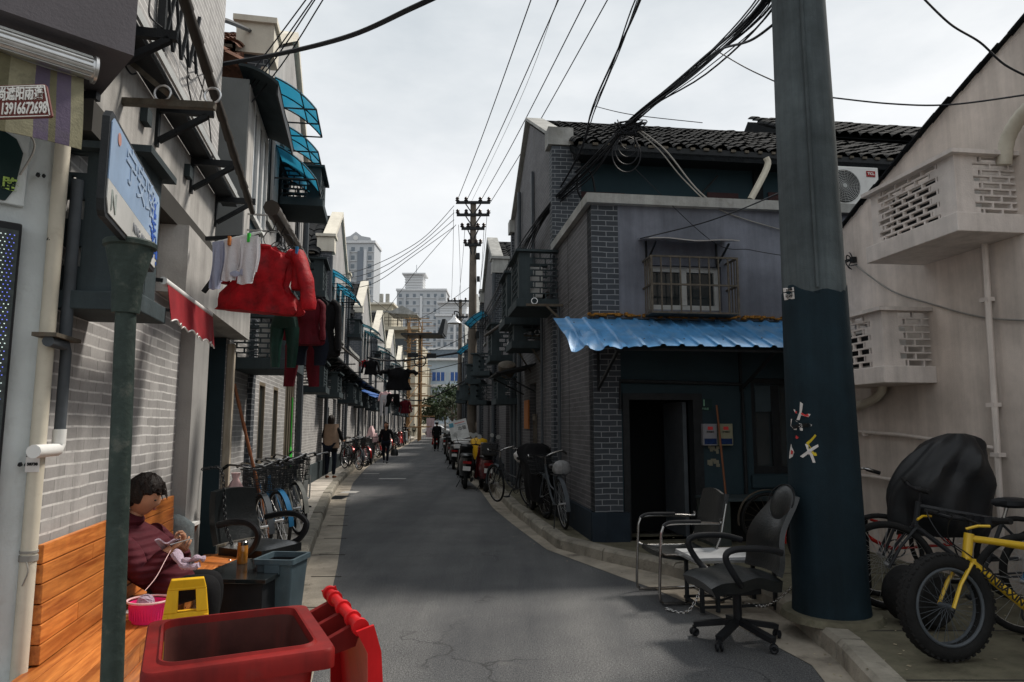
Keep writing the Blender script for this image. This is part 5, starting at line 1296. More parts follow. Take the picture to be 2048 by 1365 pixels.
# ------------------------------------------------------------------ body building helpers
def skin_data(nodes, edges, sub=2):
    """nodes {name:(x,y,z,r[,r2])}; returns verts and faces of a smooth skin over the skeleton"""
    names = list(nodes); me = bpy.data.meshes.new('tmp'); me.from_pydata([nodes[n][:3] for n in names], [(names.index(a), names.index(b)) for a, b in edges], [])
    o = bpy.data.objects.new('tmp', me); COL.objects.link(o); m = o.modifiers.new('skin', 'SKIN'); m.use_smooth_shade = True; m.branch_smoothing = .5
    for i, n in enumerate(names):
        v = me.skin_vertices[0].data[i]; r = nodes[n][3]; r2 = nodes[n][4] if len(nodes[n]) > 4 else r; v.radius = (r, r2); v.use_root = (i == 0)
    s = o.modifiers.new('sub', 'SUBSURF'); s.levels = sub; s.render_levels = sub
    dg = bpy.context.evaluated_depsgraph_get(); dg.update(); e = bpy.data.meshes.new_from_object(o.evaluated_get(dg))
    vs = [v.co.copy() for v in e.vertices]; fs = [tuple(p.vertices) for p in e.polygons]
    bpy.data.objects.remove(o); bpy.data.meshes.remove(e); return vs, fs
def chain(prefix, pts):
    n = {}; e = []
    for i, p in enumerate(pts):
        n[prefix+str(i)] = p
        if i: e.append((prefix+str(i-1), prefix+str(i)))
    return n, e
def head_data(sc=1.0):
    """head facing -y round its centre; half height .115"""
    N, K = 22, 18; vs = []; fs = []
    for i in range(K+1):
        f = math.pi*i/K; z = -math.cos(f)
        for j in range(N):
            t = 2*math.pi*j/N; x = math.sin(f)*math.cos(t); y = math.sin(f)*math.sin(t)
            w = .078*(1-.22*max(0, -z)**1.5); dpt = .096*(1-.12*max(0, -z))
            X = x*w; Y = y*dpt; Z = z*.118
            if y < 0:
                front = max(0, -y)
                Y -= .027*math.exp(-((x/.16)**2+((z+.10)/.16)**2))*front          # nose
                Y += .010*math.exp(-(((abs(x)-.38)/.18)**2+((z-.08)/.12)**2))      # eye sockets
                Y -= .006*math.exp(-((x/.35)**2+((z+.42)/.10)**2))                 # lips
                Y -= .010*math.exp(-((x/.3)**2+((z+.85)/.18)**2))                  # chin
            if z < -.3 and y > 0: Y *= 1-.35*min(1, (-z-.3))
            vs.append((X*sc, Y*sc, Z*sc))
    for i in range(K):
        for j in range(N): fs.append((i*N+j, i*N+(j+1)%N, (i+1)*N+(j+1)%N, (i+1)*N+j))
    return vs, fs
def hair_data(sc=1.0, length=.0, vol=1.13, seed=2):
    N, K = 30, 22; vs = []; fs = []; q = random.Random(seed)
    for i in range(K+1):
        f = math.pi*i/K; z = -math.cos(f)
        for j in range(N):
            t = 2*math.pi*j/N; x = math.sin(f)*math.cos(t); y = math.sin(f)*math.sin(t)
            k = vol + .05*math.sin(7*t+3*z) + q.uniform(-.02, .02)
            face = y < .10 and z < .42 - .35*abs(x)**3
            low = z < (-.62 if y > .15 else -.30)-length
            if face and abs(x) < .93: k = .80
            elif low: k = .80
            zz = z*.118*k
            if length and not face and z < 0: zz = z*.118*(1.1+length)
            vs.append((x*.080*k*sc, (y*.099*k+.004)*sc, (zz+.004)*sc))
    for i in range(K):
        for j in range(N): fs.append((i*N+j, i*N+(j+1)%N, (i+1)*N+(j+1)%N, (i+1)*N+j))
    return vs, fs
def hand(b, M_, curl=40, side=1, sc=1.0, pinch=False):
    """palm along -z from the wrist at the origin, palm facing -y; thumb on the side*x"""
    b.ell((0, 0, -.045*sc), (.040*sc, .016*sc, .050*sc), 12, 8, M_)
    for k, L in enumerate((.070, .080, .075, .058)):
        x = side*(.028-.0185*k)*sc; p = V((x, 0, -.085*sc)); pts = [p]; a = 0; l = L*sc
        for s_ in (.42, .33, .25):
            a += R(curl*(1.25 if pinch and k < 2 else 1)); p = p+V((0, -math.sin(a), -math.cos(a)))*l*s_*1.05; pts.append(p)
        b.tube(pts, [.0088*sc, .0082*sc, .0075*sc, .0058*sc], 7, M=M_)
    p = V((side*.036*sc, -.004, -.030*sc)); b.tube([p-V((side*.012*sc,0,0)), p+V((side*.014, -.012, -.020))*sc, p+V((side*.014, -.032, -.042))*sc, p+V((side*.004, -.046, -.055))*sc], [.012*sc, .0105*sc, .009*sc, .007*sc], 7, M=M_)
def face_bits(t, Mh, sc=1.0):
    b = MB()
    for s_ in (-1, 1): b.ell((s_*.030*sc, -.083*sc, .008*sc), (.013*sc, .006*sc, .0055*sc), 8, 5, Mh)
    b.build('eyes', M['letk'], t)
    MB().ell((0, -.091*sc, -.050*sc), (.021*sc, .006*sc, .006*sc), 10, 5, Mh).build('mouth', mat('lips', (.3,.09,.08), .5), t)
def person(label, Mw, P, colt, coll, group=None, hairl=.0, coat=0.0, hairm='hair', shoe='blackp', hd=(0,0,0), hood=None, tors=(.17,.12), face=True):
    """standing or walking figure; P joints in local metres (facing -y), feet at z=0"""
    t = thing('person', label, 'person', Mw, group)
    J = dict(pel=(0,0,.86), che=(0,0,1.18), nek=(0,.01,1.37), hed=(0,-.015,1.50), shl=(.17,0,1.30), shr=(-.17,0,1.30), ell=(.22,.03,1.04), elr=(-.22,.03,1.04),
             wrl=(.22,-.06,.82), wrr=(-.22,-.06,.82), hil=(.09,0,.82), hir=(-.09,0,.82), knl=(.10,-.02,.46), knr=(-.10,-.02,.46), anl=(.10,.02,.09), anr=(-.10,.02,.09))
    J.update(P)
    b = MB()
    nb = {'a': (*J['che'], .09, .08), 'b': (*J['nek'], .05), 'c': (J['nek'][0], J['nek'][1]-.005, J['nek'][2]+.06, .045)}
    vs, fs = skin_data(nb, [('a','b'),('b','c')]); b.add(vs, fs, True)
    Mh = T(*J['hed']) @ Euler([R(x) for x in hd]).to_matrix().to_4x4()
    vs, fs = head_data(.98); b.add(vs, fs, True, Mh)
    for s_ in (-1, 1): b.ell((s_*.077, .005, -.005), (.010, .018, .028), 8, 6, Mh)
    for s_, w_, e_ in ((1,'wrl','ell'),(-1,'wrr','elr')):
        d = (V(J[w_])-V(J[e_])).normalized(); rot = V((0,0,-1)).rotation_difference(d).to_matrix().to_4x4(); hand(b, T(*(V(J[w_])+d*.01)) @ rot, 28, -s_ if False else s_, .92)
    b.build('body', M['skin'], t)
    if face: face_bits(t, Mh)
    vs, fs = hair_data(1.0, hairl); MB().add(vs, fs, True, Mh).build('hair', M[hairm], t)
    tw, td = tors
    n = {'p': (*J['pel'], tw*.95, td*1.05), 'w': ((J['pel'][0]+J['che'][0])/2, (J['pel'][1]+J['che'][1])/2, (J['pel'][2]+J['che'][2])/2, tw*.88, td), 'c': (*J['che'], tw*.95, td), 'n': (J['nek'][0], J['nek'][1], J['nek'][2]-.03, .075, .07),
         'n2': (J['nek'][0], J['nek'][1]-.005, J['nek'][2]+.012, .066, .06)}
    e = [('p','w'),('w','c'),('c','n'),('n','n2')]
    if coat: n['q'] = (J['pel'][0], J['pel'][1], J['pel'][2]-coat, tw*1.08, td*1.15); e.append(('p','q'))
    for s_ in 'lr':
        n['s'+s_] = (*J['sh'+s_], .068); n['e'+s_] = (*J['el'+s_], .056); w_ = V(J['wr'+s_]); n['w'+s_] = (*w_, .042); e += [('c','s'+s_),('s'+s_,'e'+s_),('e'+s_,'w'+s_)]
    vs, fs = skin_data(n, e); MB().add(vs, fs, True).build('jacket', M[colt], t)
    n = {'p': (*J['pel'], tw*.85, td*.95)}; e = []
    for s_ in 'lr':
        n['h'+s_] = (*J['hi'+s_], .085); n['k'+s_] = (*J['kn'+s_], .062); n['a'+s_] = (*J['an'+s_], .047); e += [('p','h'+s_),('h'+s_,'k'+s_),('k'+s_,'a'+s_)]
    vs, fs = skin_data(n, e); MB().add(vs, fs, True).build('trousers', M[coll], t)
    for s_ in 'lr':
        a = J['an'+s_]; MB().add(*skin_data({'h': (a[0], a[1]+.02, a[2]-.045, .04, .04), 'm': (a[0], a[1]-.07, a[2]-.05, .038, .032), 't': (a[0]*1.06, a[1]-.15, a[2]-.06, .03, .024)}, [('h','m'),('m','t')], 2), True).build('shoe', M[shoe], t)
    return t

# ------------------------------------------------------------------ bench, knitting person and what lies round them
bench = thing('wooden_bench', 'long varnished plank bench with a plank back against the brick wall', 'bench', ML)
xb0, xb1 = ls(3.18), ls(5.36); zz = [.42+.092*k for k in range(7)]
b = MB()
for k in range(6):
    z = .435+k*.088; cuts = sorted([xb0, xb1, xb0+[.75,.42,1.3,.95,.6,1.15][k]])
    for i in range(len(cuts)-1): b.bx(cuts[i]+.0015, cuts[i+1]-.0015, -.055-.012*(5-k)*.3, -.028, z, z+.083)
b.build('backrest', M['wood'], bench, bev=.003)
b = MB()
for k in range(4):
    y = -.40+k*.092; cuts = [ls(3.17)-.75, ls(3.17)+.55+.3*(k%2), ls(5.36)]
    for i in range(2): b.bx(cuts[i]+.0015, cuts[i+1]-.0015, y, y+.088, .405, .428)
b.build('seat', M['wood'], bench, bev=.003)
b = MB()
for k in range(3):
    z = .135+k*.090; cuts = [ls(3.17)-.75, ls(3.17)+.35+.4*(k%2), ls(5.36)]
    for i in range(2): b.bx(cuts[i]+.0015, cuts[i+1]-.0015, -.392, -.372, z, z+.086)
b.build('front_boards', M['wood'], bench, bev=.003)
b = MB()
for x in [ls(3.17)-.6+.62*k for k in range(5)]:
    for z in (.175,.265,.355): b.ell((x,-.393,z),(.006,.004,.006),6,4)
b.build('nails', M['steel'], bench)
be = thing('bench_end_seat', 'short plank seat at the far end of the long bench, in front of the pilaster', 'bench', ML)
b = MB()
for k in range(6): b.bx(ls(5.37)+.004+k*.088, ls(5.37)+.088+k*.088, -.56, -.185, .395, .418)
b.build('seat', M['woody'], be, bev=.003)
b = MB()
for k in range(3): b.bx(ls(5.38), ls(5.9), -.555, -.535, .12+.09*k, .205+.09*k)
b.build('front_boards', M['wood'], be, bev=.003)

kn = thing('person', 'seated person in a quilted maroon coat knitting on the wooden bench', 'person', T(-2.24, 4.36, .43) @ RZ(90))
# local frame: facing -y (towards the street, +x in the world); x = world y ... sides; z from the seat
def KL(X, Y, Z):   # world -> local
    return tuple((T(-2.24, 4.36, .43) @ RZ(90)).inverted() @ V((X, Y, Z)))
hpos = KL(*PY(288, 992, 4.33))
npos = (hpos[0], hpos[1]+.055, hpos[2]-.135)
rsh = (-.185, npos[1]+.02, npos[2]-.075); lsh = (.185, npos[1]+.02, npos[2]-.075)
rel = KL(*PY(288, 1158, 4.13)); lel = (.22, rel[1], rel[2]+.01)
rwr = KL(*PY(338, 1102, 4.20)); lwr = KL(*PY(362, 1100, 4.38))
rkn = KL(*PY(422, 1168, 4.22)); lkn = KL(*PY(430, 1160, 4.46))
rkn = (rkn[0], rkn[1], rkn[2]); ran = (rkn[0]-.01, rkn[1]+.02, -.22); lan = (lkn[0]+.02, lkn[1]+.05, -.22)
b = MB()
vs, fs = skin_data({'a': (0, npos[1]+.03, npos[2]-.12, .08, .07), 'b': (*npos, .048), 'c': (npos[0], npos[1]-.025, npos[2]+.07, .044)}, [('a','b'),('b','c')]); b.add(vs, fs, True)
Mh = T(*hpos) @ RX(22) @ RZ(6); vs, fs = head_data(1.02); b.add(vs, fs, True, Mh)
for s_ in (-1, 1): b.ell((s_*.080, .008, -.008), (.010, .019, .030), 10, 8, Mh)
for s_, wv, ev in ((-1, rwr, rel), (1, lwr, lel)):
    d = (V((wv[0]-s_*.05, wv[1]-.06, wv[2]+.0))-V(ev)).normalized(); rot = V((0,0,-1)).rotation_difference(d).to_matrix().to_4x4()
    wv2 = V(wv); b.tube([V(wv)-d*.05, V(wv)+d*.02], [.030,.026], 10); hand(b, T(*(wv2+d*.01)) @ rot @ RZ(-s_*35), 48, -s_, 1.0, True)
b.build('body', M['skin'], kn); face_bits(kn, Mh, 1.02)
N2, F2 = hair_data(1.0, .0, 1.18, 5); hb = MB().add(N2, F2, True, Mh)
q = random.Random(3)
for k in range(46):
    a = R(q.uniform(150, 390)); ph = q.uniform(.1, .75); x0 = .085*math.cos(a)*math.cos(ph); y0 = -.10*abs(math.sin(a))*math.cos(ph)*(1 if k % 2 else -1)*.9; z0 = .112*math.sin(ph)+.02
    hb.tube([(x0*.9,y0*.9,z0),(x0*1.12,y0*1.12-.012,z0+.012),(x0*1.15,y0*1.2-.03,z0-.018)], [.008,.006,.001], 4, M=Mh)
hb.build('hair', M['hair'], kn)
m_, nt_, p_, tc_ = base_nodes('quilted_maroon', .75, 0, .12)
wv_ = _n(nt_, 'ShaderNodeTexWave'); wv_.bands_direction = 'Z'; wv_.inputs['Scale'].default_value = 7.5; wv_.inputs['Distortion'].default_value = 1.6; wv_.inputs['Detail'].default_value = 2; wv_.inputs['Detail Scale'].default_value = 1.5
nt_.links.new(tc_.outputs['Object'], wv_.inputs['Vector']); nt_.links.new(mixc(nt_, .85, ramp(nt_, wv_.outputs['Fac'], .02, .2, (.045,.009,.014), (.080,.016,.024)), ramp(nt_, noise(nt_, tc_.outputs['Object'], 9), .3, .7, (.055,.009,.014), (.085,.015,.022))), p_.inputs['Base Color']); bump(nt_, p_, wv_.outputs['Fac'], .5, .018)
M['quilt'] = m_
n = {'p': (0, .03, .07, .19, .17), 'w': (0, .05, .22, .18, .16), 'c': (0, npos[1]+.05, .36, .19, .145), 'n': (npos[0], npos[1]+.01, npos[2]-.03, .085, .085), 'n2': (npos[0], npos[1]-.01, npos[2]+.035, .075, .070),
     'sr': (*rsh, .082), 'er': (*rel, .078), 'wr': (*rwr, .048), 'sl': (*lsh, .082), 'el': (*lel, .078), 'wl': (*lwr, .048),
     'kr': (rkn[0]*.9, rkn[1]*.70, .115, .125), 'kl': (lkn[0]*.9, lkn[1]*.70, .115, .125)}
vs, fs = skin_data(n, [('p','w'),('w','c'),('c','n'),('n','n2'),('c','sr'),('sr','er'),('er','wr'),('c','sl'),('sl','el'),('el','wl'),('p','kr'),('p','kl')], 3)
MB().add(vs, fs, True).build('quilted_coat', M['quilt'], kn)
n = {'p': (0, 0, .06, .14, .12), 'tr': (rkn[0]*.8, rkn[1]*.5, .08, .085), 'kr': (*rkn, .088), 'ar': (*ran, .055), 'tl': (lkn[0]*.8, lkn[1]*.5, .08, .085), 'kl': (*lkn, .088), 'al': (*lan, .055)}
vs, fs = skin_data(n, [('p','tr'),('tr','kr'),('kr','ar'),('p','tl'),('tl','kl'),('kl','al')]); MB().add(vs, fs, True).build('trousers', M['cloth_k'], kn)
for a in (ran, lan):
    MB().add(*skin_data({'h': (a[0], a[1]+.02, a[2]-.04, .042), 'm': (a[0], a[1]-.07, a[2]-.05, .042, .034), 't': (a[0], a[1]-.15, a[2]-.055, .03, .025)}, [('h','m'),('m','t')]), True).build('shoe', M['cloth_k'], kn)
# knitting in the hands, yarn down to the basket
MK = (T(-2.24, 4.36, .43) @ RZ(90))
t = thing('knitting', 'mauve half finished knitting in the hands and lap', 'knitting', T(-2.0, 4.2, .6))
Pk = [PY(px, py, Y)-V((-2.0,4.2,.6)) for px, py, Y in ((305,1082,4.10),(330,1090,4.12),(352,1083,4.18),(362,1100,4.22))]
b = MB(); b.sheet(lambda u, v: (Pk[0].lerp(Pk[2], u)+V((0,.02+.12*v,-.0-.075*v*(1.2-u)+.012*math.sin(9*u)))), 12, 6, .008); 
b.tube(smooth([PY(px,py,Y)-V((-2.0,4.2,.6)) for px,py,Y in ((352,1100,4.16),(362,1118,4.12),(378,1122,4.09),(395,1116,4.08),(408,1118,4.1))],5), [.012+.016*abs(math.sin(i*.55)) for i in range(21)], 8, flat=.7)
b.tube(smooth([PY(px,py,Y)-V((-2.0,4.2,.6)) for px,py,Y in ((350,1108,4.13),(366,1130,4.08),(384,1134,4.06),(398,1130,4.06))],5), [.018+.012*abs(math.sin(i*.6+1)) for i in range(16)], 8, flat=.7)
b.build('wool_piece', M['knit'], t); a = PY(385,1077,4.25); c = PY(340,1090,4.13); MB().tube([a-V((-2.0,4.2,.6)), c-V((-2.0,4.2,.6))], .003, 6).build('needle', M['steel'], t)
bk = PY(297, 1228, 3.90); bk.z = .43
Yb = bk.y
t = thing('plastic_basket', 'bright pink slotted plastic basket standing on the bench', 'basket', T(bk.x, bk.y, .43))
b = MB(); N = 40; r0, r1, hh = .082, .112, .115
b.lathe([(r0*.1,0),(r0,0),(r0+.004,.012),(r1-.008,hh-.01),(r1-.011,hh-.01),(r0-.002,.014),(r0*.1,.004)], 36, sy=.9); b.build('bowl', M['pinkb'], t)
b = MB(); b.torus((0,0,hh), r1, .006, 40, 6, ax='z', M=Mx.Diagonal((1,.9,1,1))); b.build('rim', M['palepink'], t)
b = MB()
for k in range(40):
    a = 2*math.pi*k/40; b.bar((math.cos(a)*(r0+.012), math.sin(a)*(r0+.012)*.9, .02), (math.cos(a)*(r1-.012), math.sin(a)*(r1-.012)*.9, hh-.025), .004)
b.build('ribs', M['pinkb'], t)
b = MB(); b.ell((0,0,0),(.045,.04,.038),16,10,noise=.03); 
for k in range(8): b.torus((0,0,0), .042, .0035, 20, 4, M=Euler((k*.9, k*.5, 0)).to_matrix().to_4x4())
tag(b.build('yarn_ball', M['knit'], None, T(bk.x-.02, bk.y, .43+.10)), 'ball of mauve yarn lying in the pink basket', 'yarn')
P = [PY(px, py, Y) for px, py, Y in ((290,1182,bk.y),(312,1155,3.98),(330,1122,4.08),(342,1100,4.18))]
tag(MB().tube(smooth(P, 5), .0022, 5).build('yarn_strand', M['palepink']), 'strand of yarn running from the pink basket up to the hands', 'yarn')
P = [PY(px, py, Y) for px, py, Y in ((333,1200,3.9),(340,1205,3.6),(338,1235,3.5),(344,1250,3.5))]
tag(MB().tube(smooth(P, 5), .004, 5).build('yarn_strand', M['palepink']), 'loose end of yarn hanging over the bench edge behind the yellow sign', 'yarn')
p = G(262, 1226, .429); tag(MB().bx(-.07,.07,-.035,.035,0,.009).build('mobile_phone', M['white'], None, T(p.x, p.y, .43) @ RZ(14), bev=.003), 'white edged phone lying flat on the bench in front of the basket', 'phone')
# folding yellow caution sign
p = G(372, 1300, .12); t = thing('caution_sign', 'yellow folding floor sign standing between the bench and the red bin', 'floor sign', T(-1.56, 3.40, .12) @ RZ(24))
def cs(sgn):
    Ms = RX(sgn*11) 
    b = MB(); w0, w1, H_ = .15, .085, .66
    outer = [(-w0,0),(w0,0),(w1,H_),(-w1,H_)]
    b.prism([(-w0,0),(w0,0),(w0-.012,.12),(-w0+.012,.12)], -.012, .012, Ms)
    b.prism([(-w0+.012,.12),(w0-.012,.12),(w1+.012,H_-.155),(-w1-.012,H_-.155)], -.008, .008, Ms)
    b.prism([(-w1-.012,H_-.156),(-w1+.048,H_-.156),(-w1+.048,H_-.052),(-w1,H_-.052)], -.012, .012, Ms); b.prism([(w1+.012,H_-.156),(w1-.040,H_-.156),(w1-.048,H_-.052),(w1,H_-.052)], -.012, .012, Ms)
    b.prism([(-w1,H_-.053),(w1,H_-.053),(w1-.014,H_),(-w1+.014,H_)], -.014, .014, Ms)
    b.prism([(-w0,0),(-w0+.02,0),(-w1-.012+.02,H_-.17),(-w1-.012,H_-.17)], -.015, .015, Ms); b.prism([(w0,0),(w0-.02,0),(w1+.012-.02,H_-.17),(w1+.012,H_-.17)], -.015, .015, Ms)
    return b
for s_ in (1, -1):
    o = cs(s_).build('panel', M['yellow'], t, T(0, s_*.118, 0), bev=.004)

# red wheeled bin
BN = [PY(285, 1312, 1.72), PY(672, 1262, 1.92)]
dd = BN[1]-BN[0]; dd.z = 0; RL = dd.length
bin_z = .905
t = thing('wheeled_bin', 'big scuffed red wheeled bin with its lid hanging open in the foreground', 'bin', T(BN[0].x, BN[0].y, 0) @ Mx.Rotation(math.atan2(dd.y, dd.x), 4, 'Z'))
W_, D_ = RL, .50
def rr(x0, x1, y0, y1, r, n=5):
    P = []
    for cx, cy, a0 in ((x1-r,y0+r,-90),(x1-r,y1-r,0),(x0+r,y1-r,90),(x0+r,y0+r,180)):
        for i in range(n+1): a = R(a0+90*i/n); P.append((cx+r*math.cos(a), cy+r*math.sin(a)))
    return P
def ringmesh(b, rings, closeb=False, closet=False):
    n = len(rings[0][0]); vs = []
    for P, z in rings: vs += [(x, y, z) if not callable(z) else (x, y, z(x, y)) for x, y in P]
    fs = [(i*n+j, i*n+(j+1)%n, (i+1)*n+(j+1)%n, (i+1)*n+j) for i in range(len(rings)-1) for j in range(n)]
    if closeb: fs.append(tuple(reversed(range(n))))
    if closet: fs.append(tuple(range((len(rings)-1)*n, len(rings)*n)))
    return b.add(vs, fs, True)
Zt = bin_z
O = rr(0,W_,0,D_,.035); I1 = rr(.035,W_-.05,.035,D_-.035,.05)
b = MB(); ringmesh(b, [(rr(.11,W_-.11,.10,D_-.10,.05), .06), (rr(.05,W_-.045,.045,D_-.045,.05), Zt-.10), (rr(.045,W_-.04,.04,D_-.04,.05), Zt-.045)], True); b.build('body', M['binred'], t)
b = MB(); ringmesh(b, [(rr(.044,W_-.048,.044,D_-.044,.045), Zt-.012), (rr(.125,W_-.125,.115,D_-.115,.05), .09)]); b.f = [tuple(f) for f in b.f]; b.add([( .12,.11,.09),(W_-.12,.11,.09),(W_-.12,D_-.11,.09),(.12,D_-.11,.09)],[(0,1,2,3)]); b.build('inner_wall', M['binin'], t)
b = MB(); ringmesh(b, [(rr(.03,W_-.03,.03,D_-.03,.05), Zt-.052), (rr(-.004,W_+.004,-.004,D_+.004,.03), Zt-.050), (rr(-.004,W_+.004,-.004,D_+.004,.03), Zt-.008), (O, Zt), (rr(.030,W_-.034,.030,D_-.030,.05), Zt+.002), (rr(.034,W_-.038,.034,D_-.034,.05), Zt+.009), (rr(.040,W_-.044,.040,D_-.040,.045), Zt+.008), (rr(.043,W_-.047,.043,D_-.043,.045), Zt-.018)])
b.build('rim', M['binrim'], t)
b = MB()
for y in (.10, .25, .40):
    MB().prism([(W_-.01,Zt-.05),(W_+.075,Zt-.03),(W_+.09,Zt+.015),(W_+.07,Zt+.03),(W_-.01,Zt-.005)], y-.012, y+.012).build('hinge_lug', M['binrim'], t)
pass
b = MB(); hx, hz = W_+.075, Zt+.035
b.tube([(hx,.045,hz),(hx,.45,hz)], .017, 12); 
for y in (.03, .12, .25, .38, .455): b.tube([(hx,y,hz),(hx,y+.02,hz)], .024, 12)
b.build('hinge_bar', M['binlid'], t)
b = MB()
def lidf(u, v):
    y = .01+.50*u; s_ = v*.62; return (hx+.03+.065*math.sin(v*1.5)*(.6+.4*math.sin(u*math.pi))+.0, y, hz-.02-s_*(1-.02*v))
b.sheet(lidf, 10, 12, .006); b.prism([(hx-.02,hz+.0),(hx+.028,hz+.012),(hx+.05,hz-.06),(hx+.068,hz-.30),(hx+.085,hz-.62),(hx+.03,hz-.62),(hx+.012,hz-.06)], -.004, .008); 
b.prism([(hx-.02,hz+.0),(hx+.028,hz+.012),(hx+.05,hz-.06),(hx+.068,hz-.30),(hx+.085,hz-.62),(hx+.03,hz-.62),(hx+.012,hz-.06)], .508, .518); b.build('lid', M['binlid'], t)
for y in (.06, .40):
    o = MB().torus((W_-.04,0,.10), .075, .025, 20, 8).build('wheel', M['rubber'], t, T(0,y,0))

# grey bin, black table with jar, leather armchair, folding stool, stone, bag
p = G(570, 1200, .12)
gb = thing('waste_bin', 'open slate grey rectangular waste bin beside the black table', 'bin', T(-1.80, 4.93, PZ) @ RZ(-6))
gw, gd, gh = .27, .30, .44
b = MB(); ringmesh(b, [(rr(.03,gw-.03,.03,gd-.03,.02,3), 0), (rr(0,gw,0,gd,.02,3), gh)], True); b.build('body', M['bingrey'], gb)
b = MB(); ringmesh(b, [(rr(.008,gw-.008,.008,gd-.008,.02,3), gh-.002), (rr(.036,gw-.036,.036,gd-.036,.02,3), .02)], False, True); b.build('inner_wall', M['blackp'], gb)
b = MB(); ringmesh(b, [(rr(-.002,gw+.002,-.002,gd+.002,.02,3), gh-.03), (rr(-.014,gw+.014,-.014,gd+.014,.025,3), gh-.028), (rr(-.014,gw+.014,-.014,gd+.014,.025,3), gh+.006), (rr(.008,gw-.008,.008,gd-.008,.02,3), gh+.006), (rr(.01,gw-.01,.01,gd-.01,.02,3), gh-.03)]); b.build('rim', M['bingrey'], gb)
MB().bx(gw*.3, gw*.7, -.022, -.002, gh-.09, gh-.03).build('handle', M['bingrey'], gb)
tb = thing('low_table', 'low black lacquered side table with closed sides and a streaked top', 'table', T(-2.13, 4.74, PZ-.07) @ RZ(-4))
MB().bx(-.02, .50, -.02, .68, .40, .43).build('top', M['tabletop'], tb, bev=.004)
b = MB(); b.bx(.015, .465, .015, .64, .08, .398); b.build('cabinet', M['blackp'], tb)
b = MB(); 
for x in (.05, .40):
    for y in (.05, .58): b.bx(x, x+.03, y, y+.03, .07, .08)
b.build('feet', M['iron'], tb)
p = PY(500, 1106, 5.25)
jr = thing('tea_jar', 'glass jar of brown tea with a metal lid on the black table', 'jar', T(-2.00, 5.22, PZ+.36))
MB().lathe([(.034,0),(.038,.006),(.038,.125),(.033,.135)], 18).build('glass', M['tea'], jr); MB().lathe([(.037,.135),(.038,.139),(.038,.158),(.034,.162)], 18).build('lid', M['steel'], jr)
MB().lathe([(.012,0),(.014,.002),(.010,.006)], 10).build('table_knob', M['steel'], jr, T(-.14,.12,0))
# leather office armchair on the left pavement
ac = thing('leather_armchair', 'black leather armchair with curved arms beside the passage post', 'armchair', T(-2.16, 6.0, PZ-.07) @ RZ(66))
def cushion(name, w, d, h, Mw, par, m='leather', puff=.03):
    def f(u, v): 
        x = (u-.5)*w; y = (v-.5)*d; e = (1-abs(2*u-1)**4)*(1-abs(2*v-1)**4)
        return (x*(1-.06*abs(2*v-1)**3), y*(1-.06*abs(2*u-1)**3), h*.5+puff*e)
    b = MB(); b.sheet(f, 12, 12, h); return b.build(name, M[m], par, Mw, bev=.0)
cushion('seat', .50, .50, .07, T(0,-.02,.40), ac)
def backf(u, v): return ((u-.5)*(.50-.05*v), .24+.08*v+.03*math.sin(v*3.1), .46+.42*v+.0*u)
b = MB(); b.sheet(lambda u, v: V(backf(u,v))+V((0,.035*(2*u-1)**2*-1,.02*math.cos((u-.5)*3)*(v>.9))), 12, 14, .05); b.build('backrest', M['leather'], ac)
for s_ in (-1, 1):
    P = smooth([(s_*.27,.20,.62),(s_*.29,0,.66),(s_*.29,-.16,.655),(s_*.29,-.26,.58),(s_*.275,-.20,.46),(s_*.25,-.05,.38)], 5); MB().tube(P, .020, 8, flat=1.4).build('armrest', M['blackp'], ac)
b = MB(); b.tube([(0,0,.12),(0,0,.38)], .03, 10); b.build('column', M['steel'], ac)
for k in range(5):
    a = 2*math.pi*k/5; MB().bar((0,0,.13),(.28*math.cos(a),.28*math.sin(a),.07),.04,.03).ell((.28*math.cos(a),.28*math.sin(a),.03),(.02,.03,.03),8,6).build('leg', M['blackp'], ac)
st = thing('folding_stool', 'small folding stool with a white top and crossed brown legs', 'stool', T(*G(428,1100,.12).to_tuple()) @ RZ(10))
st.matrix_world = T(-2.72, 5.72, PZ) @ RZ(8)
MB().bx(-.13,.13,-.11,.11,.56,.585).build('seat', M['white'], st)
for s_ in (-1, 1):
    MB().bar((-.11*s_,-.10,.555),(.12*s_,-.10,.0),.022).bar((-.11*s_,.10,.555),(.12*s_,.10,.0),.022).bar((.12*s_,-.10,.02),(.12*s_,.10,.02),.018).build('leg', M['brown'], st)
b = MB(); b.loft([(0,0,0,.13,.10),(.0,0,.08,.14,.11),(.01,0,.2,.13,.10),(.02,.01,.30,.11,.09),(.0,.01,.36,.07,.06),(0,0,.385,.02,.02)], 14, jit=.09, seed=9)
tag(b.build('stone_block', M['stone'], None, T(-2.62, 5.45, .42) @ RZ(30)), 'rough grey stone standing on the bench end by the pilaster', 'stone')
b = MB()
P = smooth([ML @ V((ls(5.95),-.13,1.12)), ML @ V((ls(5.98),-.26,1.12)), ML @ V((ls(5.97),-.30,.95)), ML @ V((ls(5.9),-.33,.75)), ML @ V((ls(5.85),-.36,.62)), ML @ V((ls(5.8),-.42,.50))], 6)
for i in range(0, len(P)-1): 
    c = (P[i]+P[i+1])/2; d = (P[i+1]-P[i]).normalized(); rot = V((1,0,0)).rotation_difference(d).to_matrix().to_4x4(); b.torus((0,0,0), .017, .0045, 10, 5, M=T(*c) @ rot @ RX(90*(i%2)) @ Mx.Diagonal((1.3,1,.8,1)))
tag(b.build('chain', M['iron']), 'black iron chain hanging against the pilaster over the stone', 'chain')
p = PY(470, 985, 7.3)
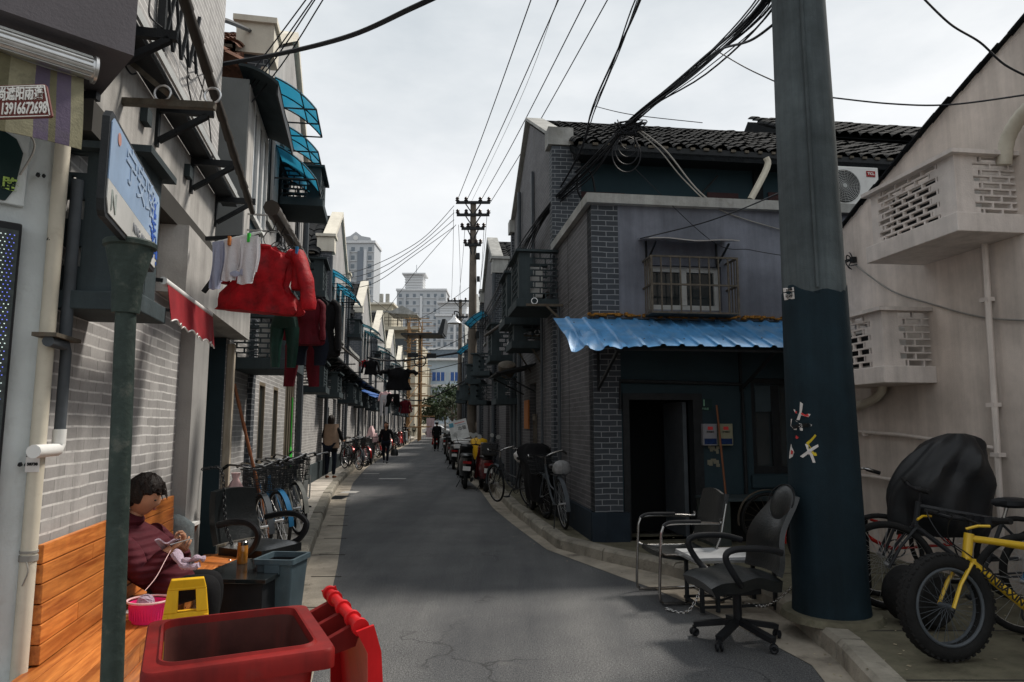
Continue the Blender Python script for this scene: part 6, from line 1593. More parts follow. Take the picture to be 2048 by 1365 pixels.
b = MB(); b.loft([(0,0,0,.07,.05),(0,0,.07,.10,.07),(0,0,.2,.085,.06),(0,0,.30,.03,.03),(0,0,.36,.05,.04)], 16, fold=.12, nf=6); tag(b.build('plastic_bag', M['palepink'], None, T(p.x, p.y, p.z-.16)), 'pinkish plastic bag hanging by the wooden post', 'bag')
b = MB(); b.loft([(0,0,0,.05,.04),(0,0,.05,.08,.05),(0,0,.13,.06,.04),(0,0,.18,.02,.02)], 14, fold=.1, nf=5); tag(b.build('plastic_bag', M['red'], None, T(p.x+.02, p.y-.03, p.z-.30)), 'small red plastic bag below the pinkish one', 'bag')

# street name sign on its green pole
sp = thing('street_sign', 'faded blue and white street name sign on a dark green pole', 'street sign', T(-1.375, 2.5, PZ))
MB().tube([(0,0,0),(-.03,0,.9),(-.058,0,1.83)], [.037,.036,.035], 18).build('pole', M['polegreen'], sp)
MB().lathe([(.046,1.79),(.048,1.80),(.052,1.90),(.078,2.02),(.080,2.035),(.090,2.04),(.092,2.055),(.086,2.062),(.03,2.063)], 28, T(-.058,0,0)).build('cup', M['polegreen'], sp)
A_ = V((-1.298, 2.10)); B_ = V((-1.585, 2.97)); Ms = T(1.375,-2.5,-PZ) @ frame2(A_.x, A_.y, B_.x, B_.y, 0); SL = (B_-A_).length
zb0, zt0 = 2.165, 2.52
out_ = [(.03,zb0+.0),(SL-.03,zb0),(SL,zb0+.03),(SL,zt0-.03),(SL-.03,zt0),(.03,zt0),(0,zt0-.03),(0,zb0+.05),(.012,zb0+.015)]
MB().prism(out_, .0, .022).build('box', M['iron'], sp, Ms)
in_ = [(.05,zb0+.018),(SL-.04,zb0+.018),(SL-.018,zb0+.04),(SL-.018,zt0-.04),(SL-.04,zt0-.018),(.045,zt0-.018),(.02,zt0-.04),(.02,zb0+.06)]
zm = zb0+.125
mblue = mat('sun_bleached_blue', (.30,.42,.60), .5, var=.2, sc=3, dirt=.5, dc=(.45,.52,.62), dsc=3, streak=.3)
mwh = mat('sun_bleached_white', (.55,.55,.53), .55, var=.12, sc=4, streak=.4, dc=(.35,.30,.24))
f = MB(); f.prism([(.02,zm),(SL-.018,zm),(SL-.018,zt0-.04),(SL-.04,zt0-.018),(.045,zt0-.018),(.02,zt0-.04)], -.004, -.0005); f.build('blue_face', mblue, sp, Ms)
f = MB(); f.prism([(.05,zb0+.018),(SL-.04,zb0+.018),(SL-.018,zb0+.04),(SL-.018,zm-.001),(.02,zm-.001),(.02,zb0+.06)], -.004, -.0005); f.build('white_face', mwh, sp, Ms)
text('宁安路', .15, mat('faded_white_print', (.36,.46,.60), .6), sp, Ms @ T(SL*.55, -.0055, zm+.13) @ TXF, align='CENTER', sx=1.25)
text('NING AN LU', .05, M['letk'] if False else mat('faded_grey_print', (.30,.31,.33), .7), sp, Ms @ T(SL*.60, -.0055, zm-.055) @ TXF); text('N', .10, mat('faded_green_print', (.36,.40,.38), .7), sp, Ms @ T(.10, -.0055, zm-.06) @ TXF)
MB().lathe([(.022,0),(.022,.002)], 16, Ms @ T(.12,-.0045,zt0-.06) @ RX(90)).build('red_dot', mat('faded_red_print', (.5,.26,.22), .7), sp)
f = MB(); q = random.Random(8)
for k in range(60):
    x = SL*(.80+q.gauss(0,.045)+ (k/60)*.12); z = zt0-.05-(k/60)*(.27); f.cb((min(x,SL-.03), -.0062, z), (q.uniform(.004,.05), .0008+k*.00001, q.uniform(.004,.022)))
f.build('unbleached_blue_streak', mat('deep_sign_blue', (.03,.10,.42), .5), sp, Ms)

# ------------------------------------------------------------------ washing on the lines
def garment_legs(label, p, w, h, m, name='trousers', gap=.15, top=.25, th=.05, cat='clothes', grp=None):
    t = thing(name, label, cat, T(*p), grp)
    b = MB(); b.loft([(0,0,-h*top,w*.5,th*.6),(0,0,-h*.05,w*.42,th*.6),(0,0,0,w*.38,th*.35)], 20, fold=.06, nf=6); b.build('waist', M[m], t)
    for s_ in (-1, 1):
        MB().loft([(s_*w*(.30+gap),0.01*s_,-h,w*.15,th*.5),(s_*w*.30,0,-h*.6,w*.19,th*.6),(s_*w*.25,0,-h*top*.9,w*.245,th*.62)], 16, fold=.09, nf=5, ph=s_).build('trouser_leg', M[m], t)
    return t
def garment_top(label, p, w, h, m, name='jacket', sleeve=.9, spread=.18, th=.09, cat='clothes', flare=1.0, n=26, grp=None):
    t = thing(name, label, cat, T(*p), grp)
    b = MB(); b.loft(sr([(0,0,-h,w*.52*flare,th*.8),(.01,0,-h*.93,w*.52*flare,th*.85),(0,0,-h*.75,w*.47*flare,th*.7),(0,0,-h*.55,w*.42,th*.6),(.005,0,-h*.42,w*.43,th*.75),(0,0,-h*.25,w*.45,th*.8),(0,0,-h*.08,w*.41,th*.6),(0,0,-.01,w*.26,th*.45),(0,0,.02,w*.12,th*.4)], 2), n, fold=.10, nf=9, jit=.02)
    b.build('bodice', M[m], t)
    for s_ in (-1, 1):
        P = smooth([(s_*w*.34,0,-h*.04),(s_*w*.50,0,-h*.14),(s_*w*(.50+spread*.6),-.02,-h*sleeve*.55),(s_*w*(.50+spread),-.02,-h*sleeve)], 4)
        MB().tube(P, [w*.115*(1+.10*math.sin(i*1.9)) for i in range(len(P))], 12, flat=.75).build('sleeve', M[m], t)
    MB().tube(smooth([(w*.13*math.cos(a),th*.45*math.sin(a),.015) for a in [i*math.pi/4 for i in range(8)]],2), .018, 6, closed=False).build('collar', M[m], t)
    return t
rj = garment_top('bright red jacket with flared hem hanging over the pavement', PY(532, 500, 4.9), .50, .47, 'cloth_r', flare=1.14, spread=.05, sleeve=.6, n=40, th=.10)
rj.matrix_world = rj.matrix_world @ RY(5)
sleeve = MB().tube(smooth([PY(595,505,4.85),PY(612,560,4.8),PY(618,620,4.8)],6), [.055,.06,.062,.06,.056,.06,.064,.06,.058,.06,.066,.06,.05], 12, flat=.7); 
tag(sleeve.build('padded_vest', M['cloth_r']), 'narrow bright red quilted garment at the far edge of the red jacket', 'clothes')
def towel(label, pl, pr, pb, Y, m, name='towel', sag=.01, grp=None):
    a = PY(*pl, Y); c = PY(*pr, Y); bt = PY(*pb, Y); L = a.z-bt.z; t = thing(name, label, 'towel', T(*a), grp); d = c-a
    for k, (yo, LL_) in enumerate(((-.018, L), (.018, L*.82))):
        MB().sheet(lambda u, v: d*u + V((.012*math.sin(v*5+u*6)*v, yo*(1)+.018*math.sin(u*11+k)*v, -LL_*v*(1+.05*math.sin(u*4)))), 16, 14, .005).build('cloth_fold', M[m], t)
    return t
towel('lilac towel pegged at the wall end of the rod', (428,486), (450,483), (440,578), 4.4, 'cloth_l')
towel('greyish white towel with a dark print, middle of the rod', (452,483), (484,478), (470,562), 4.38, 'cloth_w')
towel('whitest towel at the street end of the rod', (484,478), (519,473), (505,568), 4.36, 'cloth_w')
p = PY(470, 548, 4.34); b = MB(); b.ell((0,0,0),(.035,.004,.02),10,6); b.ell((.05,0,.01),(.02,.004,.025),10,6); tag(b.build('towel_print', M['cloth_l'], None, T(*p)), 'blurred lilac print on the middle towel', 'print')
for k, (px, py, m) in enumerate(((459,482,'orange'),(498,476,'green'),(594,502,'bikeblue'))):
    p = PY(px, py, 4.34 if k < 2 else 4.8); b = MB(); b.bx(-.008,-.001,-.012,.012,-.03,.03); b.bx(.001,.008,-.012,.012,-.03,.03); b.bx(-.010,.010,-.006,.006,-.005,.005)
    tag(b.build('clothes_peg', M[m], None, T(*p)), ['orange clothes peg between the towels','green clothes peg on the whitest towel','blue clothes peg on the red garment shoulder'][k], 'peg')
garment_legs('shiny dark green trousers hanging below the red jacket', PY(570, 632, 5.2), .22, .40, 'cloth_g', gap=-.04)
garment_top('dark crimson jacket hanging behind the bright red one', PY(612, 600, 5.6), .28, .38, 'cloth_dr', spread=.05)
garment_legs('dark crimson trousers with legs dangling lowest of the washing', PY(606, 668, 5.9), .30, .46, 'cloth_dr', gap=.05)
garment_legs('wide navy shorts hanging between the washing', PY(622, 660, 5.7), .30, .30, 'cloth_n', gap=-.05, top=.4)
garment_top('black coat hanging furthest out of the near washing', PY(638, 600, 6.3), .36, .54, 'cloth_k', spread=.05)
# things hung further down the lane
Ls = thing('washing_pole', 'thin pole over the lane carrying the black padded coat', 'pole', T(*PY(745,745,24)))
MB().tube([(0,0,0),(1.9,-.6,.25)], .02, 6).build('pole', M['bamboo'], Ls)
garment_top('big black padded coat spread wide over the middle of the lane', PY(797, 738, 21), .72, .66, 'cloth_k', spread=.30, sleeve=.28, th=.14, n=36)
garment_legs('black trousers hanging under the padded coat', PY(786, 788, 22), .42, .42, 'cloth_k')
garment_top('small black jumper hanging by the sunny ledge', PY(742, 722, 22), .42, .45, 'cloth_k')
garment_top('small red shirt hanging by the sunny ledge', PY(730, 722, 24), .25, .22, 'cloth_r')
garment_legs('pale trousers hanging beside the black padded coat', PY(768, 790, 25), .30, .75, 'cloth_w', gap=0)
garment_top('purple red shirt hanging further down the lane', PY(811, 802, 38), .5, .7, 'cloth_dr')
garment_top('white and red jacket hanging by the blue door canopies', PY(771, 785, 28), .4, .4, 'palepink')
for k in range(6):
    Y = 12.5+k*2.9; a = V((lw(Y), Y, 3.1))
    t = thing('rack_arm', ['first','second','third','fourth','fifth','sixth'][k]+' iron rack arm reaching out from the sunny ledge beyond the washing', 'rack arm', T(*a), 'iron rack arms along the sunny ledge')
    MB().bar((0,0,0),(.9,.0,.02),.03).bar((.0,0,-.4),(.55,0,-.02),.025).build('bar', M['iron'], t)
pole3([V((lw(13)+.75, 12.6, 3.2)), V((lw(19)+.9, 19.5, 3.25))], .022, 'long bamboo laid over the far rack arms of the sunny side')

# ------------------------------------------------------------------ utility poles and cables
bp = thing('utility_pole', 'thick weathered concrete utility pole with dark painted base and peeling stickers', 'utility pole', T(2.31, 5.14, 0))
pr = lambda z: .262-.0125*z
PB = MB().lathe([(pr(0)+.012,.10),(pr(0)+.006,.14),(pr(.3),.3),(pr(1.2),1.2),(pr(2.5)+.002,2.5)], 40).build('painted_base', M['polepaint'], bp)
for i_, v_ in enumerate(PB.data.vertices[-40:]): v_.co.z += .02*math.sin(i_*.9)+.03*math.sin(i_*.37)-.03*(i_ % 7 == 0)
MB().lathe([(pr(2.2)-.003,2.2),(pr(2.5)-.003,2.5),(pr(4),4),(pr(6),6),(pr(9),9)], 40).build('shaft', M['poleconc'], bp)
b = MB(); b.tube([(-.075,-pr(2.5)*.965-.012,2.5),(-.07,-pr(4)*.965-.012,4),(-.06,-pr(8)*.965-.01,8)], .012, 6); b.build('conduit', M['poleconc'], bp)
MB().lathe([(pr(0)+.09,0.12),(pr(0)+.07,.165),(.1,.17)], 26).build('collar', M['moss'], bp)
def onpole(px, py, dz=0, dr=.002):
    """point on the pole's surface seen at a pixel, in the pole's local metres"""
    d = ray(px, py); o = V((-2.31, -5.14, CAMH)); best = None
    for i in range(400):
        t_ = 4.2+i*.004; p = o+d*t_
        if p.x*p.x+p.y*p.y < (pr(p.z)+dr)**2: return p
    return o+d*5
def sticker(name, pts, m, parent, lab=None, dr=.003):
    n = len(pts); cx = sum(p[0] for p in pts)/n; cy = sum(p[1] for p in pts)/n
    C_ = onpole(cx, cy, dr=dr); P_ = [onpole(x, y, dr=dr) for x, y in pts]; vs = [C_]+P_; fs = [(0, 1+i, 1+(i+1)%n) for i in range(n)]
    nrm = V((C_.x, C_.y, 0)).normalized()*.0015; k = len(vs); vs = vs+[v-nrm for v in vs]; fs = fs+[tuple(reversed([x+k for x in f])) for f in fs]
    b = MB(); b.add(vs, fs); o = b.build(name, M[m] if isinstance(m, str) else m, parent); 
    if lab: o['label'] = lab
    return o
s1 = [(1586,815),(1590,822),(1600,824),(1602,805),(1606,808),(1605,824),(1621,829),(1618,834),(1603,831),(1600,842),(1594,840),(1597,829),(1588,826)]
sticker('sticker', [(1587,819),(1602,824),(1621,829),(1617,835),(1602,831),(1590,826)], 'paper', bp); sticker('sticker', [(1600,804),(1606,808),(1603,826),(1599,841),(1593,840),(1599,824)], 'paper', bp, dr=.0045)
q = random.Random(5)
for k in range(9): x = 1590+q.uniform(0,26); y = 822+(x-1590)*.25+q.uniform(0,3); sticker('red_print', [(x,y),(x+3,y+.5),(x+2.5,y+4),(x-.5,y+3)], 'paperr', bp, dr=.0062)
st1 = sticker('sticker', [(1582,838),(1592,842),(1606,848),(1616,847),(1624,850),(1620,856),(1604,862),(1588,860),(1581,852)], 'paper', bp)
c_ = onpole(1601, 853, dr=.005); ang = math.atan2(c_.y, c_.x)
text('全国文明城', .030, M['letk'], bp, T(*c_) @ Mx.Rotation(ang+math.pi/2, 4, 'Z') @ RY(-7) @ TXF, bold=.001)
sticker('sticker', [(1612,888),(1616,887),(1624,898),(1632,906),(1634,912),(1628,912),(1619,902)], 'papery', bp); sticker('sticker', [(1630,869),(1633,872),(1622,885),(1616,890),(1612,886),(1622,878)], 'papery', bp, dr=.004)
sticker('sticker', [(1610,888),(1615,889),(1624,905),(1631,926),(1625,926),(1617,909)], 'paper', bp, dr=.003); sticker('sticker', [(1636,889),(1637,894),(1622,904),(1606,916),(1600,913),(1612,904),(1626,894)], 'paper', bp, dr=.0045)
sticker('sticker', [(1582,888),(1584,895),(1588,905),(1585,914),(1578,918),(1579,905)], 'paper', bp); sticker('red_print', [(1582,900),(1586,903),(1585,909),(1581,909)], 'paperr', bp, dr=.0055)
sticker('sticker', [(1592,871),(1597,875),(1595,878),(1591,877)], 'paperr', bp)
sticker('label_plate', [(1566,577),(1587,575),(1588,583),(1567,585)], 'paper', bp, dr=.008); sticker('label_plate', [(1567,587),(1588,585),(1589,598),(1569,601)], 'paper', bp, dr=.008)
c_ = onpole(1578, 593, dr=.010); ang = math.atan2(c_.y, c_.x); text('号杆', .04, M['letk'], bp, T(*c_) @ Mx.Rotation(ang+math.pi/2, 4, 'Z') @ TXF)
c_ = onpole(1578, 580, dr=.010); text('工农路', .022, M['letk'], bp, T(*c_) @ Mx.Rotation(ang+math.pi/2, 4, 'Z') @ TXF)
def farpole(x, y, h, r, label, arms, lamp=False, name='utility_pole'):
    t = thing(name, label, 'utility pole', T(x, y, 0))
    MB().tube([(0,0,0),(0,0,h*.5),(0,0,h)], [r, r*.85, r*.6], 12).build('shaft', M['polefar'], t)
    for z, w in arms:
        o = MB().bar((-w,-.12,z),(w,-.12,z),.09,.10).build('crossarm', M['iron'], t)
        for k in (-1, -.45, .45, 1):
            MB().lathe([(.05,0),(.09,.03),(.05,.08),(.08,.11),(.04,.17)], 8, T(k*w*.94,-.12,z+.05)).build('insulator', M['ceram'], o)
        MB().bar((-w*.5,-.12,z),(0,-.1,z-.5),.04).bar((w*.5,-.12,z),(0,-.1,z-.5),.04).build('brace', M['iron'], o)
    return t
FP = PY(944, 405, 26); X26 = G(950, 924, 0)
fp = farpole(-1.52, 26, FP.z, .19, 'tall brown utility pole with wide crossarms over the middle of the lane', [(FP.z-.05, .66), (FP.z-.55, .64), (FP.z-1.1, .45), (FP.z-1.75, .32)])
b = MB()
for k, (dx, dz, s_) in enumerate(((.25,-5.3,.28),(.2,-2.2,.2),(.35,-5.0,.2),(.22,-3.1,.16))): b.cb((dx,-.1,FP.z+dz),(s_*.7,.3,s_))
b.build('junction_boxes', M['iron'], fp)
p2 = PY(919, 600, 45); fp2 = farpole(-4.35+.9, 45, p2.z, .17, 'second utility pole further down the lane behind the street lamp', [(p2.z-.1,.85),(p2.z-1.2,.5)])
ln = thing('street_lamp', 'bell shaped street lamp reaching out from the further pole', 'street lamp', T(-3.45, 44.6, 0))
pL = PY(909, 640, 44.6); MB().tube(smooth([(0,0,pL.z+.3),(-.1,0,pL.z+.5),(pL.x+3.45,0,pL.z+.55),(pL.x+3.45,0,pL.z+.3)],4), .04, 6).build('arm', M['iron'], ln)
MB().lathe([(.48,-.25),(.46,-.18),(.25,.0),(.12,.15),(.10,.32)], 20, T(pL.x+3.45,0,pL.z)).build('shade', M['alu'], ln)

def cab(pts, r, label, m='cable', k=8, grp=None): return tag(MB().tube(smooth(pts, k), r, 5).build('overhead_cable', M[m]), label, 'cable', grp)
G1 = 'power lines from the far pole over the camera'
for k, (a, c) in enumerate((((912,408),(1062,0)),((930,408),(1117,0)),((958,408),(1172,0)),((979,408),(1215,0)))):
    A = PY(*a, 26); B = PY(*c, 12); D = B-A; mid = (A+B)/2+V((0,0,-.12)); cab([A, mid, B, B+D*.7+V((0,0,.3))], .012, ['first','second','third','fourth'][k]+' power line counted from the sunny side, running from the tall pole over the camera', grp=G1)
cab([PY(940,410,26)+V((0,0,0)), PY(1040,200,17), PY(1115,0,12.5), PY(1180,-180,9)], .006, 'thin grey line strung beside the power lines', 'cablew')
G2 = 'lines from the tall pole to the sunny roofs'
for k in range(4):
    A = PY(908, 412+k*14, 26); m1 = PY(842-k*4, 480+k*10, 24); B = PY(745, 532+k*12, 24); D_e = PY(655, 558+k*7, 22)
    cab([A, m1, B, D_e], .012, ['top','second','third','lowest'][k]+' of the lines from the tall pole to the sunny gables', grp=G2)
cab([PY(912,450,26), PY(830,545,30), PY(760,640,38)], .012, 'single line crossing down in front of the flat hatted tower')
G3 = 'steep wires hanging from the tall pole crossarms'
for k, (a, c, Y2) in enumerate((((907,420),(903,600),42),((917,450),(921,610),44),((930,455),(916,612),44),((968,455),(958,600),30),((974,430),(962,560),28))):
    cab([PY(*a,26), PY((a[0]+c[0])/2+1,(a[1]+c[1])/2,(26+Y2)/2), PY(*c,Y2)], .010, ['outermost','second','third','fourth','last'][k]+' steep wire below the tall pole crossarms, counted from the sunny side', grp=G3)
# main bundle from the big pole
node = [(V((2.15,5.0,5.35))), PY(1535,0,5.6), PY(1400,130,7.2), PY(1268,240,8.8), PY(1180,330,10.2), PY(1090,428,11.1), PY(1035,520,13.6), PY(992,600,17.5), PY(960,655,25.7)]
q = random.Random(21)
for k in range(13):
    w = .07+.05*(k % 3); P = []
    o = V((q.uniform(-w,w), 0, q.uniform(-w,w)))
    for i, p in enumerate(node):
        pin = .25 if i in (3, 5) else 1
        sag = -.10*q.random()*(1 if i not in (0,3,5) else 0)
        P.append(p + o*pin*min(1, p.y/13) + V((q.uniform(-.03,.03), 0, q.uniform(-.03,.03)+sag)))
    cab(P, q.choice([.006,.008,.010,.014]), ['thick','thin','slack','tight','twisted','lowest','upper','second thick','second thin','stray','inner','outer','last'][k]+' black cable in the heavy bundle from the big pole to the tall one', k=6, grp='cables of the heavy bundle')
nd2 = [PY(1300,-60,6.6), PY(1268,20,7.4), PY(1230,120,8.8), PY(1188,215,9.8), PY(1155,310,10.3), PY(1090,425,11.1)]
for k in range(4):
    P = [p+V((q.uniform(-.03,.03),0,q.uniform(-.03,.03))) for p in nd2]; cab(P, [.014,.009,.006,.006][k], ['thickest','second','third','thinnest'][k]+' strand of the steep dark cable joining the heavy bundle', k=5, grp='strands of the steep cable')
# coils at the eave
c0 = PY(1262, 258, 8.8)
for k in range(4):
    r = .12+.04*k; P = []
    for i in range(15):
        a = R(80-i*24+k*9); P.append(c0+V((-.05+r*.8*math.cos(a), .04*k, -.16-.05*k+r*1.05*math.sin(a))))
    cab(P, .009, ['smallest','second','third','largest'][k]+' hanging coil of cable in front of the black eave', k=3, grp='cable coils under the heavy bundle')
b = MB(); q = random.Random(2)
for k in range(16):
    P = [c0+V((q.uniform(-.22,.22), q.uniform(-.06,.06), q.uniform(-.10,.12))) for _ in range(5)]; b.tube(smooth(P,4), q.choice([.005,.008,.012]), 5)
tag(b.build('cable_knot', M['cable']), 'tangled knot of cable where the heavy bundle passes the black eave', 'cable')
for k, (pt, lab) in enumerate(((((1150,345,10.5),(1168,335,10.4),(1185,355,10.4),(1192,404,10.5)), 'black cable hoop rising over the white parapet'), (((1155,340,10.5),(1155,380,10.5),(1168,405,10.6)), 'black cable dropping beside the hoop onto the parapet'))):
    cab([PY(*x) for x in pt], .018, lab, k=5)
cab([PY(1272,255,8.8), PY(1330,300,8.7), PY(1400,385,8.6), PY(1480,440,8.7), PY(1562,475,8.75)], .010, 'upper pale wire slanting down across the terrace to the big pole', 'cablew')
cab([PY(1270,258,8.8), PY(1318,300,8.7), PY(1370,362,8.6), PY(1440,420,8.6), PY(1568,462,8.7)], .008, 'lower pale wire slanting down across the terrace', 'cablew')
cab([PY(1280,478,8.2), PY(1400,448,8.0), PY(1480,420,7.4), PY(1562,385,6)], .008, 'thin wire from the window canopy up to the big pole')
cab([PY(1430,100,7), PY(1490,135,6), PY(1556,166,5.2)], .006, 'thin wire curving from the heavy bundle to the big pole')
cab([PY(1392,135,7.2), PY(1440,100,6.4), PY(1500,82,5.6), PY(1552,45,5.2)], .012, 'looping black cable rising from the heavy bundle to the big pole')
cab([PY(1190,213,10.5), PY(1265,230,9.4), PY(1405,246,9.5)], .006, 'fine wire crossing level over the tiled ridge')
cab([PY(1666,196,5.0), PY(1780,208,4.6), PY(1900,210,4.2), PY(2080,186,3.6)], .006, 'wavy thin wire from the big pole over the pink gable')
cab([PY(1840,-10,4.6), PY(1900,48,4.6), PY(1960,85,4.6), PY(2010,130,4.6), PY(2080,165,4.6)], .008, 'drooping black cable in the upper corner by the pink roof edge')
cab([PY(1270,380,8.8)+V((0,0,.3)), PY(1420,480,8.2), PY(1500,500,8.2), PY(1568,512,8.4)], .005, 'faint wire low across the lilac wall', 'cable')
wp = pc(1705,528,.03)
P = [MP @ V((*([pc(px,py,.03)[0]]), -.03, pc(px,py,.03)[1])) for px,py in ((1708,528),(1780,580),(1862,608),(1960,634),(2060,642))]
cab(P, .008, 'pale cable pinned across the pink wall from the small bracket', 'cablew')
# cables on the sunny side near the camera
cab([PY(420,133,6.6), PY(560,108,6.2), PY(700,72,5.6), PY(820,18,5.0), PY(880,-10,4.8)], .022, 'thick black cable swinging from the near brick house across the sky')
cab([PY(425,34,6.5), PY(460,45,7), PY(500,62,8.6)], .028, 'thick dark pipe line from the near brick house to the square pier cap')
for k, (a, m1, c) in enumerate((((612,0),(530,110),(420,255)),((625,0),(540,120),(425,270)),((630,0),(548,122),(422,285)),((646,0),(560,135),(430,290)))):
    A = PY(*a, 7.0); B = PY(*m1, 7.3); D = PY(*c, 7.0); cab([A+(A-B)*.5, A, B, D], .008, ['first','second','third','fourth'][k]+' thin line rising from the enclosed balcony into the sky', k=4, grp='thin lines over the sunny roofs')
# ragged cables strung across the far lane
G4 = 'bundles strung across the far lane'
for k, (a, m1, c, Y) in enumerate((((715,712),(800,722),(955,700),33),((790,795),(850,800),(930,762),40),((720,738),(830,745),(940,722),36),((745,600),(830,640),(960,560),36),((790,690),(870,700),(960,655),38))):
    A, B, D = PY(*a, Y), PY(*m1, Y+1), PY(*c, Y); cab([A, B, D], [.05,.04,.02,.015,.02][k], ['heavy drooping','lower heavy','thin sagging','thin high','thin middle'][k]+' cable strung across the far lane', grp=G4)
b = MB(); p = PY(863, 712, 33); b.cb((0,0,0),(.45,.2,.22)); b.cb((-.9,0,.03),(.5,.2,.2)); b.cb((-2.6,0,0),(.3,.2,.15)); b.torus((-.55,0,-.25), .28, .03, 20, 5); tag(b.build('splice_boxes', M['iron'], None, T(*p)), 'row of black splice boxes and a coil on the heavy drooping cable', 'cable box')
# ------------------------------------------------------------------ bicycles
def wheel(par, x, z, Rw, tr, rimm='alu', tyrem='rubber', spokes=24, fat=False, yaw=0, name='wheel'):
    w = bpy.data.objects.new(name, None); COL.objects.link(w); w.parent = par; w.matrix_local = T(x, 0, z) @ RZ(yaw)
    b = MB(); b.torus((0,0,0), Rw-tr, tr, 40, 10)
    if fat:
        for i in range(46):
            a = 2*math.pi*i/46
            for yy in (-.6, 0, .6): b.cb((0,0,0), (.012,.018,.022), T((Rw-.006-abs(yy)*.012)*math.cos(a+yy*.08), yy*tr, (Rw-.006-abs(yy)*.012)*math.sin(a+yy*.08)) @ RY(-math.degrees(a)))
    b.build('tyre', M[tyrem], w)
    b = MB(); rr_ = Rw-2*tr+(.006 if not fat else .004)
    if fat:
        for yy in (-.030, .030): b.torus((0,yy,0), rr_, .010, 40, 6)
        b.torus((0,0,0), rr_+.006, .006, 40, 5)
    else: b.torus((0,0,0), rr_, .008, 36, 6)
    for k in range(spokes):
        a = 2*math.pi*k/spokes; s_ = 1 if k % 2 else -1
        b.bar((.02*math.cos(a+.5*s_), s_*.028, .02*math.sin(a+.5*s_)), (rr_*math.cos(a), s_*.004, rr_*math.sin(a)), .0022)
    b.tube([(0,-.05,0),(0,.05,0)], .016, 10); b.build('rim', M[rimm], w); return w
def bicycle(label, Mw, frame='bikek', Rw=.33, style='city', basket=True, sp=24, tyre='rubber', rimm='alu', fenders=True, group=None, steer=0, cover=None, saddle='blackp', sc=1.0, tr=.019):
    t = thing('bicycle', label, 'bicycle', Mw, group); wb = .53*sc
    rh = V((-wb,0,Rw)); fh = V((wb,0,Rw)); bb = V((-.09*sc,0,Rw-.05)); st_ = V((-.25*sc,0,Rw+.38*sc)); hb_ = V((.33*sc,0,Rw+.30*sc)); ht = V((.30*sc,0,Rw+.45*sc))
    f = MB()
    if style == 'city':
        f.tube(smooth([ht+V((.005,0,-.08)), (.16*sc,0,Rw+.08), (0,0,Rw-.03), bb],5), .017, 8); f.tube(smooth([ht, (.15*sc,0,Rw+.22), bb.lerp(st_,.45)],5), .012, 8)
    else:
        f.tube([hb_, bb], .018*sc, 8); f.tube([ht, st_.lerp(bb,.05)], .016*sc, 8)
    f.tube([bb, st_], .015, 8); f.tube([hb_+V((.005,0,-.02)), ht+V((0,0,.03))], .019, 10)
    for s_ in (-1, 1):
        f.tube([bb+V((0,s_*.03,0)), rh+V((0,s_*.055,0))], .008, 6); f.tube([st_.lerp(bb,.1)+V((0,s_*.015,0)), rh+V((0,s_*.055,0))], .007, 6)
    f.tube([bb+V((0,-.04,0)), bb+V((0,.04,0))], .022, 10); f.build('frame', M[frame], t)
    # steering set turned by an Empty-free matrix
    Ms = T(*ht) @ RZ(steer) @ T(*(-ht))
    f = MB()
    for s_ in (-1, 1): f.tube([hb_+V((0,s_*.04,0)), (hb_+fh)/2+V((.02,s_*.05,0)), fh+V((0,s_*.055,0))], .011, 6, M=Ms)
    f.bar(hb_+V((0,-.05,.0)), hb_+V((0,.05,0)), .03, M=Ms); f.build('fork', M[frame if style == 'city' else frame], t)
    wheel(t, -wb, Rw, Rw, tr, rimm, tyre, sp); w = wheel(t, wb, Rw, Rw, tr, rimm, tyre, sp); w.matrix_local = Ms @ T(wb,0,Rw)
    f = MB(); stm = ht+V((-.02,0,.13*sc)); f.tube([ht, stm], .013, 8, M=Ms)
    if style == 'city': f.tube(smooth([(stm.x-.16,-.28,stm.z+.03),(stm.x-.04,-.26,stm.z+.07),(stm.x+.05,-.12,stm.z+.04),stm+V((.04,0,0)),(stm.x+.05,.12,stm.z+.04),(stm.x-.04,.26,stm.z+.07),(stm.x-.16,.28,stm.z+.03)],5), .011, 8, M=Ms)
    else: f.tube([stm+V((.05,0,0)), stm], .014, 8, M=Ms).tube([(stm.x+.03,-.31,stm.z+.02),(stm.x+.05,-.1,stm.z),(stm.x+.05,.1,stm.z),(stm.x+.03,.31,stm.z+.02)], .0125, 8, M=Ms)
    o = f.build('handlebar', M['steel' if style == 'city' else 'blackp'], t)
    for s_ in (-1, 1):
        g_ = MB(); 
        if style == 'city': g_.tube([(stm.x-.17,s_*.283,stm.z+.03),(stm.x-.06,s_*.262,stm.z+.065)], .017, 8, M=Ms)
        else: g_.tube([(stm.x+.03,s_*.32,stm.z+.02),(stm.x+.04,s_*.20,stm.z+.012)], .018, 8, M=Ms)
        g_.build('grip', M['rubber'], o)
    f = MB(); sz = st_.z+.10; f.tube([st_, (st_.x-.03,0,sz)], .013, 8); f.build('seat_post', M['steel'], t)
    f = MB(); f.loft([(-.0,0,-.02,.10,.06),(0,0,.0,.13,.075),(0,0,.03,.125,.07),(0,0,.045,.08,.04)], 16, M=T(st_.x-.05,0,sz)); f.v = [V((v.x, v.y*(.35 if v.x > st_.x+.0 else 1), v.z)) for v in f.v]; f.build('saddle', M[saddle], t)
    f = MB(); f.torus(tuple(bb), .075, .006, 20, 5); f.bar(bb+V((0,.07,0)), bb+V((.10,.075,-.12)), .016); f.bar(bb+V((0,-.07,0)), bb+V((-.10,-.075,.12)), .016); f.cb(bb+V((.10,.12,-.12)), (.08,.08,.02)); f.cb(bb+V((-.10,-.12,.12)), (.08,.08,.02)); f.build('crank', M['iron'], t)
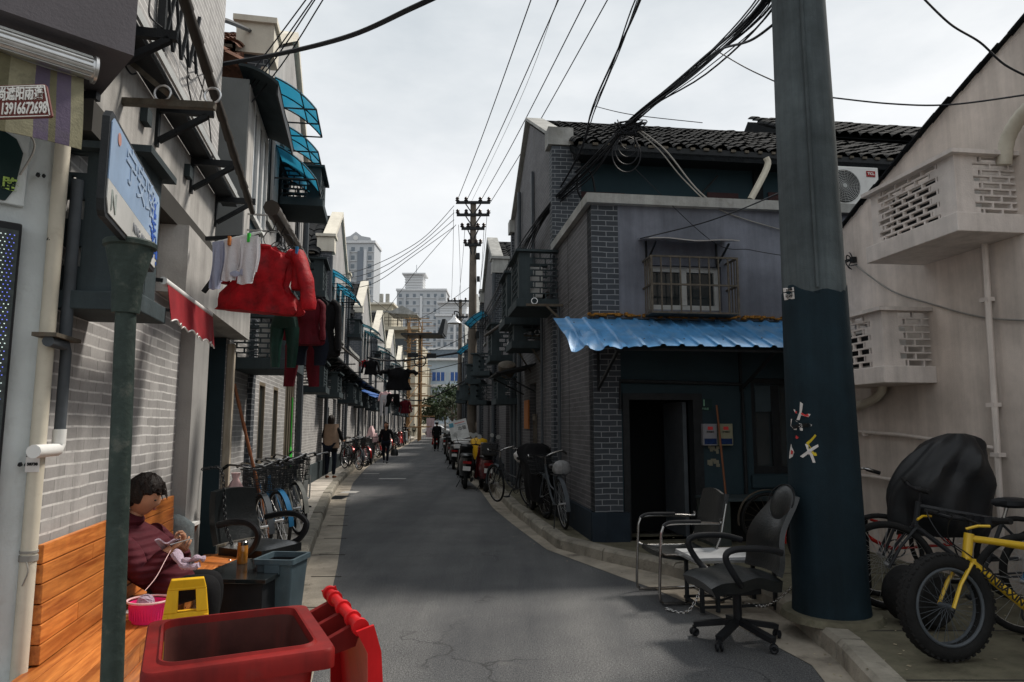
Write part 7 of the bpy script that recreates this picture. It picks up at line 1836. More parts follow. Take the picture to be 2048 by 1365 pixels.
    if fenders:
        for cx, a0, a1, mm in ((-wb, 20, 190, None), (wb, -5, 130, Ms)):
            f = MB(); f.sheet(lambda u, v: (cx+(Rw+.018)*math.cos(R(a0+(a1-a0)*u)), (v-.5)*.055, Rw+(Rw+.018)*math.sin(R(a0+(a1-a0)*u))), 18, 2, .002, M=mm); f.build('mudguard', M[frame if frame != 'bikek' else 'gpipe'], t)
        f = MB(); zr_ = 2*Rw+.06; 
        for s_ in (-1, 1): f.bar((-.27*sc,s_*.06,zr_),(-wb-.18,s_*.06,zr_),.012); f.bar((-wb,s_*.06,Rw),(-wb-.10,s_*.06,zr_),.010)
        for k in range(5): x = -.30-k*.09; f.bar((x,-.06,zr_),(x,.06,zr_),.009)
        f.tube([(-wb,.09,Rw),(-wb-.05,.16,.01)], .008, 5); f.build('rack', M['iron'], t)
    if basket:
        f = MB(); x0, x1, z0, z1 = ht.x+.07, ht.x+.33, ht.z-.10, ht.z+.15
        def c4(z, g): return [(x0-g,-.13-g,z),(x1+g,-.13-g,z),(x1+g,.13+g,z),(x0-g,.13+g,z)]
        for k in range(5):
            z = z0+(z1-z0)*k/4; P = c4(z, .03*k/4)
            for i in range(4): f.bar(P[i], P[(i+1)%4], .007 if k < 4 else .012, M=Ms)
        A, B = c4(z0, 0), c4(z1, .03)
        for i in range(4):
            for k in range(7): f.bar(V(A[i]).lerp(V(A[(i+1)%4]), k/7), V(B[i]).lerp(V(B[(i+1)%4]), k/7), .0045, M=Ms)
        for k in range(5): f.bar(V(A[0]).lerp(V(A[3]), k/4), V(A[1]).lerp(V(A[2]), k/4), .005, M=Ms)
        f.build('basket', M['iron'] if frame != 'redm' else M['steel'], t)
    return t
def place(x, y, deg, z=PZ, lean=0): return T(x, y, z) @ RZ(deg) @ RX(lean)
# corner wall, right
b1 = bicycle('bicycle with a plastic wrapped carrier seen from behind, nearest the brick corner', place(.62, 9.85, 99, lean=-6), 'gpipe', basket=True, steer=8)
b = MB(); b.loft([(0,0,0,.10,.08),(0,0,.04,.13,.10),(0,0,.12,.12,.09),(0,0,.16,.08,.05),(0,0,.18,.03,.02)], 16, fold=.08, nf=7, jit=.03); tag(b.build('plastic_bag', mat('grey_plastic_bag', (.25,.25,.25), .5, var=.3, sc=12, bmp=.5, bs=30), None, T(.67,9.42,PZ+.72)), 'crumpled pale plastic bag tied on the carrier of the nearest corner bicycle', 'bag')
b2 = bicycle('thin black bicycle turned outwards by the brick wall, second from the corner', place(.02, 12.1, 128, lean=-4), 'bikek', basket=False, steer=-10)
b = MB(); b.loft([(0,0,-.06,.07,.05),(0,0,0,.13,.10),(0,0,.08,.14,.10),(0,0,.14,.08,.06),(0,0,.16,.02,.02)], 16, fold=.08, nf=6, jit=.03); tag(b.build('plastic_bag', M['paper'], None, T(.17,11.9,PZ+.80)), 'white plastic bag over the saddle of the thin black bicycle', 'bag')
sc_ = thing('covered_moped', 'moped under a black rain cover between the two corner bicycles', 'moped', place(.42, 10.9, 100))
b = MB(); b.loft(sr([(0,0,.22,.62,.16),(0,0,.45,.60,.20),(.05,0,.70,.50,.22),(.25,0,.88,.26,.26),(.33,0,1.02,.16,.24),(.34,0,1.08,.06,.12)], 3), 40, fold=.07, nf=6, jit=.01); b.build('rain_cover', M['cloth_k'], sc_)
wheel(sc_, -.48, .22, .22, .04, 'alu', 'rubber', 10); wheel(sc_, .52, .22, .22, .04, 'alu', 'rubber', 10)
b = MB(); b.tube([(.3,-.36,1.0),(.3,.36,1.0)], .014, 8); b.build('handlebar', M['steel'], sc_)
# left cluster by the brick wall
BL = [(8.15, -2.85, -58, 'bikeblue', True), (8.7, -2.92, -62, 'bikek', True), (9.3, -3.0, -58, 'bikew', True), (9.9, -3.12, -64, 'bikek', True), (7.7, -2.80, -66, 'bikek', True), (10.5, -3.2, -60, 'bikew', False)]
for k, (Y, X, d, m, bs) in enumerate(BL):
    bicycle(['blue framed bicycle with a basket, nearest of the row by the sunny brick wall','dark bicycle right behind the blue one in the wall row','cream framed bicycle third in the wall row','dark bicycle further in the wall row, leaning by the barred door','dark bicycle squeezed between the armchair and the blue bicycle','cream bicycle without a basket, last of the wall row'][k], place(X, Y, d, lean=[5,3,5,2,4,-3][k]), m, basket=bs, saddle='cloth_l' if k == 2 else 'blackp', steer=[8,-12,5,-8,10,-15][k])
# far left: copied bicycles
proto = None; q = random.Random(3)
kinds = [('bikek','dark'),('bikek','dark'),('bikew','cream'),('redm','red')]
protos = {}
spots = [(21.6,.62,-50),(22.5,.6,-58),(23.3,.62,-48),(24.2,.6,-62),(25.4,.55,-52),(29.5,.7,-50),(30.6,.7,-60),(31.8,.7,-55),(33.4,.7,-50),(35,.7,-64),(36.6,.7,-50),(38.2,.7,-57),(40,.7,-60),(42,.7,-52),(44.5,.7,-50)]
places = ['opposite the standing pedestrian\'s far side', 'by the second downpipe', 'beside the pink wheeled one', 'behind the pink wheeled one', 'near the loaded moped']
for k, (Y, off_, d) in enumerate(spots):
    m, cn = kinds[(k*3+1) % 4]; Mw = place(lw(Y)+off_, Y, d+q.uniform(-5,5), lean=q.uniform(-4,6)); 
    lab = '%s bicycle in the sunny row, number %s past the standing person' % (cn, ['one','two','three','four','five','six','seven','eight','nine','ten','eleven','twelve','thirteen','fourteen','fifteen'][k])
    if m not in protos: protos[m] = bicycle(lab, Mw, m, basket=(k % 2 == 0), sp=12, group='bicycles parked down the sunny side')
    else: dup(protos[m], Mw, lab)
bicycle('bicycle with a pink front tyre sticking out over the kerb', place(-5.75, 24.6, -38, lean=4), 'bikek', tyre='palepink', rimm='palepink', basket=True, sp=16)

# fat tyre bike and neighbours, right foreground
fb = bicycle('yellow fat tyred bicycle in the right foreground, its front wheel towards the camera', place(3.03, 4.22, 177, lean=2), 'yelbike', Rw=.310, style='mtb', basket=False, sp=30, fenders=False, steer=12, tr=.048, sc=.86, rimm='iron')
for o in list(bpy.data.objects):
    if o.parent == fb and o.name.startswith('wheel'): 
        bpy.data.objects.remove([c for c in bpy.data.objects if c.parent == o and c.name.startswith('tyre')][0]); bpy.data.objects.remove([c for c in bpy.data.objects if c.parent == o and c.name.startswith('rim')][0]); 
        w = wheel(fb, 0, 0, .310, .048, 'gpipe', 'rubber', 32, fat=True); w.matrix_local = o.matrix_local.copy(); bpy.data.objects.remove(o)
    elif o.parent == fb and o.name.startswith('frame'): 
        hb_, bb_, ht_, st_ = V((.284,0,.31+.258)), V((-.077,0,.26)), V((.258,0,.31+.387)), V((-.215,0,.31+.327))
        f = MB(); f.tube([hb_+V((0,0,.01)), bb_], .030, 12, flat=.8).tube([ht_, st_], .026, 12, flat=.8).tube([hb_+V((.008,0,-.03)), ht_+V((-.003,0,.03))], .027, 12); f.build('main_tubes', M['yelbike'], fb)
        d = (bb_-hb_); a = math.degrees(math.atan2(d.z, d.x)); 
        mid = hb_.lerp(bb_, .52); text('YUNBAXING', .060, M['letk'], fb, T(mid.x, .032, mid.z) @ RZ(180) @ RY(-math.degrees(math.atan2(d.z, -d.x))) @ TXF, sx=1.0, bold=.001)
for s_ in (-1, 1): MB().tube([(.31,s_*.30,.80),(.37,s_*.29,.80),(.42,s_*.26,.78)], .008, 6).build('brake_lever', M['yelbike'], fb)
b = MB(); q = random.Random(6)
for s_ in (-1, 1): b.tube(smooth([(.30,s_*.2,.80),(.42,s_*.14,.84),(.40,s_*.04,.70),(.28,s_*.03,.60),(.1,s_*.03,.45)],5), .004, 5)
for k in range(6): b.cb((.28+q.uniform(-.03,.03), -.2+k*.08, .81+q.uniform(-.01,.02)), (.04,.035,.04))
b.build('cables_and_shifters', M['blackp'], fb)
bb2 = bicycle('blue and white bicycle behind the yellow fat bike', place(3.95, 4.65, 172, lean=-3), 'bikeblue', Rw=.33, style='mtb', basket=False, sp=24, fenders=False, tr=.024)
text('SPORT', .06, M['letw'], bb2, T(.12, .022, .50) @ RZ(180) @ RY(40) @ TXF)
bb3 = bicycle('black mountain bicycle standing between the yellow bike and the pink wall', place(3.35, 5.2, 165, lean=-4), 'bikek', Rw=.33, style='mtb', basket=False, sp=24, fenders=False, tr=.026)
rb = bicycle('red step through bicycle with a wire basket behind the big pole', place(3.35, 6.3, 168, lean=4), 'redm', basket=True, steer=12)
cv = thing('covered_bicycle', 'bicycle with a big black rain cover draped over it against the pink wall', 'bicycle', place(3.50, 5.65, 170))
b = MB(); b.loft(sr([(.04,0,.50,.30,.15),(.04,0,.62,.37,.20),(.02,0,.85,.38,.24),(-.03,0,1.02,.32,.24),(-.09,0,1.18,.25,.20),(-.12,0,1.27,.16,.14),(-.13,0,1.31,.06,.07)], 3), 48, fold=.10, nf=5, jit=.006); b.build('rain_cover', M['cover'], cv)
wheel(cv, .50, .33, .33, .02); wheel(cv, -.52, .33, .33, .02)
b = MB(); b.tube([(-.52,0,.33),(-.1,0,.30),(.3,0,.62)], .016, 6).tube([(.5,.05,.33),(.32,.03,.72)], .012, 6).tube([(.5,-.05,.33),(.32,-.03,.72)], .012, 6); b.build('frame', M['bikek'], cv)
b = MB(); b.lathe([(.16,-.16),(.19,-.12),(.20,0),(.19,.12),(.16,.16),(.05,.165)], 24, T(2.82,4.92,PZ+.20) @ RX(90) @ RY(20)); tag(b.build('rolled_tyre', M['rubber'], None), 'dark round drum lying against the yellow bike tyre', 'drum')
b = MB(); b.cb((0,0,.30),(.25,.06,.6)); tag(b.build('dark_board', M['cloth_k'], None, T(2.82,5.75,PZ) @ RZ(30)), 'dark board leaning behind the big pole', 'board')

# ------------------------------------------------------------------ mopeds
def moped(label, Mw, body='scootk', group=None, box=None, plate=True, mirrors=True):
    t = thing('moped', label, 'moped', Mw, group)
    b = MB(); b.loft([(-.30,0,.30,.36,.13),(-.32,0,.45,.42,.17),(-.36,0,.62,.44,.18),(-.38,0,.72,.42,.15)], 20); b.build('rear_body', M[body], t)
    b = MB(); b.loft([(-.30,0,.72,.40,.14),(-.30,0,.78,.42,.16),(-.28,0,.82,.38,.13)], 18); b.build('seat', M['leather'], t)
    b = MB(); b.sheet(lambda u, v: (.42-.16*v+.04*math.sin(3.14*u), (u-.5)*(.40-.08*v), .25+.68*v), 10, 10, .04); b.build('leg_shield', M[body], t)
    b = MB(); b.bx(-.10,.40,-.13,.13,.22,.28); b.build('footboard', M['blackp'], t)
    b = MB(); b.loft([(.27,0,.88,.07,.16),(.26,0,.97,.11,.17),(.25,0,1.03,.07,.12)], 14); b.build('headset', M[body], t)
    b = MB(); b.tube([(.10,-.34,1.02),(.22,-.2,1.03),(.24,0,1.0),(.22,.2,1.03),(.10,.34,1.02)], .014, 8); b.build('handlebar', M['blackp'], t)
    wheel(t, -.50, .22, .22, .05, 'alu', 'rubber', 8); wheel(t, .56, .22, .22, .05, 'alu', 'rubber', 8)
    b = MB(); b.sheet(lambda u, v: (.56+.25*math.cos(R(10+120*u)), (v-.5)*.13, .22+.25*math.sin(R(10+120*u))), 10, 2, .004); b.build('front_mudguard', M[body], t)
    MB().bx(-.80,-.775,-.10,.10,.60,.66).build('tail_lamp', M['red'], t)
    if plate: MB().bx(-.80,-.79,-.09,.09,.44,.54).build('number_plate', M['white'], t)
    MB().bx(.375,.40,-.06,.06,.80,.87).build('headlamp', M['frame'], t)
    if mirrors:
        for s_ in (-1, 1): 
            o = MB().tube([(.20,s_*.2,1.03),(.17,s_*.28,1.20)], .006, 5).build('mirror', M['steel'], t); MB().lathe([(.005,-.008),(.055,-.006),(.055,.008),(.005,.010)], 14, T(.16,s_*.30,1.23) @ RY(90)).build('mirror_glass', M['frame'], o)
    b = MB(); b.tube([(-.45,.12,.2),(-.40,.20,.02)], .01, 5).tube([(-.45,-.14,.2),(-.75,-.15,.26)], .035, 8); b.build('stand_and_exhaust', M['iron'], t)
    if box: b = MB(); b.bx(-.88,-.52,-.18,.18,.82,1.10); b.build('top_box', M[box], t, bev=.03, seg=3)
    return t
m1 = moped('maroon moped seen from behind at the shaded kerb, with a top box and white plate', place(-.66, 16.1, 98, 0, 3), 'scoot', box='scootk')
m2 = moped('black moped parked left of the maroon one, tail to the camera', place(-1.17, 16.9, 96, 0, 4), 'scootk', plate=True)
m3 = moped('black moped under the yellow cape behind the maroon one', place(-.88, 18.8, 100, 0, 3), 'scootk')
b = MB(); b.loft([(0,0,-.30,.20,.10),(0,0,-.1,.24,.17),(0,0,.1,.22,.2),(.05,0,.22,.14,.22),(.06,0,.27,.05,.1)], 20, fold=.08, nf=6, jit=.02); tag(b.build('rain_cape', M['yellow'], None, place(-.9,18.6,100,.88)), 'bright yellow rain cape draped over the third moped', 'cape')
m4 = moped('pale moped with a silver box nearest the middle of the lane', place(-1.38, 20.0, 96, 0, 2), 'frame')
b = MB(); b.bx(-.28,.28,-.24,.24,0,.22); t = thing('steel_box', 'wide silver metal box on the carrier of the pale moped', 'box', place(-1.39,19.35,96,.84)); b.build('case', M['alu'], t, bev=.02); MB().bx(-.29,.29,-.25,.25,.222,.26).build('lid', M['white'], t, bev=.01)
t = thing('placard', 'white printed placard propped on the silver box', 'placard', place(-1.43,19.3,-2,1.10) @ RX(-12) @ RY(-14))
MB().bx(-.26,.26,-.012,.012,0,.55).build('board', mat('placard_card', (.55,.56,.55), .7), t); 
b = MB(); 
for k in range(5): b.bx(-.22,.02+.03*(k%3),-.016,-.0125,.08+.035*k,.09+.035*k)
b.build('printed_lines', M['frame'], t); MB().bx(-.24,-.12,-.016,-.0125,.38,.50).build('green_print', M['cyan'], t); MB().bx(-.08,.20,-.016,-.0125,.46,.475).build('red_print', M['paperr'], t); MB().bx(-.02,.22,-.016,-.0125,.40,.41).build('blue_print', M['bikeblue'], t)
text('出租', .12, M['letk'], t, T(.10,-.017,.30) @ TXF)
m5 = moped('small moped further down the shaded kerb, past the placard', place(interp(RK,24)-.4, 24, 95, 0, 3), 'scootk', group='mopeds parked down the shaded kerb')
for k, Y in enumerate((27,29,38,41.5,44,47,50)):
    dup(m5, place(interp(RK,Y)-.45, Y, 95+8*math.sin(k*2), 0, 3), ['first','second','third','fourth','fifth','sixth','seventh'][k]+' dark moped down the shaded kerb beyond the tall pole')
moped('red and white moped by the far trees on the shaded side', place(interp(RK,43)-1.15, 43, 100, 0, 3), 'redm')
# loaded moped on the sunny side
ml = moped('moped with a pink load on its seat parked at the sunny kerb, facing the camera', place(-5.35, 26.0, -85, 0, 3), 'scootk')
b = MB(); b.loft([(0,0,0,.22,.18),(0,0,.15,.26,.22),(.04,0,.32,.18,.17),(0,.03,.50,.10,.10),(0,.04,.62,.04,.03)], 16, fold=.1, nf=5, jit=.04); tag(b.build('bundle', M['palepink'], None, T(-5.38,26.3,.84)), 'pinkish bundle heaped on the loaded moped', 'bundle')
for k, (Y, m) in enumerate(((34.2,'redm'),(37.5,'frame'),(43.0,'scootk'),(47,'redm'),(51,'scootk'),(54,'frame'))):
    moped(['red','pale','black','second red','second black','second pale'][k]+' moped among the bicycles down the sunny kerb', place(interp(LK,Y)+.15, Y, -80, 0, 3), m, 'mopeds parked down the sunny kerb', mirrors=True)

# ------------------------------------------------------------------ right foreground seats
ch = thing('cantilever_chair', 'black cantilever armchair on bent chrome tubes standing at the gutter edge', 'chair', T(1.48, 6.22, .0) @ RZ(-80))
b = MB()
for s_ in (-1, 1):
    x = s_*.27
    b.tube(smooth([(x*.96,.27,.70),(x*.96,.26,.66),(x,.10,.665),(x,-.20,.665),(x,-.265,.62),(x,-.28,.50),(x,-.30,.10),(x,-.28,.03),(x,-.22,.018),(x,.22,.018),(x,.26,.018)],6), .0125, 8)
b.tube([(-.27,.26,.018),(.27,.26,.018)], .0125, 8); b.tube([(-.25,-.23,.405),(.25,-.23,.405)], .011, 8)
for s_ in (-1, 1): b.tube([(s_*.27,-.285,.43),(s_*.25,-.23,.405),(s_*.25,.20,.40),(s_*.24,.28,.55),(s_*.235,.34,.82)], .011, 8)
b.build('tube_frame', M['steel'], ch)
for s_ in (-1, 1): MB().tube(smooth([(s_*.27,.08,.68),(s_*.27,-.18,.682),(s_*.27,-.255,.65)],4), .019, 8, flat=.8).build('arm_pad', M['brown'] if False else M['blackp'], ch)
b = MB(); b.sheet(lambda u, v: ((u-.5)*.48, -.25+.48*v, .425-.03*math.sin(v*3.14)-.012*math.sin(u*3.14)), 10, 10, .04); b.build('seat', M['leather'], ch)
b = MB(); b.sheet(lambda u, v: ((u-.5)*(.46-.03*v), .235+.11*v-.035*math.sin(u*3.14)*-1, .47+.44*v+.02*math.sin(u*6)*v), 12, 10, .035); b.build('backrest', M['leather'], ch)
o_ = thing('office_chair', 'worn black leather swivel chair with headrest and five castors beside the big pole', 'office chair', T(1.58, 4.98, .0) @ RZ(-80))
b = MB(); b.sheet(lambda u, v: ((u-.5)*(.50-.04*abs(2*v-1)**3), -.30+.52*v, .47+.025*math.sin(v*3.1)-.035*(1-v)**3-.02*(2*u-1)**2+.01*math.sin(v*12)), 14, 16, .075); b.build('seat', M['leather'], o_)
def bkf(u, v): 
    w = .44-.17*v**2.2+.02*math.sin(v*5); 
    return ((u-.5)*w, .20+.22*v+.035*math.cos(v*6)+.05*(2*u-1)**2*-1, .48+.52*v)
b = MB(); b.sheet(bkf, 14, 18, .035); b.build('backrest', M['leather'], o_)
b = MB(); b.ell((0,0,0), (.140,.040,.140), 22, 12, T(0,.385,.94) @ RX(-20)); b.build('headrest', M['leather'], o_)
b = MB(); b.torus((0,0,0), 1, .03, 28, 5, M=T(0,.37,.95) @ RX(-20) @ Mx.Diagonal((.157,1,.127,1)) @ Mx.Diagonal((1,.2,1,1))); b.build('headrest_piping', M['blackp'], o_)
for s_ in (-1, 1): MB().tube(smooth([(s_*.27,.20,.64),(s_*.29,.05,.675),(s_*.29,-.16,.675),(s_*.29,-.22,.62),(s_*.28,-.14,.48),(s_*.20,-.05,.40)],6), .017, 10, flat=1.3).build('armrest', M['blackp'], o_)
b = MB(); b.bx(-.12,.12,-.14,.12,.34,.40); b.tube([(0,0,.12),(0,0,.36)], .03, 12); b.build('column', M['blackp'], o_)
for k in range(5):
    a = 2*math.pi*k/5+.35; c, s_ = math.cos(a), math.sin(a); l = MB().bar((0,0,.14),(.30*c,.30*s_,.085),.05,.035).build('base_leg', M['blackp'], o_)
    w_ = MB(); w_.torus((0,-.016,0), .020, .010, 14, 6).torus((0,.016,0), .020, .010, 14, 6).bar((0,0,0),(0,0,.045),.02); w_.build('castor', M['blackp'], l, T(.30*c,.30*s_,.032) @ RZ(math.degrees(a)+40))
ft = thing('folding_table', 'low grey topped folding table on dark steel legs behind the office chair', 'table', T(1.50, 5.62, 0) @ RZ(8))
MB().bx(-.04,.70,-.02,.42,.425,.445).build('top', mat('pale_laminate', (.40,.41,.42), .35, dirt=.3, dc=(.2,.2,.2)), ft); MB().bx(-.045,.705,-.025,.425,.405,.424).build('edge', M['alu'], ft)
for x, y in ((0,0),(.13,.0),(.62,0),(.02,.36),(.62,.36)): MB().bx(x, x+.028, y, y+.028, .02, .404).build('leg', M['iron'], ft)
MB().bar((.014,.014,.06),(.63,.014,.06),.02).bar((.014,.374,.06),(.63,.374,.06),.02).bar((.014,.014,.06),(.014,.374,.06),.02).bar((.14,.014,.1),(.63,.374,.1),.016).build('stretchers', M['iron'], ft)
b = MB(); P = smooth([(1.25,5.75,.02),(1.4,5.68,.015),(1.55,5.75,.2),(1.62,5.8,.35),(1.70,5.85,.12),(1.95,5.7,.06),(2.05,5.6,.10),(2.15,5.45,.25)], 9)
for i in range(len(P)-1):
    c = (P[i]+P[i+1])/2; d = (P[i+1]-P[i]).normalized(); rot = V((1,0,0)).rotation_difference(d).to_matrix().to_4x4(); b.torus((0,0,0), .013, .0038, 8, 4, M=T(*c) @ rot @ RX(90*(i%2)) @ Mx.Diagonal((1.3,1,.8,1)))
tag(b.build('chain', M['steel']), 'loose steel chain locking the chairs and table to the big pole', 'chain')
# cabinet and spare wheel by the facade
cb_ = thing('cabinet', 'low grey cabinet with a dusty top standing against the dark facade', 'cabinet', FM_)
X0, Z1 = fc(1420, 1003, .5); X1, _ = fc(1600, 1003, .5)
MB().bx(X0, X0+.22, -.55, -.1, .12, Z1).build('side_panel', mat('grey_green_panel', (.05,.06,.055), .6, dirt=.3, dc=(.1,.1,.09)), cb_); MB().bx(X0-.02, X1, -.58, -.08, Z1+.001, Z1+.03).build('top', M['cageD'], cb_); MB().bx(X0+.22, X1, -.25, -.2, .12, Z1).build('back_panel', M['void'], cb_)
w = thing('spare_wheel', 'old bicycle wheel leaning in front of the low cabinet', 'wheel', FM_ @ T(X0+.62, -.66, PZ+.30) @ RZ(-8)); wheel(w, 0, 0, .31, .018, 'rust', 'rubber', 20); MB().sheet(lambda u, v: (.34*math.cos(R(60+130*u)), (v-.5)*.06, .34*math.sin(R(60+130*u))), 14, 2, .003).build('mudguard', M['rust'], w)
b = MB(); X, Z = fc(1447, 810, .3); X2, Z2 = fc(1437, 1000, .4); b.tube([(X,-.1,Z),(X-.01,-.3,Z2)], .012, 6); tag(b.build('mop_stick', M['brown'], None, FM_), 'brown mop stick leaning on the facade past the meter boxes', 'stick')
# orange board, notice frame and things on the shaded brick side
X, Z = sidex(1049, 802, .03); X2, _ = sidex(1056, 802, .03); _, Z2 = sidex(1052, 858, .03)
tag(MB().bx(X, X+.55, -.04, -.012, Z2, Z).build('notice_board', M['orange'], None, MR), 'orange brown wooden board hung on the shaded brick wall', 'board')
X, Z = sidex(1070, 835, .03); b = MB(); b.bx(X-.12,X+.12,-.06,-.01,Z-.06,Z+.06); b.bx(X-.12,X-.09,-.05,-.01,Z-1.0,Z-.06); b.bx(X+.09,X+.12,-.05,-.01,Z-1.0,Z-.06); b.bx(X-.09,X+.09,-.05,-.01,Z-.55,Z-.5)
tag(b.build('wall_frame', M['rust'], None, MR), 'narrow rusty frame fixed to the shaded brick wall by the bicycles', 'frame')
# cages, racks and canopy on the shaded side
def onR(Y, z, Mh=MR, y1=17.9, y0=8.4, L=LR): return Mh @ T((y1-Y)/(y1-y0)*L, 0, z)
ac_cage('largest dark cage high on the shaded brick side, over the bamboo pole', onR(11.55, 3.32), 1.0, .62, .88, 'cageD', rows=8)
ac_unit('air conditioner inside the largest shaded cage', onR(11.45, 3.5) @ T(0,-.5,0), .75, .28, .5, simple=True)
ac_cage('narrow dark cage just beyond the largest shaded one', onR(13.2, 3.3), .9, .60, .95, 'cageD', rows=8)
ac_cage('lower wide dark cage under the largest shaded one', onR(12.9, 2.85) , .8, .5, .42, 'cageD', rows=4)
ac_cage('dark cage beyond the tall brick gable on the shaded side', onR(16.6, 2.95), .95, .55, .85, 'cageD', rows=7)
ac_cage('small dark cage at head height over the maroon moped', onR(16.2, 1.95), .9, .45, .60, 'cageD', rows=6)
for k, (Y, z) in enumerate(((20.5,2.9),(21.5,2.1),(24,2.9),(26.5,2.4),(31,2.6),(36,2.6))): dup(cg, T(rw(Y), Y, z) @ RZ(-97), ['first','second','third','fourth','fifth','last'][k]+' dark cage on the shaded row past the maroon moped', group='dark cages on the far shaded row')
for k, (Y, z) in enumerate(((23,5.2),(32,5.2))): dup(awp, T(rw(Y), Y, z) @ RZ(-97), ['nearest','furthest'][k]+' blue window canopy on the shaded row', group='blue canopies on the shaded row')
t = thing('door_canopy', 'flat dark canopy sloping out over the shaded doorway', 'canopy', onR(14.3, 2.62)); MB().sheet(lambda u, v: (u*1.6, -.75*v, -.18*v), 4, 3, .03).build('sheet', M['iron'], t); MB().bar((.1,-.02,-.5),(.1,-.65,-.18),.03).bar((1.5,-.02,-.5),(1.5,-.65,-.18),.03).build('brackets', M['iron'], t)
arms = []
for k, (pl, pr_, Y) in enumerate((((1052,610),(1165,612),10.2),((1030,672),(1082,673),12.2),((1012,694),(1062,694),13.4))):
    a = PY(*pl, Y); c = PY(*pr_, Y); c.x = max(c.x, rw(Y)+.05); t = thing('rack_arm', ['nearest rusty rack arm on the shaded brick side, with a ring','middle rusty rack arm on the shaded brick side','furthest rusty rack arm on the shaded brick side'][k], 'rack arm', T(*a), 'rack arms on the shaded side'); d = c-a
    MB().bar((0,0,0), d, .035).bar(d*.35, d+V((0,0,-.55)), .03).bar(d, d+V((0,0,-.6)), .03).build('bar', M['rust'], t)
    for f_ in (.15, .8): MB().torus((d.x*f_,0,.06), .045, .007, 18, 5).build('ring', M['alu'], t)
pole3([PY(1095,588,10.6), PY(1035,628,12.0), PY(970,672,16.5)][0::2], .035, 'long dark bamboo pole lying across the shaded side rack arms')
pole3([PY(1150,600,9.6), PY(1128,628,10.4)], .05, 'stub of thick bamboo pushed under the shaded side rack')
t = thing('woven_basket', 'round woven basket hanging under the flat canopy on the shaded side', 'basket', T(*PY(1014,752,14.2))); MB().lathe([(.12,0),(.17,.08),(.19,.18),(.18,.26),(.10,.30)], 18, RX(30)).build('body', M['rust'], t)
# plants on the parapet
b = MB(); q = random.Random(4); c0 = MR @ V((XR1+HW+.12, .1, WH+.10))
for k in range(40): 
    a = q.uniform(0, 6.28); p1_ = c0+V((q.uniform(-.1,.1),q.uniform(-.1,.1),0)); p2_ = p1_+V((.13*math.cos(a), .13*math.sin(a), q.uniform(.05,.22))); b.add([p1_, p1_+V((.012,0,0)), p2_], [(0,1,2)])
tag(b.build('weeds', M['leaf']), 'tuft of weeds growing on the white parapet by the brick pier', 'plant')

# ------------------------------------------------------------------ passers-by
p = G(660, 957, PZ)
w1 = person('standing person seen from behind with a beige shawl over a dark coat', T(p.x, p.y, PZ) @ RZ(168), dict(hed=(.02,-.02,1.50), elr=(-.24,-.06,1.06), wrr=(-.20,-.24,.98), ell=(.24,-.04,1.06), wrl=(.22,-.2,.95)), 'cloth_k', 'cloth_n', coat=.18, hairl=1.0, shoe='brown', tors=(.20,.14))
b = MB(); b.sheet(lambda u, v: ((u-.5)*(.40+.06*v), .145+.02*math.sin(v*3)-.16*(2*u-1)**4, 1.40-.62*v), 12, 10, .02); b.build('shawl', M['cloth_b'], w1)
p = G(771, 929, 0)
w2 = person('person in a dark jacket walking towards the camera with a handbag', T(p.x, p.y, 0) @ RZ(4), dict(knl=(.09,-.14,.47), anl=(.07,-.10,.12), knr=(-.09,.02,.46), anr=(-.08,.20,.14), wrl=(.30,-.02,.80), ell=(.25,.03,1.05)), 'cloth_k', 'cloth_n', coat=.05, hairl=.9, tors=(.18,.13))
t = thing('handbag', 'black handbag hanging from the walking person\'s hand', 'bag', T(p.x+.33, p.y-.02, .32)); MB().loft([(0,0,0,.13,.05),(0,0,.05,.15,.06),(0,0,.22,.12,.04),(0,0,.26,.08,.02)], 16, fold=.05).build('bag_body', M['leather'], t); MB().tube(smooth([(-.06,0,.25),(-.03,0,.42),(.03,0,.42),(.06,0,.25)],4), .01, 6).build('strap', M['leather'], t)
p = G(873, 903, 0)
w3 = person('person in black with a white cap walking away down the lane', T(p.x, p.y, 0) @ RZ(180), dict(knl=(.09,-.06,.47), anr=(-.08,.06,.10)), 'cloth_k', 'cloth_k', coat=.12, tors=(.20,.14), shoe='blackp')
w3.scale = (1.06, 1.06, 1.06)
MB().ell((0,-.01,1.565),(.095,.115,.055),16,8).build('cap', M['white'], w3)
p = G(809, 887, 0)
person('person in black pushing a bicycle on the sunny side, far down the lane', T(p.x, p.y, 0) @ RZ(150), dict(wrl=(.2,-.35,.95), wrr=(-.2,-.35,.95), ell=(.22,-.12,1.05), elr=(-.22,-.12,1.05)), 'cloth_k', 'cloth_k', coat=.05, face=False)
dup(protos['bikek'], place(p.x+.25, p.y-.5, -60, 0), 'dark bicycle being pushed by the far person in black')
p = G(828, 876, 0)
person('person in an olive coat standing under the scaffolding', T(p.x, p.y, 0) @ RZ(180), {}, 'cloth_o', 'cloth_k', coat=.15, tors=(.21,.15), face=False)

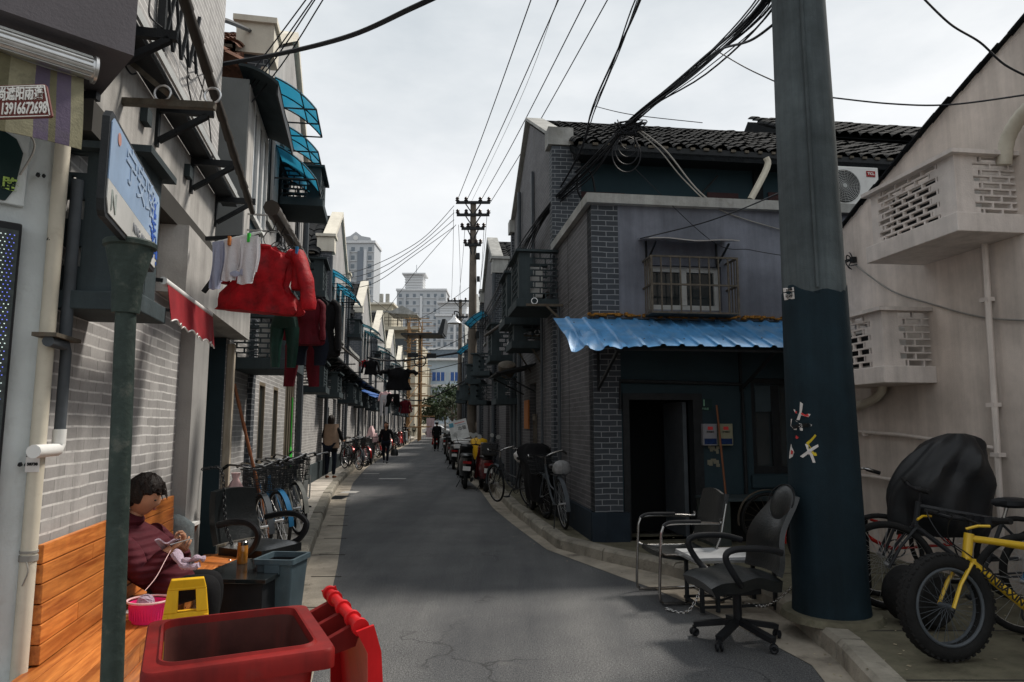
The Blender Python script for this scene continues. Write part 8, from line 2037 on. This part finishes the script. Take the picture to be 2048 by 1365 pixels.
# white car crossing at the end
ca = thing('parked_car', 'small white car standing across the far end of the lane', 'car', T(-10.6, 97.5, 0))
b = MB(); prof_ = [(-2.0,.35),(2.05,.35),(2.1,.75),(1.7,.88),(1.1,.95),(.55,1.38),(-.9,1.42),(-1.6,1.0),(-2.05,.9)]; b.prism(prof_, -.82, .82); b.build('body', M['cpaint'], ca, bev=.06, seg=3)
b = MB(); b.prism([(.95,.98),(.50,1.32),(-.15,1.35),(-.15,.98)], -.83, -.821).prism([(-.22,.98),(-.22,1.35),(-.85,1.36),(-1.35,1.0)], -.83, -.821); b.build('side_windows', M['glass'], ca)
for x in (-1.25, 1.3): MB().lathe([(.33,-.10),(.33,.10),(.18,.11)], 20, T(x,-.78,.33) @ RX(90)).build('wheel', M['rubber'], ca)
MB().bx(1.98,2.12,-.7,-.45,.62,.76).build('headlight', M['glassb'], ca)
# ------------------------------------------------------------------ camera, light, sky
cam = bpy.data.cameras.new('camera'); cam.lens = 24.0; cam.sensor_width = 36.0; cam.sensor_fit = 'HORIZONTAL'; cam.clip_end = 5000; cam.clip_start = .05
co = bpy.data.objects.new('camera', cam); COL.objects.link(co)
co.location = CAM; co.rotation_euler = (R(90)+TH, 0, 0); SC.camera = co
SUN_EL, SUN_AZ = 52, 52          # azimuth clockwise from +y (down the street)
sd = V((math.sin(R(SUN_AZ))*math.cos(R(SUN_EL)), math.cos(R(SUN_AZ))*math.cos(R(SUN_EL)), math.sin(R(SUN_EL))))
sl = bpy.data.lights.new('sun', 'SUN'); sl.energy = 4.0; sl.angle = R(10); sl.color = (1.0, .93, .84)
so = bpy.data.objects.new('sun', sl); COL.objects.link(so); so.rotation_euler = (-sd).to_track_quat('-Z', 'Y').to_euler(); so.location = (10, 10, 30)
w = bpy.data.worlds.new('World'); SC.world = w; w.use_nodes = True; nt = w.node_tree; nt.nodes.clear()
out = _n(nt, 'ShaderNodeOutputWorld'); bg = _n(nt, 'ShaderNodeBackground'); bg.inputs[1].default_value = .10
sky = _n(nt, 'ShaderNodeTexSky'); sky.sky_type = 'NISHITA'; sky.sun_disc = False; sky.sun_elevation = R(SUN_EL); sky.sun_rotation = R(SUN_AZ); sky.dust_density = 3
tc = _n(nt, 'ShaderNodeTexCoord')
mp = _n(nt, 'ShaderNodeMapping'); mp.inputs['Scale'].default_value = (1, 1, 2.6); nt.links.new(tc.outputs['Generated'], mp.inputs[0])
f1 = noise(nt, mp.outputs[0], 1.7, 6, .55); f2 = noise(nt, mp.outputs[0], 5.0, 6, .6)
cl = ramp(nt, f1, .36, .64, (7.2,7.7,8.0), (10.1,10.25,10.35))
cl = mixc(nt, .55, cl, ramp(nt, f2, .3, .75, (.86,.88,.90), (1.06,1.06,1.05)), 'MULTIPLY')
col = mixc(nt, .9, sky.outputs[0], cl)
nt.links.new(col, bg.inputs[0]); nt.links.new(bg.outputs[0], out.inputs[0])
SC.view_settings.view_transform = 'Standard'; SC.view_settings.look = 'None'; SC.view_settings.exposure = 0; SC.view_settings.gamma = 1
SC.render.engine = 'CYCLES'
try:
    SC.cycles.max_bounces = 6; SC.cycles.diffuse_bounces = 3; SC.cycles.use_denoising = True
except Exception: pass
